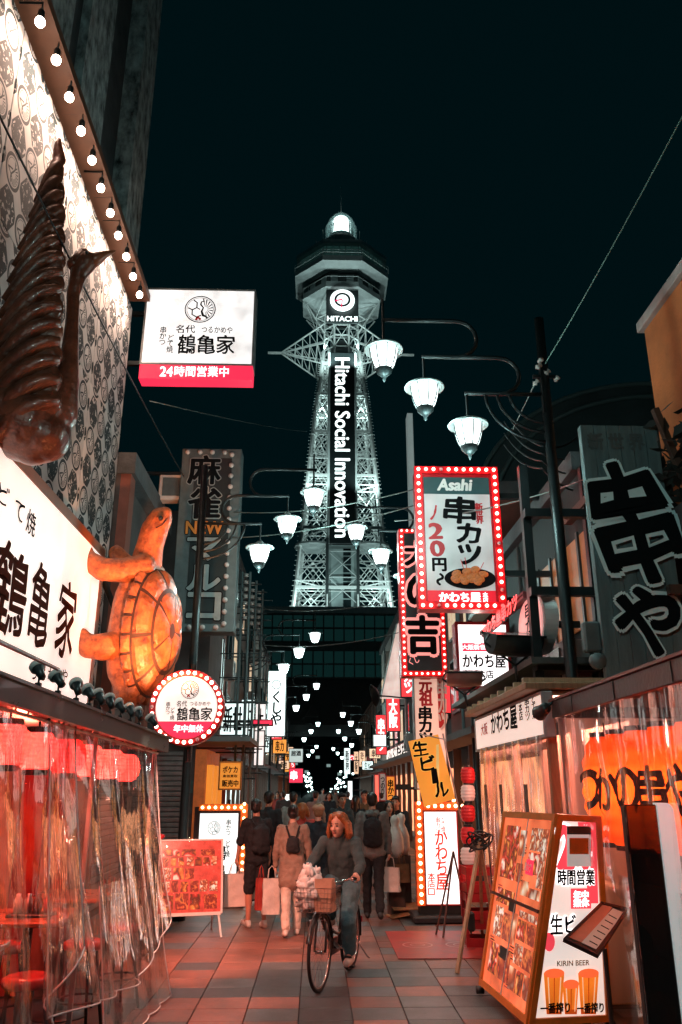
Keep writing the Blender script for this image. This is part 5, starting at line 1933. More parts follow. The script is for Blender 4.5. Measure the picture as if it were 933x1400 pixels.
# flood lamps on arms over the shop
def flood(label, loc, w, r, rotz, tiltx, m):
    t = thing('flood_lamp', label, 'flood lamp', loc, rotz, 'trough flood lamps over the skewer shop')
    mb = MB()
    N = 14

    def fn(u, v):
        a = math.pi * v
        k = 1 - .12 * (2 * u - 1) ** 2
        return Vector(((u - .5) * w, -math.cos(a) * r * k, -math.sin(a) * r * 1.0 * k))
    mb.grid(fn, 8, N)
    for u in (0, 1):
        pts = [fn(u, j / N) for j in range(N + 1)]
        mb.add(pts, [tuple(range(N + 1)) if u else tuple(range(N, -1, -1))])
    hd = mb.build('housing', m, t, False, (0, 0, 0), (tiltx, 0, 0))
    boxo('glass', mat('flood_glass', (.2, .2, .2), .1, .0, spec=.8), hd, -w * .48, w * .48, -r * .97, r * .97, .003, .012)
    rm = MB()
    for a in ((-w / 2 - .01, w / 2 + .01, -r - .012, -r + .01), (-w / 2 - .01, w / 2 + .01, r - .01, r + .012)):
        rm.box(a[0], a[1], a[2], a[3], -.012, .014)
    rm.build('rim', IRON, hd)
    MB().tube([(w * .5, 0, 0), (w * .62, 0, -.1), (.0, 0, -r - .1), (-w * .62, 0, -.1), (-w * .5, 0, 0)], .016, 6).build('yoke', IRON, t, True)
    MB().tube([(0, 0, -r - .1), (.05, .1, -r - .3), (.9, .3, -r - .32)], .02, 6).build('arm', IRON, t, True)
    return t


flood('large black trough flood lamp in front of the white sign', P(702, 868, Y=9.3), .58, .26, R(8), R(14), mat('flood_black', (.03, .045, .048), .35, .4))
flood('smaller pinkish trough flood lamp before the red lettered sign', P(634, 918, Y=11.2), .48, .22, R(-5), R(10), mat('flood_pink', (.35, .2, .18), .4, .4))
sp = thing('spot_lamp', 'black spot lamp with white lens at the corner of the brown canopy', 'spot lamp', P(748, 972, Y=7.8))
hd = MB(); hd.lathe([(0, .09), (.05, .085), (.06, 0), (.075, -.07), (.07, -.075), (0, -.06)], 16)
ho = hd.build('head', BLACK, sp, True, (-.05, -.02, .0), (R(70), R(40), 0))
dd = MB(); dd.lathe([(0, -.066), (.066, -.073)], 16)
dd.build('lens', mat('spot_white', (.9, .95, .95), .3, es=2.5, ecol=(.9, 1, .98), var=0), ho, True)
MB().tube([(-.02, 0, .03), (.1, .03, .1), (.3, .05, .12)], .016, 6).build('arm', IRON, sp, True)

# ------------------------------------------------------------------ near right restaurant
NX = 2.3
nr = thing('terrace_canopy', 'dark brown canopy over the orange lantern terrace', 'canopy', (NX, 5.2, 0))
BRN = mat('canopy_brown', (.05, .014, .010), .45, var=.4, vs=3, bump=.2, bs=30)
boxo('fascia', BRN, nr, -.02, .03, -2.8, 2.66, 2.50, 2.655, b=.008)
boxo('fascia', BRN, nr, .035, 2.2, 2.60, 2.655, 2.50, 2.655, b=.008)
boxo('roof', mat('canopy_roof', (.04, .02, .018), .6), nr, .03, 2.2, -2.8, 2.6, 2.60, 2.64)
boxo('edge_trim', mat('trim_reddish', (.16, .04, .03), .4), nr, -.035, .05, -2.8, 2.69, 2.657, 2.68)
for k in range(5):
    boxo('seam', BLACK, nr, -.026, -.021, -2.2 + k * 1.05, -2.19 + k * 1.05, 2.51, 2.645)
MB().tube([(.05, 2.6, 0), (.05, 2.6, 2.5)], .025, 8).build('post', mat('post_pink', (.4, .3, .27), .5), nr)
boxo('back_wall', mat('terrace_dark', (.07, .03, .02), .7, var=.4), nr, 1.5, 1.6, -2.8, 2.6, 0, 2.8)
boxo('floor', MATS['terrace_floor'], nr, .0, 1.6, -2.8, 2.6, -.03, .005)
ORL = paper_mat('lantern_orange', (.85, .125, .016), (1, .06, .004), .2)
WRAP = {}
ol_y = [4.1, 4.68, 5.22, 5.74, 6.24, 6.72, 7.18, 7.6]
chars = ['た', 'し', 'ど', 'や', '串', 'の', 'か', 'っ']
nmo = ('nearest', 'second', 'third', 'fourth', 'fifth', 'sixth', 'seventh', 'farthest')
for k, y in enumerate(ol_y):
    r = .235
    t = paper_lantern('paper_lantern', '%s big orange paper lantern behind the clear sheet of the brown canopy' % nmo[k], 'orange lanterns under the brown canopy', (NX + .38, y, 1.86), r, .92, ORL, 7, watts=17, wcol=(1, .5, .26), ball=.86)
    o = lettering(t, chars[k], 0, 0, .24, .33, INK, y=0, bold=.05, jit=.05)
    o.rotation_euler = (0, 0, R(-62))
    WRAP[o.name] = r * 1.1
lamp('lantern_light', 'POINT', (NX + .75, 5.6, 1.5), 26, (1, .33, .1), None, .2)
xsheet('clear plastic sheet hanging from the brown canopy over orange lanterns', NX + .01, NX - .02, 3.0, 7.82, 2.52, lambda u: 1.05 + .25 * math.sin(u * 9), .03, 11, plastic_mat('clear_plastic_near', (.93, .94, .94), .17, .035, (.8, .8, .8), .08), 4, nu=110)
xsheet('low clear plastic screen behind the trapezoid menu box', NX - .02, NX - .01, 4.4, 6.5, 1.25, .02, .015, 5, MATS['clear_plastic_near'], 9)
mb = MB()
o = mb.grid(lambda u, v: (NX + .03 + 1.4 * u, 7.86 + .03 * math.sin(u * 22), 2.6 - 2.5 * v), 30, 12).build('plastic_curtain', PLB, None, True)
tag(o, 'hazy plastic end sheet between the brown canopy and the pink shop', 'curtain')

# big grey board with the shop's name
S = Sign('wooden_signboard', 'big weathered grey board with giant black brush lettering outlined in white', 'sign', 793, 581, 948, 935, Y=8.2, depth=.12)
BRD = mat('weathered_grey', (.10, .15, .155), .75, var=.35, vs=2.2, stretch=(4, 4, .6), bump=.4, bs=22)
n = 6
for k in range(n):
    x0 = S.x0 + (S.x1 - S.x0) * k / n; x1 = S.x0 + (S.x1 - S.x0) * (k + 1) / n
    boxo('plank', BRD, S.t, x0 + .002, x1 - .002, .0 + .002 * (k % 2), .1, S.z0, S.z1, b=.004)
OUT = mat('outline_white', (.72, .92, .92), .5, var=.06)
S.txt(vert('新世界').replace('\n', ' '), 842, 604, 76, 22, mat('faded_ink', (.07, .09, .09), .7), y=-.01, bold=.05)
S.txt('串', 863, 716, 100, 158, mat('sign_black', (.006, .009, .010), .9, spec=.05), y=-.06, bold=.05, jit=.07, outline=.05, om=OUT, rot=R(-13))
S.txt('や', 884, 850, 84, 92, MATS['sign_black'], y=-.06, bold=.05, jit=.03, outline=.045, om=OUT, rot=R(-10))
MB().box(S.x1 - .2, S.x1 + .6, -.2, -.12, S.z0 + .9, S.z0 + 1.0).build('crossbeam', WOODD, S.t)
MB().tube([(S.L(886, 570)[0], -.2, S.L(886, 570)[1]), (S.L(950, 725)[0], -.2, S.L(950, 725)[1])], .05, 4).build('diagonal_strut', WOODD, S.t)
for z in (.3, 2.2):
    MB().box(S.x0 + .2, S.x0 + .3, .1, 1.5, z, z + .1).build('bracket', WOODD, S.t)

# orange building above
ob = thing('orange_building', 'dim orange rendered building rising behind the brush-lettered board', 'building', (4.5, 6.2, 0))
boxo('wall', mat('render_orange', (.5, .15, .045), .85, var=.3, vs=1.2, bump=.4, bs=25), ob, 0, 6, -4, 3.3, 0, 7.85)
boxo('coping', mat('coping_pale', (.4, .33, .31), .7), ob, -.08, 6, -4.05, 3.36, 7.85, 8.0, b=.01)
for k in range(3):
    f_ = boxo('window', WOODD, ob, -.05, .0, -2.6 + k * 1.8, -1.5 + k * 1.8, 4.6, 5.9)
    boxo('pane', GLASSD, f_, -.06, -.051, -2.5 + k * 1.8, -1.6 + k * 1.8, 4.7, 5.8)
tp = thing('vine_plant', 'dark leafy plant spilling over the roof beside the orange building', 'plant', (4.25, 8.7, 5.0))
q = random.Random(8)
mb = MB()
for k in range(420):
    c = Vector((q.uniform(-.5, .9), q.uniform(-1.4, .5), q.uniform(-.2, .9) * (1 - .3 * q.random())))
    d = Vector((q.uniform(-1, 1), q.uniform(-1, 1), q.uniform(-1, .6))).normalized() * .11
    e = d.cross(Vector((q.uniform(-1, 1), q.uniform(-1, 1), q.uniform(-1, 1)))).normalized() * .05
    mb.add([c - d, c + e, c + d, c - e], [(0, 1, 2, 3)])
mb.build('foliage', mat('dark_leaf', (.008, .016, .014), .7), tp)
MB().tube([(.3, -.3, -.4), (.2, -.3, .2), (.1, -.5, .7)], [.04, .03, .01], 6).build('stem', WOODD, tp)
boxo('planter', CONCD, tp, -.3, .9, -1.2, .4, -.5, -.2)

# ------------------------------------------------------------------ trapezoid menu box
def plane_part(name, parent, quad, thick, m, inset=0., inv=None):
    """panel through four world points bl, br, tr, tl; local frame: x along the bottom, z up, front -y"""
    bl, br, tr_, tl_ = quad
    o_ = (bl + br) / 2
    xa = (br - bl).normalized()
    upv = ((tl_ + tr_) / 2 - o_)
    ya = upv.cross(xa).normalized()      # pointing away from the viewer when the quad is counter-clockwise seen from the front
    za = xa.cross(ya).normalized()
    Mw = Matrix((xa, ya, za)).transposed().to_4x4()
    Mw.translation = o_
    inv_ = Mw.inverted()
    pts = [inv_ @ p for p in quad]
    c = sum(pts, Vector()) / 4
    p2 = [(p + (c - p).normalized() * inset) for p in pts]
    mb = MB().poly([(p.x, p.z) for p in p2], thick)
    ob_ = mb.build(name, m, parent)
    ob_.matrix_local = (parent.matrix_basis.inverted() @ Mw) if parent else Mw

    def Lf(px, py):
        d = CAM_ROT @ Vector(((px - 466.5) / FPX, (700 - py) / FPX, -1))
        nrm = ya
        C0 = Vector((0, 0, CAM_H))
        t_ = (o_ - C0).dot(nrm) / d.dot(nrm)
        return inv_ @ (C0 + d * t_)
    return ob_, pts, Lf


def ptxt(ob_, Lf, text, cx, cy, w, h, m, y=-.004, **k):
    a = Lf(cx - w / 2, cy); b = Lf(cx + w / 2, cy); c = Lf(cx, cy - h / 2); d = Lf(cx, cy + h / 2)
    return lettering(ob_, text, (a.x + b.x) / 2, (c.z + d.z) / 2, abs(b.x - a.x), abs(c.z - d.z), m, y=y, **k)


B0 = P(657, 1346, Z=.10); B1 = P(722, 1402, Z=.10); B2 = P(836, 1396, Z=.10)
T1 = P(762, 1113, Z=1.66)


def on_plane(px, py, a, b, c):
    n = (b - a).cross(c - a).normalized()
    d = CAM_ROT @ Vector(((px - 466.5) / FPX, (700 - py) / FPX, -1))
    C0 = Vector((0, 0, CAM_H))
    return C0 + d * ((a - C0).dot(n) / d.dot(n))


T0 = on_plane(690, 1109.5, B0, B1, T1)
B2 = on_plane(836, 1396, B1, T1, B1 + Vector((1, .22, 0)))
T2 = on_plane(821, 1116, B1, T1, B1 + Vector((1, .22, 0)))
B3 = B0 + (B2 - B1) * .9; T3 = T0 + (T2 - T1)
mbx = thing('menu_box', 'tall trapezoid lit menu box with orange edges and beer advert', 'menu board', Vector(((B0.x + B2.x) / 2, (B0.y + B2.y) / 2, 0)))
bpy.context.view_layer.update()
FRO = mat('menu_frame_orange', (.6, .2, .03), .35, var=.25, es=.0)
core = MB()
cen = (B0 + B1 + B2 + B3) / 4
sh_ = lambda p, k: (p - Vector((cen.x, cen.y, 0))) * 1.0
vs = []
for p in (B0, B1, B2, B3, T0, T1, T2, T3):
    cc = Vector((cen.x, cen.y, p.z))
    v = cc + (p - cc) * .9
    vs.append(v - mbx.location)
core.add(vs, [(0, 3, 2, 1), (4, 5, 6, 7), (0, 1, 5, 4), (1, 2, 6, 5), (2, 3, 7, 6), (3, 0, 4, 7)])
core.build('cabinet', BLACK, mbx)
MENU = mat('menu_lit', (.7, .16, .06), .2, var=.4, vs=4, es=.55, ecol=(1, .22, .09), evar=.6)
lf, lpts, LL = plane_part('menu_panel', mbx, (B0, B1, T1, T0), .02, MENU, .05)
rf_, rpts, RL = plane_part('advert_panel', mbx, (B1, B2, T2, T1), .02, mat('advert_white', (.8, .74, .7), .3, es=.62, ecol=(1, .84, .76), var=0, evar=.1), .05)


def edge_frame(ob_, pts, w, m):
    P4 = [Vector((p.x, 0, p.z)) for p in pts]
    for i in range(4):
        a, b = P4[i], P4[(i + 1) % 4]
        d = (b - a).normalized()
        nn = Vector((-d.z, 0, d.x))
        q_ = [a, b, b + nn * w - d * w * .9, a + nn * w + d * w * .9]
        mb = MB().poly([(v.x, v.z) for v in q_], .04)
        mb.build('frame', m, ob_, loc=(0, -.018, 0))


edge_frame(lf, lpts, .055, FRO)
edge_frame(rf_, rpts, .05, FRO)
# left panel: divider strips
a = LL(672, 1221); b = LL(741, 1245)
MB().tube([(LL(673, 1219).x, -.006, LL(673, 1219).z), (LL(738, 1247).x, -.006, LL(738, 1247).z)], .018, 4).build('divider', WOODD, lf)
MB().tube([(LL(724, 1120).x, -.008, LL(724, 1120).z), (LL(686, 1360).x, -.008, LL(686, 1360).z)], .006, 4).build('divider', WHITE, lf)
for (px, py, w, h, c) in ((701, 1240, 10, 9, TEALP), (689, 1303, 11, 10, TEALP), (725, 1186, 12, 18, LBR)):
    p0 = LL(px - w / 2, py + h / 2); p1 = LL(px + w / 2, py - h / 2)
    boxo('label_tag', c, lf, min(p0.x, p1.x), max(p0.x, p1.x), -.006, -.001, min(p0.z, p1.z), max(p0.z, p1.z))
ptxt(lf, LL, '串カツ', 724, 1186, 9, 14, WHITEINK, y=-.011, bold=.03)
# dish photographs, each a print of its own
q = random.Random(21)
DISH = [food_mat('menu_food_%d' % i, 40 + i * 2.3, .6, sc_) for i, sc_ in enumerate((7, 11, 9, 14, 6, 10, 12))]
_old = [0 for n_, c, e_, c2 in (('brown', (.22, .07, .03), .35, (.5, .14, .05)), ('cream', (.75, .6, .45), .7, (1, .75, .55)), ('red', (.5, .06, .03), .6, (1, .1, .05)), ('amber', (.6, .25, .06), .6, (1, .4, .1)), ('dark', (.06, .03, .02), .15, (.2, .08, .05)), ('white', (.8, .75, .7), .8, (1, .85, .75)))]


def cell_at(u, v, du, dv):
    """quad in the menu panel, u along bottom, v up"""
    bl, br, tr_, tl_ = [Vector((p.x, 0, p.z)) for p in lpts]
    f = lambda uu, vv: bl.lerp(br, uu).lerp(tl_.lerp(tr_, uu), vv)
    return [f(u, v), f(u + du, v), f(u + du, v + dv), f(u, v + dv)]


for (u, v, du, dv) in ((.10, .62, .30, .30), (.62, .80, .2, .12), (.62, .68, .2, .11), (.82, .62, .1, .3), (.12, .10, .16, .16), (.30, .10, .16, .16), (.12, .30, .17, .16), (.31, .30, .16, .14), (.60, .34, .15, .10), (.77, .34, .15, .10), (.60, .22, .15, .10), (.77, .22, .15, .10), (.56, .09, .12, .11), (.70, .09, .12, .11), (.84, .09, .1, .11), (.56, .56, .14, .08), (.1, .48, .36, .08), (.42, .62, .12, .1), (.42, .76, .12, .14), (.47, .3, .11, .16), (.48, .1, .07, .16), (.71, .56, .2, .05), (.60, .45, .32, .035)):
    c = cell_at(u, v, du, dv)
    MB().poly([(p.x, p.z) for p in c], .003).build('dish_photo', q.choice(DISH), lf, loc=(0, -.004, 0))
for (u, v, n) in ((.46, .70, 6), (.47, .82, 4), (.1, .57, 5), (.5, .14, 5), (.49, .3, 6), (.08, .28, 3)):
    for j in range(n):
        c = cell_at(u + .012 * (j % 2), v - .014 * j, .09, .006)
        MB().poly([(p.x, p.z) for p in c], .001).build('print_line', INK if j % 2 else REDINK, lf, loc=(0, -.003, 0))
# right panel: red flank, writing, beer glasses
p = [RL(800, 1122), RL(818, 1122), RL(829, 1385), RL(812, 1385)]
MB().poly([(v.x, v.z) for v in (RL(790, 1124), RL(815, 1124), RL(818, 1235), RL(806, 1235))][::-1], .003).build('red_flank', mat('advert_red', (.7, .05, .06), .3, es=.7, ecol=(1, .07, .1), var=0, evar=.1), rf_, loc=(0, -.0035, 0))
ptxt(rf_, RL, '24', 784, 1158, 42, 56, MATS['advert_red'], y=-.0075, bold=.07, outline=.05, om=WINK_E)
ptxt(rf_, RL, '時間営業', 787, 1199, 50, 21, INK, y=-.012, bold=.05, outline=.07, om=WINK_E)
p0 = RL(780, 1242); p1 = RL(807, 1214)
boxo('red_stamp', MATS['advert_red'], rf_, min(p0.x, p1.x), max(p0.x, p1.x), -.014, -.009, p0.z, p1.z)
ptxt(rf_, RL, '年中\n無休', 793.5, 1228, 21, 22, WINK_E, y=-.018, bold=.05)
ptxt(rf_, RL, '生ビ', 769, 1263, 34, 26, INK, y=-.012, bold=.05, jit=.05, outline=.045, om=WINK_E)
p0 = RL(774, 1184); p1 = RL(806, 1129)
nt_ = boxo('notice_sheet', mat('notice', (.55, .55, .52), .4, es=.25, ecol=(.9, .9, .85), var=.05), rf_, p0.x, p1.x, -.022, -.019, p0.z, p1.z)
p2 = RL(774, 1140)
boxo('notice_header', TEALP, nt_, p0.x, p1.x, -.025, -.0222, p2.z, p1.z)
p3 = RL(777, 1167); p4 = RL(803, 1145)
boxo('notice_picture', ORANGEP, nt_, p3.x, p4.x, -.0245, -.0222, p3.z, p4.z, b=.002)
GOLD = mat('beer_gold', (.6, .17, .02), .3, es=.6, ecol=(1, .22, .02), var=.5, vs=6, evar=.6)
FOAM = mat('beer_foam', (.85, .75, .6), .4, es=.6, ecol=(1, .6, .35), var=.2, vs=20)
for (cx_, w, y0, y1) in ((757, 28, 1386, 1330), (804, 28, 1386, 1330), (780, 22, 1386, 1345)):
    a = RL(cx_ - w * .36, y0); b = RL(cx_ + w * .36, y0); c = RL(cx_ + w / 2, y1); d = RL(cx_ - w / 2, y1)
    MB().poly([(v.x, v.z) for v in (a, b, c, d)], .003).build('beer_glass_print', GOLD, rf_, loc=(0, -.006 - (.004 if w > 25 else 0), 0))
    e_ = RL(cx_, y1)
    for f_, m_ in ((.2, FOAM), (.5, mat('beer_deep', (.35, .07, .01), .3, es=.35, ecol=(1, .12, .01), var=.3)), (.82, FOAM)):
        lo = a.lerp(b, f_); hi = d.lerp(c, f_)
        MB().poly([(lo.x - .003, lo.z + .02), (lo.x + .004, lo.z + .02), (hi.x + .005, hi.z - .03), (hi.x - .004, hi.z - .03)], .001).build('glass_glint_print', m_, rf_, loc=(0, -.0125, 0))
    MB().poly([(v.x, v.z) for v in (a, b, b + (c - b) * .16, a + (d - a) * .16)], .001).build('glass_base_print', MATS['beer_deep'], rf_, loc=(0, -.0122, 0))
    MB().ell((e_.x, -.012, e_.z), (abs(c.x - d.x) * .5, .002, .035), 16, 8).build('foam_print', mat('foam_red', (.7, .12, .04), .4, es=.8, ecol=(1, .14, .04), var=.3, vs=14), rf_, True)
ptxt(rf_, RL, '一番搾り', 758, 1377, 40, 14, INK, y=-.016, bold=.05)
ptxt(rf_, RL, '一番搾り', 806, 1377, 36, 14, INK, y=-.016, bold=.05)
ptxt(rf_, RL, 'KIRIN BEER', 783, 1316, 44, 7, mat('gold_ink', (.5, .35, .2), .4), y=-.012, bold=.02)
p0 = RL(744, 1300); p1 = RL(757, 1275)
MB().ell(((p0.x + p1.x) / 2, -.01, (p0.z + p1.z) / 2), (.05, .002, .07), 20, 8).build('red_disc', MATS['advert_red'], rf_, True)
for p in (B0, B1, B2, B3):
    MB().lathe([(0, -.035), (.035, -.035), (.035, .035), (0, .035)], 14, M=Matrix.Rotation(R(90), 3, 'Y')).build('caster', BLACK, mbx, True, (p.x - mbx.location.x - .0, p.y - mbx.location.y + .03, .05))

# clipboard menu holder
H0, H1, H2, H3 = P(770, 1285, Y=6.75), P(818, 1308, Y=6.65), P(860, 1243, Y=6.95), P(822, 1235, Y=7.0)
mh = thing('menu_holder', 'tilted dark menu holder with paper sheets in front of the beer advert', 'menu holder', Vector((H1.x + .1, H1.y + .2, 0)))
hb, hp, HL = plane_part('tray', mh, (H0, H1, H2, H3), .02, WOODD)
for (pts_, m, y) in (([(778, 1282), (800, 1291), (838, 1240), (820, 1237)], mat('menu_pink', (.6, .25, .17), .5), -.006), ([(795, 1290), (815, 1299), (853, 1249), (838, 1243)], PAPER, -.011)):
    MB().poly([(HL(*p).x, HL(*p).z) for p in pts_], .003).build('menu_sheet', m, hb, loc=(0, y, 0))
mb = MB()
for k in range(6):
    a = HL(806 + k * 5.2, 1288 - k * 7.2); b = HL(820 + k * 5.2 - 3, 1294 - k * 7.2)
    mb.tube([(a.x, -.013, a.z), (b.x, -.013, b.z)], .0035, 4)
mb.build('print_lines', INK, hb)
edge_frame(hb, hp, .02, BLACK)
MB().tube([Vector((.02, .0, 0)), Vector((.02, 0, H1.z + .02))], .018, 8).build('stand', BLACK, mh)
MB().lathe([(0, 0), (.16, 0), (.16, .015), (.03, .03), (0, .03)], 18).build('foot', BLACK, mh, True)

# black glass display stand
a = P(855, 1100, Y=5.5); b = P(897, 1098, Y=5.5)
ds = thing('display_stand', 'upright black glass display panel with rounded white edge at the terrace front', 'display', Vector(((a.x + b.x) / 2, 5.5, 0)))
hx = (b.x - a.x) / 2
boxo('screen', mat('black_glass', (.006, .008, .009), .05, spec=.8, var=0), ds, -hx, hx, 0, .03, .05, a.z, b=.006)
fr2 = MB()
zt = a.z + .01
pts = [Vector((hx + .003, 0, .03)), Vector((hx + .11, 0, .03))] + [Vector((hx + .06 + .05 * math.cos(R(k * 15)), 0, zt - .05 + .05 * math.sin(R(k * 15)))) for k in range(7)] + [Vector((hx + .003, 0, zt))]
fr2.poly([(p.x, p.z) for p in pts], .07)
fr2.build('side_frame', mat('frame_white', (.85, .85, .85), .3, es=.25, ecol=(.9, 1, .98)), ds, loc=(0, -.01, 0))
boxo('backing', BLACK, ds, -hx, hx, .035, .09, .05, a.z - .01)
boxo('foot', BLACK, ds, -hx - .05, hx + .1, -.12, .25, .005, .05, b=.01)

# wooden easels, cables, red crates and lantern string
e1 = thing('wooden_easel', 'pale wooden folding easel with a coil of cable on top', 'easel', P(648, 1320, Z=0))
apex = P(656, 1152, Y=9.9) - e1.location
for (px, py) in ((625, 1331), (682, 1300), (660, 1290)):
    f_ = P(px, py, Z=0) - e1.location
    d = (f_ - apex)
    MB().tube([apex, f_], .026, 4).build('leg', WOODP, e1)
mb = MB()
q = random.Random(5)
for k in range(7):
    rr = q.uniform(.07, .13); c = apex + Vector((q.uniform(-.04, .04), q.uniform(-.05, .05), q.uniform(-.02, .05)))
    mb.tube([c + Vector((rr * math.cos(R(20 * j)), .5 * rr * math.sin(R(20 * j)) + .01 * j / 18, rr * .7 * math.sin(R(20 * j + 40 * k)))) for j in range(19)], .011, 5)
mb.build('cable_coil', BLACK, e1, True)
MB().tube([apex + Vector((.1, 0, 0)), apex + Vector((.12, .0, -.5)), apex + Vector((.1, 0, -1.0))], .008, 5).build('cable', BLACK, e1, True)
boxo('plug_lamp', BLACK, e1, -.06, .02, -.12, -.04, .35, .55, b=.02)
e2 = thing('wooden_easel', 'thin dark easel standing in front of the white lightbox', 'easel', P(606, 1283, Z=0))
apex = P(620, 1164, Y=11.9) - e2.location
for (px, py) in ((596, 1279), (606, 1283), (646, 1282)):
    f_ = P(px, py, Z=0) - e2.location
    MB().tube([apex, f_], .014, 4).build('leg', mat('dark_stick', (.12, .05, .035), .5), e2)
for k in range(3):
    c = thing('bottle_crate', ('lowest of the stacked red bottle crates behind the wooden easel', 'middle of the stacked red bottle crates behind the wooden easel', 'topmost of the stacked red bottle crates behind the wooden easel')[k], 'crate', (2.12, 11.1, .005 + k * .305), R(4 * k - 3), 'red bottle crates')
    boxo('bottom', REDP, c, -.21, .21, -.16, .16, 0, .03)
    for (x0, x1, y0, y1) in ((-.22, .22, -.175, -.16), (-.22, .22, .16, .175), (-.22, -.205, -.16, .16), (.205, .22, -.16, .16)):
        boxo('side', REDP, c, x0, x1, y0, y1, .0, .10)
        boxo('side', REDP, c, x0, x1, y0, y1, .2, .295)
    for sx in (-1, 1):
        for sy in (-1, 1):
            boxo('corner', REDP, c, sx * .2125 - .02, sx * .2125 + .02, sy * .1675 - .02, sy * .1675 + .02, 0, .3)
RW = [mat('lantern_redwhite', (.55, .02, .025), .5, es=.1, ecol=(1, .03, .03), var=0), mat('lantern_pale', (.75, .6, .55), .5, es=.12, ecol=(1, .6, .5), var=0)]
for k, py in enumerate((1060, 1084, 1112, 1142, 1170, 1200)):
    p = P(640, py, Y=11.8)
    paper_lantern('paper_lantern', '%s small red or white lantern in the string beside the white lightbox' % ('topmost', 'second', 'third', 'fourth', 'fifth', 'lowest')[k], 'string of small red lanterns', p, .10, .22, RW[(0, 1, 0, 0, 1, 0)[k]], 5, capm=BLACK)
# floor mat with ring marks
fm = thing('floor_mat', 'red printed floor mat with pale ring logos on the paving', 'mat', P(598, 1292, Z=0.003))
c0 = P(530, 1274, Z=0) ; c1 = P(545, 1312, Z=0); c2 = P(672, 1312, Z=0)
y0 = c1.y - fm.location.y; y1 = c0.y - fm.location.y
x0 = c1.x - fm.location.x; x1 = x0 + 1.28
boxo('mat_sheet', mat('mat_red', (.40, .04, .03), .5, var=.3, vs=6), fm, x0, x1, y0, y1, .001, .007)
for cxm in (.32, .86):
    mb = MB()
    mb.lathe([(.17, .009), (.19, .009)], 40, (x0 + cxm, (y0 + y1) / 2 - .1, 0))
    mb.lathe([(.08, .009), (.095, .009)], 30, (x0 + cxm, (y0 + y1) / 2 - .1, 0))
    mb.build('ring_logo', mat('mat_pink', (.65, .3, .25), .5), fm)
# cardboard
cb = thing('cardboard_box', 'flattened cardboard box lying by the lightbox plinth', 'box', P(556, 1254, Z=0), R(10))
CARD = mat('cardboard', (.42, .2, .09), .8, var=.2)
boxo('sheet', CARD, cb, -.28, .2, -.18, .2, .02, .03, M=Matrix.Rotation(R(-9), 4, 'Y') @ Matrix.Translation((0, 0, .03)))
boxo('flap', CARD, cb, .2, .45, -.16, .2, .0, .01, M=Matrix.Rotation(R(-25), 4, 'Y'))
boxo('sheet', CARD, cb, -.2, .4, .0, .3, .1, .11, M=Matrix.Rotation(R(12), 4, 'X'))

# ------------------------------------------------------------------ far shop houses along the street
def shop_house(label, X, y0, y1, h, wm, cols, z_win, glow=None, name='shop_house', sill=None, roof=None):
    s = 1 if X > 0 else -1
    t = thing(name, label, 'building', (X, (y0 + y1) / 2, 0))
    d = (y1 - y0) / 2 - .03
    xo = lambda a, b: (min(s * a, s * b), max(s * a, s * b))
    a, b = xo(0, 6)
    boxo('wall', wm, t, a, b, -d, d, 2.9, h)
    a, b = xo(.5, 6)
    boxo('back_wall', wm, t, a, b, -d + .01, d - .01, 0, 2.9)
    a, b = xo(-.12, .45)
    boxo('parapet', CONCD, t, a, b, -d, d, h, h + .25)
    a, b = xo(-.7, .02)
    boxo('awning', mat('awning_dark', (.06, .05, .05), .7), t, a, b, -d, d, 2.72, 2.84)
    n = max(2, int((y1 - y0) / 1.9))
    for zi, z in enumerate(z_win):
        for k in range(n):
            c = -d + (2 * d) * (k + .5) / n
            a, b = xo(-.05, .0)
            f_ = boxo('window', PALE, t, a, b, c - .55, c + .55, z, z + 1.25)
            q = random.Random(k * 7 + int(y0) + zi)
            lit = q.random() < .34
            a, b = xo(-.062, -.051)
            for dd in (-.27, .27):
                boxo('pane', mat('lit_pane', (.5, .4, .3), .3, es=.5, ecol=(1, .7, .45), var=.3) if lit else GLASSD, f_, a, b, c + dd - .23, c + dd + .23, z + .07, z + 1.18)
    q = random.Random(int(y0 * 3 + X))
    for k in range(max(2, int((y1 - y0) / 3))):      # condensers and down pipes on the front
        c = q.uniform(-d + .5, d - .5); z = q.choice((3.0, 4.9, 6.9))
        if z + .7 < h:
            a, b = xo(-.38, -.066)
            ac_ = boxo('air_conditioner', mat('condenser', (.3, .31, .3), .5, var=.2), t, a, b, c - .38, c + .38, z, z + .56, b=.015)
            a, b = xo(-.395, -.381)
            boxo('fan_grille', IRON, ac_, a, b, c - .2, c + .2, z + .08, z + .48)
        c2 = q.uniform(-d + .3, d - .3)
        MB().tube([(s * -.06, c2, 2.9), (s * -.06, c2, h - .1)], .035, 6).build('down_pipe', PALE, t)
    if glow:
        a, b = xo(.40, .48)
        m_ = max(2, int((y1 - y0) / 1.6))
        for k in range(m_):
            c0 = -d + 2 * d * k / m_; c1 = -d + 2 * d * (k + 1) / m_
            boxo('shop_window', glow, t, a, b, c0 + .06, c1 - .06, .25, 2.35)
        a, b = xo(.0, .12)
        for k in range(m_ + 1):
            c = -d + .05 + (2 * d - .1) * k / m_
            boxo('shop_post', WOODD, t, a, b, c - .05, c + .05, 0, 2.72)
    return t


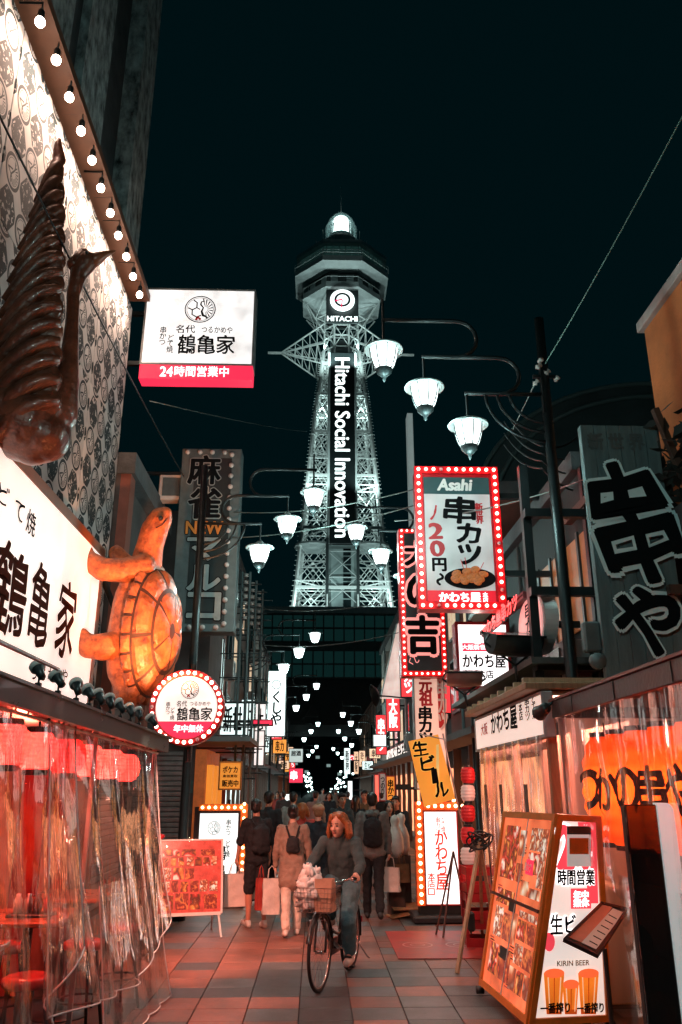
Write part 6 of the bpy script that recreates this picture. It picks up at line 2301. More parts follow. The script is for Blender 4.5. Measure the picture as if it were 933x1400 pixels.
WARMG = mat('shop_warm', (.5, .3, .2), .5, es=1.3, ecol=(1, .36, .16), var=.6, vs=3, evar=.9)
COLDG = mat('shop_cold', (.5, .5, .5), .5, es=1.3, ecol=(.75, 1, .97), var=.6, vs=3, evar=.9)
REDG = mat('shop_redglow', (.5, .1, .08), .5, es=1.3, ecol=(1, .13, .07), var=.6, vs=3, evar=.9)
WG = mat('wall_grey', (.15, .165, .165), .85, var=.35, vs=1.2, bump=.3, bs=15)
WR = mat('wall_rust', (.15, .055, .04), .85, var=.35, vs=1.2, bump=.3, bs=15)
WP2 = mat('wall_pale', (.36, .37, .36), .8, var=.3, vs=1.2, bump=.3, bs=15)
shop_house('rust-walled shop house beyond the mahjong sign', -2.85, 19.8, 27, 8.6, WR, 3, (3.4, 5.6), REDG)
shop_house('grey shop house behind the pipe frame', -2.9, 27, 36, 9.5, WG, 4, (3.4, 5.6, 7.4), COLDG)
shop_house('pale shop house behind the tall white vertical sign', -2.95, 36, 50, 9.0, WP2, 5, (3.4, 5.6), COLDG)
shop_house('grey shop house far along the shuttered side', -3.1, 50, 70, 8.0, WG, 5, (3.4, 5.4), COLDG)
shop_house('farthest shop house on the shuttered side before the tower', -3.3, 70, 100, 9.0, WP2, 6, (3.4, 5.4), WARMG)
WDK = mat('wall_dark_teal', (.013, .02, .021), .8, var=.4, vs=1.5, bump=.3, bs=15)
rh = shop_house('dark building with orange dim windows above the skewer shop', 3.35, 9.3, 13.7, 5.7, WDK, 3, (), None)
for k in range(4):
    boxo('orange_window', mat('dim_orange_window', (.35, .13, .05), .5, es=.05, ecol=(1, .3, .08), var=.3), rh, -.03, -.002, -2.4 + k * .62, -1.9 + k * .62, 3.75, 4.9)
    boxo('window_bar', BLACK, rh, -.06, -.032, -2.43 + k * .62 + .52, -2.36 + k * .62 + .52, 3.7, 4.95)
boxo('lean_to_roof', mat('tin_roof', (.08, .09, .09), .5, .4, var=.3), rh, -1.0, -.01, -2.8, 2.6, 3.15, 3.22)
shop_house('dark shop house behind the cream vertical sign', 3.3, 13.7, 20, 7.0, WR, 3, (3.5, 5.2), WARMG)
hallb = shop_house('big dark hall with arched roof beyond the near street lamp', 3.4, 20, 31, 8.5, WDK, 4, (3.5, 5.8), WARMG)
q_ = MB()
ar = 5.4
pts = [(ar * math.cos(R(180 - 6 * k)), ar * math.sin(R(6 * k)) * .75) for k in range(31)]
q_.add([(p[0] + 6.2, -5.4, 8.7 + p[1]) for p in pts] + [(p[0] + 6.2, 5.4, 8.7 + p[1]) for p in pts], [tuple(range(30, -1, -1)), tuple(range(31, 62))] + [(i, i + 1, i + 32, i + 31) for i in range(30)] + [(30, 0, 31, 61)])
q_.build('arched_roof', mat('arch_roof', (.025, .04, .042), .6, var=.35, vs=.8), hallb)
for k, z in enumerate((.0, .55)):
    MB().tube([(p[0] * (1 - .1 * k) + 6.2, -5.45, 8.72 + p[1] * (1 - .1 * k)) for p in pts], .07, 6).build('arch_rib', mat('arch_rib', (.06, .09, .09), .5), hallb, True)
boxo('white_strip', mat('strip_white', (.5, .52, .52), .5, es=.12, ecol=(.8, 1, .97), var=.1), hallb, -.95, -.80, -5.5, -5.1, 8.2, 11.7)  # no lamp: a faint glow put into the strip's colour to whiten it
shop_house('pale shop house beyond the arched hall', 3.4, 31, 42, 8.4, WP2, 4, (3.5, 5.8), WARMG)
shop_house('grey shop house far along the beer hall side', 4.6, 42, 62, 8.5, WG, 5, (3.5, 5.8), REDG)
shop_house('farthest shop house on the beer hall side before the tower', 5.2, 62, 100, 9, WG, 6, (3.5, 5.8), COLDG)


sk = thing('skyline_block', 'dark far building closing the view beneath the tower', 'building', (0, 420, 0))
boxo('wall', BASED, sk, -60, 60, 0, 10, 0, 26)
for k in range(12):
    boxo('pane', mat('lit_pane_cold', (.4, .5, .5), .4, es=.25, ecol=(.7, 1, .95), var=.4), sk, -33 + k * 5.5, -31 + k * 5.5, -.1, -.01, 6 + (k * 7) % 11, 7.4 + (k * 7) % 11)


def box_sign(label, x0, y0, x1, y1, Y, face, frame, texts=(), name='box_sign', depth=.25, X=None):
    S = Sign(name, label, 'sign', x0, y0, x1, y1, Y=Y, X=X, depth=depth, group='projecting signs down the street')
    S.box(frame, face, bez=.03)
    for (tx, cx, cy_, w, h, m) in texts:
        S.txt(tx, cx, cy_, w, h, m, bold=.04)
    if Y is not None:
        s = 1 if S.loc.x > 0 else -1
        MB().box(min(s * (S.x1 + .03), s * (S.x1 + .8)) if s > 0 else S.x0 - .8, (S.x1 + .8) if s > 0 else S.x0 - .03, .08, .14, (S.z0 + S.z1) / 2, (S.z0 + S.z1) / 2 + .08).build('bracket', IRON, S.t)
    return S


S = box_sign('tall white vertical sign with ring crest and brush kana on the shuttered side', 368, 918, 389, 1006, 27.5, mat('vert_lit', (.85, .85, .85), .35, es=1.6, ecol=(.88, 1, .98), var=0), PALE, ((vert('くしや'), 378, 968, 14, 46, INK),))
e = S.L(378, 936)
MB().lathe([(.13, 0), (.16, 0)], 24, (e[0], -.006, e[1]), M=Matrix.Rotation(R(90), 3, 'X')).build('ring_crest', INK, S.t)
box_sign('grey square sign far down the shuttered side', 396, 1024, 414, 1042, 44, mat('far_grey_lit', (.5, .5, .5), .5, es=.35, ecol=(.85, 1, .98), var=.1), IRON, (('居酒', 405, 1030, 13, 7, INK),))
box_sign('red square sign below the grey one far down the street', 396, 1051, 414, 1070, 44, LBR, IRON, (('串', 402, 1060, 9, 12, WINK_E),))
box_sign('small white sign at the feet of the far red sign', 388, 1086, 404, 1096, 40, LBC, IRON)
box_sign('slim white vertical sign far below the tower', 471, 1023, 479, 1058, 70, LBC, PALE, ((vert('新世界'), 475, 1040, 5, 28, INK),))
box_sign('slim white vertical sign near the far crossing', 476, 1068, 482, 1094, 62, LBC, PALE)
box_sign('bright white double sign box high on the pale shop house', 511, 1005, 528, 1020, 33, LBC, PALE)
box_sign('white slanting shop sign over the orange lit entrance', 527, 1046, 561, 1012, None, mat('slant_lit', (.8, .75, .7), .4, es=1.0, ecol=(1, .86, .78), var=0), REDP, (('ふぐ料理', 544, 1026, 26, 20, INK),), X=3.25)
box_sign('orange vertical sign with dark lettering beside the far entrance', 529, 1062, 540, 1098, 24, YEL, REDP, ((vert('串かつ'), 534.5, 1080, 8, 28, INK),))
box_sign('dim grey vertical sign beside the orange one', 520, 1058, 527, 1094, 26, mat('dim_grey_sign', (.3, .3, .3), .5, es=.15, ecol=(1, .8, .7), var=.1), REDP, ((vert('つのり'), 523.5, 1075, 5, 24, INK),))
box_sign('slim red lit strip sign along the far right shops', 513, 1060, 518, 1098, 30, mat('strip_redlit', (.6, .05, .04), .4, es=1.4, ecol=(1, .12, .08), var=0), REDP)
box_sign('bright white lit panel sign low on the shuttered side', 349, 1000, 360, 1046, 21.5, mat('panel_lit', (.8, .8, .8), .4, es=.9, ecol=(1, .86, .82), var=0, evar=.3), PALE)
box_sign('red band sign beside the tall white sign', 347, 985, 372, 991, 24, LBR, REDP)
FSM = [mat('fs_cold', (.8, .8, .8), .4, es=1.1, ecol=(.8, 1, .97), var=0, evar=.2), mat('fs_warm', (.8, .6, .4), .4, es=.9, ecol=(1, .62, .4), var=0, evar=.2), mat('fs_red', (.6, .04, .04), .4, es=.9, ecol=(1, .05, .06), var=0), mat('fs_orange', (.7, .3, .05), .4, es=.8, ecol=(1, .36, .06), var=0), mat('fs_white', (.8, .8, .8), .4, es=.9, ecol=(1, .93, .9), var=0, evar=.2)]
FSN = ('cold white', 'warm cream', 'red', 'orange', 'white')
words = ('串カツ', '新世界', '串かつ', 'どて焼', '大阪', '生ビール')
nth = ('first', 'second', 'third', 'fourth', 'fifth', 'sixth', 'seventh', 'eighth', 'ninth', 'tenth', 'eleventh', 'twelfth')
q = random.Random(31)
for side, X in ((-1, -2.55), (1, 3.0)):
    for k in range(11):
        Y = 20.5 + k * 4.6 + q.uniform(-1, 1) + k * k * .25
        if side > 0 and Y > 42: X = 4.1
        fi = q.randrange(5)
        w_, h_ = q.choice(((.45, 1.7), (.5, 1.3), (.8, .6), (.42, 2.1), (.9, .9)))
        z = q.uniform(2.95, 4.6)
        t = thing('box_sign', '%s lit %s projecting sign along the %s, counted from the viewer' % (nth[k], FSN[fi], 'shuttered side' if side < 0 else 'beer hall side'), 'sign', (X + side * -.05, Y, z), 0, 'projecting signs down the street')
        boxo('cabinet', IRON, t, -w_ / 2 - .03, w_ / 2 + .03, .012, .22, -.03, h_ + .03, b=.006)
        boxo('face', FSM[fi], t, -w_ / 2, w_ / 2, 0, .011, 0, h_)
        wd = q.choice(words)
        lettering(t, vert(wd) if h_ > w_ * 1.3 else wd[:2], 0, h_ / 2, w_ * .62, h_ * .82, WINK_E if fi == 2 else INK, bold=.04)
        boxo('bracket', IRON, t, min(side * w_ / 2, side * (w_ / 2 + .5)), max(side * w_ / 2, side * (w_ / 2 + .5)), .08, .14, h_ * .7, h_ * .7 + .06)
# two lit gable panels and a big reflector dish on the pale shop house
gb = thing('sign_gable', 'pink-lit gable panel above the far right shops', 'sign', P(535, 955, Y=27))
MB().poly([(-.35, 0), (.5, 0), (.5, 2.6), (.25, 2.5)], .1).build('panel', mat('gable_lit', (.7, .5, .45), .5, es=.6, ecol=(1, .72, .64), var=.2, evar=.3), gb)
MB().tube([(-.35, -.03, 0), (.25, -.03, 2.5)], .03, 5).build('rim', WHITE, gb)
di = thing('street_mirror', 'round tilted dark dish beside the pink-lit gable', 'mirror', P(512, 958, Y=24))
MB().lathe([(0, .2), (.25, .14), (.42, -.0), (.44, -.03), (.40, -.02), (.24, .10), (0, .16)], 28).build('dish', mat('dish_brown', (.012, .012, .012), .5, .0), di, True, (0, 0, .2), (R(20), R(78), 0), )
di.scale = (.75, .75, .75)
MB().tube([(.1, .1, .2), (.6, .3, .2), (1.6, .3, .1)], .03, 6).build('arm', IRON, di)

# pipe and insulator frames on the shuttered side
for k, (px, Y) in enumerate(((327, 18.6), (337, 20), (347, 21.5))):
    t = thing('pipe_rack', 'pipe frame with stacked insulators, %s from the mahjong sign' % ('first', 'second', 'third')[k], 'pipe rack', P(px, 1000, Y=Y), 0, 'pipe frames beyond the mahjong sign')
    zt = P(px, 782 + k * 12, Y=Y).z - t.location.z
    for dx in (-.06, .12):
        MB().tube([(dx, 0, -t.location.z + .1), (dx, 0, zt)], .03, 6).build('pipe', PALE, t)
    mb = MB()
    for j in range(7):
        z = zt - .1 - j * .17
        mb.lathe([(.0, z + .04), (.07, z + .03), (.04, z), (.07, z - .03), (0, z - .04)], 10, (.03, -.06, 0))
    tag(mb.build('insulator_stack', mat('porcelain', (.4, .36, .34), .2, coat=.6), t, True), kind='stuff')
    for j in range(9):
        z = zt - .3 - j * .55
        MB().tube([(-.5, 0, z), (.4, 0, z)], .018, 5).build('cross_bar', IRON, t)

# ------------------------------------------------------------------ overhead wires
def wire(label, pts, r=.012, sag=0., name='overhead_wire', m=None):
    P_ = []
    for (a, b) in zip(pts, pts[1:]):
        for k in range(13):
            f = k / 12
            p = a.lerp(b, f)
            p.z -= sag * 4 * f * (1 - f)
            P_.append(p)
    o = MB().tube(P_, r, 5).build(name, m or mat('wire_grey', (.16, .2, .19), .5), None, True)
    tag(o, label, 'wire', 'overhead wires')
    return o


wp = P(741, 505, Y=8.75)
wire('long thin wire running from the lamp post top up out of the picture', [wp, P(946, 135, Y=5.2)], .007, .05, m=mat('wire_green', (.12, .2, .17), .7))
wire('thin wire slanting down from the lamp post top', [wp, P(700, 590, Y=11)], .008)
wire('black wire slanting across the wallpaper wall down to the mahjong sign', [P(-20, 118, X=-2.9), P(252, 652, Y=15.4)], .012, .1, m=IRON)
wire('faint wire under the 24-hour sign', [P(205, 548, Y=14), P(420, 590, Y=40)], .012, .1)
wire('wire crossing the street in front of the tower legs', [P(320, 700, Y=15.6), P(570, 668, Y=12)], .010, .15)
wire('second wire crossing the street in front of the tower legs', [P(318, 735, Y=15.6), P(570, 690, Y=12)], .010, .12)
wire('wire crossing the street below the price sign top', [P(540, 712, Y=12), P(790, 660, Y=9)], .010, .1)
wire('pinkish wire from the price sign towards the lettered board', [P(690, 690, Y=10.7), P(800, 655, Y=8.6)], .008, .02, m=mat('wire_pink', (.4, .2, .2), .5))
wire('wire high across the street at the tower base', [P(346, 830, Y=26), P(545, 820, Y=20)], .012, .2)
wire('wire across the street above the far lamps', [P(350, 880, Y=26), P(545, 865, Y=20)], .012, .2)
for k in range(4):
    wire('tangled service cable %s behind the near lamp brackets' % ('looping highest', 'looping second', 'looping third', 'looping lowest')[k], [P(690, 560 + 16 * k, Y=12), P(742, 610 + 10 * k, Y=9.2), P(800, 585 + 28 * k, Y=10)], .014, .12, m=IRON)
ins = thing('insulator_cluster', 'cluster of insulators and clamps at the top of the near lamp post', 'insulator', P(742, 515, Y=8.68))
for k, (dx, dz) in enumerate(((-.05, .12), (.05, .04), (-.1, -.1), (.16, -.05), (-.02, .2))):
    MB().lathe([(0, .05), (.035, .04), (.02, .01), (.04, -.01), (.02, -.03), (0, -.05)], 12).build('insulator', MATS['porcelain'], ins, True, (dx, -.03, dz), (R(20 * k), R(50), 0))
MB().box(-.12, .18, -.02, .02, -.02, .02).build('cross_arm', IRON, ins)
MB().box(-.03, .03, -.03, .03, -.5, .25).build('mast', IRON, ins)
# steel frames beside the lettered board
rk = thing('steel_frame', 'black steel frame of beams behind the lettered board', 'frame', (2.95, 8.9, 0))
for z in (3.1, 3.95, 4.9):
    boxo('beam', IRON, rk, -.5, 1.6, -.05, .05, z, z + .1)
for x in (-.45, .3):
    boxo('upright', IRON, rk, x - .05, x + .05, .06, .16, 2.9, 5.6)
mt = thing('meter_box', 'small grey meter boxes mounted low beside the lettered board', 'meter', P(812, 905, Y=8.3))
boxo('case', PALE, mt, -.09, .09, -.06, .06, .1, .42, b=.02)
MB().lathe([(0, .05), (.08, .04), (.09, -.02), (0, -.03)], 14, M=Matrix.Rotation(R(90), 3, 'X')).build('dial', PALE, mt, True, (.02, -.07, .0))

# ------------------------------------------------------------------ people
SKIN = mat('skin', (.60, .34, .25), .5, var=.06)
SKIN2 = mat('skin_warm', (.52, .24, .16), .5, var=.06)
HAIRB = mat('hair_black', (.012, .010, .010), .4, var=.3, vs=30, stretch=(6, 6, 1))
HAIRO = mat('hair_orange', (.30, .10, .03), .45, var=.5, vs=30, stretch=(6, 6, 1))
EYE = mat('eye_dark', (.01, .008, .008), .2, var=0)
LIP = mat('lip', (.35, .10, .09), .45, var=0)


def cloth(name, c, r=.85, v=.22):
    return mat('cloth_' + name, c, r, var=v, vs=7, bump=.35, bs=55, spec=.25)


def hand(mb, w, d, k=1., curl=.9, side=1, up=Vector((0, 0, 1))):
    """palm and five fingers from wrist point w along direction d"""
    d = d.normalized()
    s = d.cross(up)
    if s.length < 1e-3:
        s = Vector((1, 0, 0))
    s.normalize()
    n = s.cross(d).normalized()
    pc = w + d * .045 * k
    mb.cap(w, .026 * k, pc, .030 * k, 8)
    mb.cap(pc - s * .02 * k, .017 * k, pc + s * .02 * k, .017 * k, 8)
    for j, L in enumerate((.062, .072, .068, .054)):
        b = pc + s * (.027 - .018 * j) * k + d * .03 * k
        m1 = b + (d * math.cos(curl * .6) - n * math.sin(curl * .6)) * L * .5 * k
        m2 = m1 + (d * math.cos(curl * 1.7) - n * math.sin(curl * 1.7)) * L * .5 * k
        mb.cap(b, .0095 * k, m1, .009 * k, 7)
        mb.cap(m1, .009 * k, m2, .0075 * k, 7)
    b = w + d * .02 * k + s * side * .026 * k
    m1 = b + (d * .7 + s * side * .6 - n * .3).normalized() * .036 * k
    m2 = m1 + (d * .9 - n * .45).normalized() * .03 * k
    mb.cap(b, .012 * k, m1, .0105 * k, 7)
    mb.cap(m1, .0105 * k, m2, .0085 * k, 7)


def head(mb, c, M, k=1.):
    f = lambda x, y, z: c + M @ (Vector((x, y, z)) * k)
    mb.ell(f(0, .012, .03), (.075 * k, .092 * k, .088 * k), 18, 12, M=M)
    mb.ell(f(0, -.02, -.03), (.060 * k, .070 * k, .085 * k), 16, 12, M=M)
    mb.ell(f(0, -.045, -.085), (.032 * k, .035 * k, .028 * k), 12, 8, M=M)
    mb.cap(f(0, -.088, .005), .010 * k, f(0, -.104, -.032), .015 * k, 8)
    for s in (-1, 1):
        mb.ell(f(s * .074, .015, -.005), (.012 * k, .022 * k, .034 * k), 8, 8, M=M)
        mb.ell(f(s * .037, -.066, -.028), (.022 * k, .018 * k, .02 * k), 8, 8, M=M)


def face_parts(parent, c, M, k=1.):
    f = lambda x, y, z: c + M @ (Vector((x, y, z)) * k)
    for s in (-1, 1):
        MB().ell(f(s * .030, -.084, .004), (.013 * k, .006 * k, .0065 * k), 10, 6, M=M).build('eye', EYE, parent, True)
        MB().cap(f(s * .017, -.092, .026), .0042 * k, f(s * .046, -.082, .027), .003 * k, 6).build('eyebrow', HAIRB, parent, True)
    MB().cap(f(-.02, -.088, -.062), .005 * k, f(.02, -.088, -.062), .005 * k, 6).build('mouth', LIP, parent, True)


def hair(parent, c, M, style, m, k=1., vox=.012):
    mb = MB()
    f = lambda x, y, z: c + M @ (Vector((x, y, z)) * k)
    mb.ell(f(0, .03, .048), (.088 * k, .096 * k, .086 * k), 16, 12, M=M)
    mb.ell(f(0, .055, .0), (.08 * k, .07 * k, .08 * k), 14, 10, M=M)
    if style in ('short', 'cap'):
        for s in (-1, 1):
            mb.cap(f(s * .07, -.02, .055), .022 * k, f(s * .078, .0, .01), .014 * k, 8)
        mb.cap(f(-.04, -.068, .078), .022 * k, f(.04, -.068, .078), .022 * k, 8)
    if style == 'bob':
        for s in (-1, 1):
            mb.cap(f(s * .045, -.052, .095), .026 * k, f(s * .085, -.01, .03), .024 * k, 8)
            mb.cap(f(s * .092, .0, .03), .026 * k, f(s * .115, .005, -.07), .032 * k, 8)
            mb.cap(f(s * .115, .005, -.07), .03 * k, f(s * .12, .0, -.12), .014 * k, 8)
            mb.cap(f(s * .07, .06, 0), .05 * k, f(s * .10, .05, -.09), .035 * k, 8)
        mb.cap(f(0, .09, .0), .06 * k, f(0, .08, -.12), .045 * k, 8)
        mb.cap(f(-.03, -.07, .088), .018 * k, f(-.07, -.05, .04), .012 * k, 8)
    if style == 'long':
        for s in (-1, 1):
            mb.cap(f(s * .06, -.05, .07), .028 * k, f(s * .088, .0, -.02), .028 * k, 8)
            mb.cap(f(s * .088, .0, -.02), .03 * k, f(s * .09, .0, -.22), .025 * k, 8)
        mb.cap(f(0, .09, .0), .07 * k, f(0, .08, -.26), .05 * k, 8)
    if style == 'bun':
        mb.ell(f(0, .11, .07), .04 * k, 10, 8)
        for s in (-1, 1):
            mb.cap(f(s * .06, -.03, .07), .024 * k, f(s * .07, .03, .0), .02 * k, 8)
    return blob(mb, 'hair', m, parent, vox, 2)


def person(label, loc, rotz, h=1.65, top='#', bottom='#', topm=None, botm=None, shoem=None, hairm=HAIRB, hairs='short', stride=.3, phase=1, arms=(.15, -.15), sleeve='long', leg='long', coat=False, skin=SKIN, vox=.011, fingers=True, lean=.04, elbow=(.25, .25), headyaw=0., face=True, bulk=1.0):
    k = h / 1.70
    t = thing('person', label, 'person', loc, rotz, 'people walking in the street')
    # ---- skeleton (front is -y)
    a = {1: stride * phase, -1: -stride * phase}
    kb = {}
    legs = {}
    zmin = 9
    for s in (-1, 1):
        bend = .12 if a[s] > 0 else .38 * abs(stride) / .3
        hip = Vector((s * .085, 0, 0))
        kn = hip + Vector((s * .0, -math.sin(a[s]) * .43, -math.cos(a[s]) * .43))
        an = kn + Vector((0, -math.sin(a[s] - bend) * .42, -math.cos(a[s] - bend) * .42))
        foot_p = -.1 if a[s] > 0 else .45 * min(1, abs(stride) / .3)
        toe = an + Vector((s * .02, -math.cos(foot_p) * .17, -.045 - math.sin(foot_p) * .14))
        heel = an + Vector((0, .05, -.055))
        legs[s] = (hip, kn, an, toe, heel)
        zmin = min(zmin, toe.z - .035, heel.z - .035)
    off = Vector((0, 0, -zmin))
    for s in legs:
        legs[s] = tuple((p + off) * k for p in legs[s])
    pel = off * k
    sp_ = lambda x, y, z: pel + Vector((x, y - lean * z * 2, z)) * k
    chest = sp_(0, 0, .40); neck0 = sp_(0, .0, .56); hc = sp_(0, -.03, .72)
    arm = {}
    for i, s in enumerate((-1, 1)):
        sh = sp_(s * .175, .01, .50)
        aa = arms[i]
        el = sh + Vector((s * .06, -math.sin(aa) * .28, -math.cos(aa) * .28)) * k
        ab = aa + elbow[i]
        wr = el + Vector((s * .01, -math.sin(ab) * .25, -math.cos(ab) * .25)) * k
        arm[s] = (sh, el, wr)
    Mh = Matrix.Rotation(headyaw, 3, 'Z')
    # ---- skin: one continuous body
    mb = MB()
    head(mb, hc, Mh, k)
    mb.cap(neck0 - Vector((0, 0, .02 * k)), .056 * k, hc - Vector((0, -.02 * k, .08 * k)), .05 * k)
    mb.cap(pel + Vector((0, 0, .02 * k)), .085 * k, chest, .085 * k)
    mb.cap(chest, .085 * k, neck0 - Vector((0, 0, .05 * k)), .07 * k)
    for s in (-1, 1):
        sh, el, wr = arm[s]
        mb.cap(chest + Vector((s * .06 * k, 0, .05 * k)), .07 * k, sh, .05 * k)
        mb.cap(sh, .046 * k, el, .036 * k)
        mb.cap(el, .036 * k, wr, .024 * k)
        if fingers:
            hand(mb, wr, wr - el, k * 1.05, .9, -s, Vector((s, 0, 0)))
        else:
            hand(mb, wr, wr - el, k * 1.3, .7, -s, Vector((s, 0, 0)))
        hip, kn, an, toe, heel = legs[s]
        mb.cap(hip, .082 * k, kn, .054 * k)
        mb.cap(kn, .054 * k, kn.lerp(an, .35), .052 * k)
        mb.cap(kn.lerp(an, .35), .052 * k, an, .034 * k)
        mb.cap(an, .034 * k, toe, .022 * k)
    body = blob(mb, 'body', skin, t, vox, 2)
    if face:
        face_parts(body, hc, Mh, k)
    hair(t, hc, Mh, hairs, hairm, k, vox)
    # ---- jacket / shirt
    mb = MB()
    b = bulk
    mb.cap(sp_(0, 0, .0), .125 * k * b, sp_(0, 0, .2), .12 * k * b, 14)
    for s in (-1, 1):
        mb.cap(sp_(s * .05, 0, .0), .115 * k * b, sp_(s * .055, 0, .36), .115 * k * b, 14)
        mb.cap(sp_(s * .055, 0, .36), .115 * k * b, sp_(s * .10, .005, .47), .082 * k * b, 12)
        sh, el, wr = arm[s]
        mb.cap(sh, .072 * k * b, el, .056 * k * b)
        if sleeve == 'long':
            mb.cap(el, .056 * k * b, el.lerp(wr, .92), .043 * k * b)
    mb.cap(sp_(0, 0, .45), .10 * k, neck0 + Vector((0, 0, -.01)), .068 * k)
    mb.ell(sp_(0, .0, -.02), (.185 * k * b, .135 * k * b, .10 * k), 18, 10)
    if coat:
        for s in (-1, 1):
            mb.cap(sp_(s * .06, 0, .05), .125 * k * b, sp_(s * .075, 0, -.22), .125 * k * b, 14)
        mb.cap(sp_(0, .02, .05), .12 * k, sp_(0, .02, -.22), .12 * k, 14)
    blob(mb, 'jacket', topm, t, vox * 1.15, 3)
    # ---- trousers
    mb = MB()
    for s in (-1, 1):
        hip, kn, an, toe, heel = legs[s]
        mb.cap(pel + Vector((s * .05, .01, .03)) * k, .11 * k, hip - Vector((0, 0, .04 * k)), .105 * k)
        if leg == 'long':
            mb.cap(hip, .102 * k, kn, .074 * k)
            mb.cap(kn, .074 * k, an + Vector((0, 0, .01)), .062 * k)
        else:
            mb.cap(hip, .105 * k, hip.lerp(kn, 1.0), .088 * k)
    blob(mb, 'trousers', botm, t, vox * 1.15, 3)
    for s in (-1, 1):
        hip, kn, an, toe, heel = legs[s]
        mb = MB()
        mb.cap(heel, .038 * k, an - Vector((0, 0, .02 * k)), .046 * k)
        mb.cap(heel, .036 * k, toe, .036 * k)
        mb.cap(heel.lerp(toe, .6), .042 * k, toe, .036 * k)
        blob(mb, 'shoe', shoem, t, vox, 2)
    info = dict(k=k, pel=pel, sp=sp_, arm=arm, legs=legs, hc=hc)
    return t, info


def bag(name, label, loc, w, d, h, m, rotz=0., handles=True, crumple=.012, cat='bag'):
    t = thing(name, label, cat, loc, rotz)

    def side(u, v):
        a = u * 4
        i = int(a) % 4
        f = a - int(a)
        c = [(-w / 2, -d / 2), (w / 2, -d / 2), (w / 2, d / 2), (-w / 2, d / 2)]
        p, q_ = c[i], c[(i + 1) % 4]
        x = p[0] + (q_[0] - p[0]) * f; y = p[1] + (q_[1] - p[1]) * f
        tap = 1 - .06 * v
        n = noise.noise(Vector((x * 14, y * 14, v * 4 + h))) * crumple
        return Vector((x * tap + n, y * tap * (1 - .25 * v) + n, v * h))
    mb = MB()
    mb.grid(side, 32, 12)
    mb.add([(-w / 2, -d / 2, .002), (w / 2, -d / 2, .002), (w / 2, d / 2, .002), (-w / 2, d / 2, .002)], [(0, 3, 2, 1)])
    mb.build('sack', m, t, True)
    if handles:
        for s in (-1, 1):
            MB().tube([(-w * .22, s * d * .3, h), (-w * .16, 0, h + .12), (0, 0, h + .16), (w * .16, 0, h + .12), (w * .22, s * d * .3, h)], .006, 6).build('handle', m, t, True)
    return t


def backpack(t, info, m, small=False, shift=0.):
    sp_ = info['sp']; k = info['k']
    w, d, h, z = (.10, .06, .12, .30) if small else (.15, .09, .22, .28)
    mb = MB()
    c = sp_(shift, .13 + d * .8, z)
    mb.ell(c, (w * k, d * k, h * k), 14, 10)
    mb.cap(c + Vector((-w * .6, 0, -h * .6)) * k, d * .7 * k, c + Vector((w * .6, 0, -h * .6)) * k, d * .7 * k)
    mb.cap(c + Vector((-w * .5, 0, h * .5)) * k, d * .7 * k, c + Vector((w * .5, 0, h * .5)) * k, d * .7 * k)
    o = blob(mb, 'backpack', m, t, .014, 2)
    for s in (-1, 1):
        MB().tube([c + Vector((s * w * .5, -.02, h * .8)) * k, sp_(s * .1, .07, .545), sp_(s * .105, -.07, .50), sp_(s * .12, -.13, .38), sp_(s * .14, -.06, .2), c + Vector((s * w * .6, -.03, -h * .7)) * k], .014 * k, 6).build('strap', m, o, True)
    return o


WBAG = mat('white_bag', (.72, .62, .55), .5, var=.1, bump=.3, bs=14)
BLK = cloth('black', (.018, .02, .023)); CHAR = cloth('charcoal', (.05, .055, .058)); BEIGE = cloth('beige', (.25, .18, .14))
CREAM = cloth('cream', (.62, .54, .47)); GREYJ = cloth('grey', (.15, .155, .15)); JEANS = cloth('jeans', (.09, .20, .24)); TEALS = cloth('teal_grey', (.05, .085, .09))
REDC = cloth('red', (.35, .05, .04)); NAVY = cloth('navy', (.02, .03, .04)); TAN = cloth('tan', (.3, .18, .1)); WHT = cloth('white', (.6, .56, .52))
SHW = mat('shoe_white', (.62, .57, .52), .5, var=.1); SHB = mat('shoe_black', (.02, .02, .022), .5, var=.1)

# man in black with shopping bags
g0 = P(348, 1268, Z=0)
t, inf = person('man in black T-shirt and long shorts carrying pale shopping bags', g0, R(205), 1.62, topm=BLK, botm=BLK, shoem=SHW, sleeve='short', leg='short', stride=.12, arms=(.1, .25), elbow=(.1, .1), hairs='short', skin=SKIN2, headyaw=R(-25), bulk=1.08)
backpack(t, inf, BLK, False)
w = Matrix.Rotation(R(205), 3, 'Z') @ inf['arm'][1][2] + g0
bag('shopping_bag', 'large pale shopping bag hanging from the hand of the man in black', (w.x - .02, w.y - .02, w.z - .62), .34, .17, .42, WBAG, R(20))
bag('shopping_bag', 'smaller pale shopping bag beside the large one of the man in black', (w.x + .14, w.y + .1, w.z - .54), .26, .15, .36, mat('white_bag2', (.6, .5, .44), .5, var=.1, bump=.3, bs=14), R(-15))
# woman in beige coat
g0 = P(398, 1279, Z=0)
t, inf = person('woman in beige coat and cream trousers with a small black backpack, seen from behind', g0, R(183), 1.56, topm=BEIGE, botm=CREAM, shoem=SHW, coat=True, stride=.16, phase=-1, arms=(.12, .05), elbow=(.15, .3), hairs='bun', bulk=1.06)
backpack(t, inf, BLK, True)
w = Matrix.Rotation(R(183), 3, 'Z') @ inf['arm'][1][2] + g0
bag('paper_bag', 'white paper bag with red side carried by the woman in beige', (w.x - .05, w.y, w.z - .60), .24, .12, .44, WHT, R(10))
b2 = bag('paper_bag', 'thin red paper bag behind the white one of the woman in beige', (w.x - .2, w.y + .08, w.z - .56), .13, .1, .40, REDC, R(30))
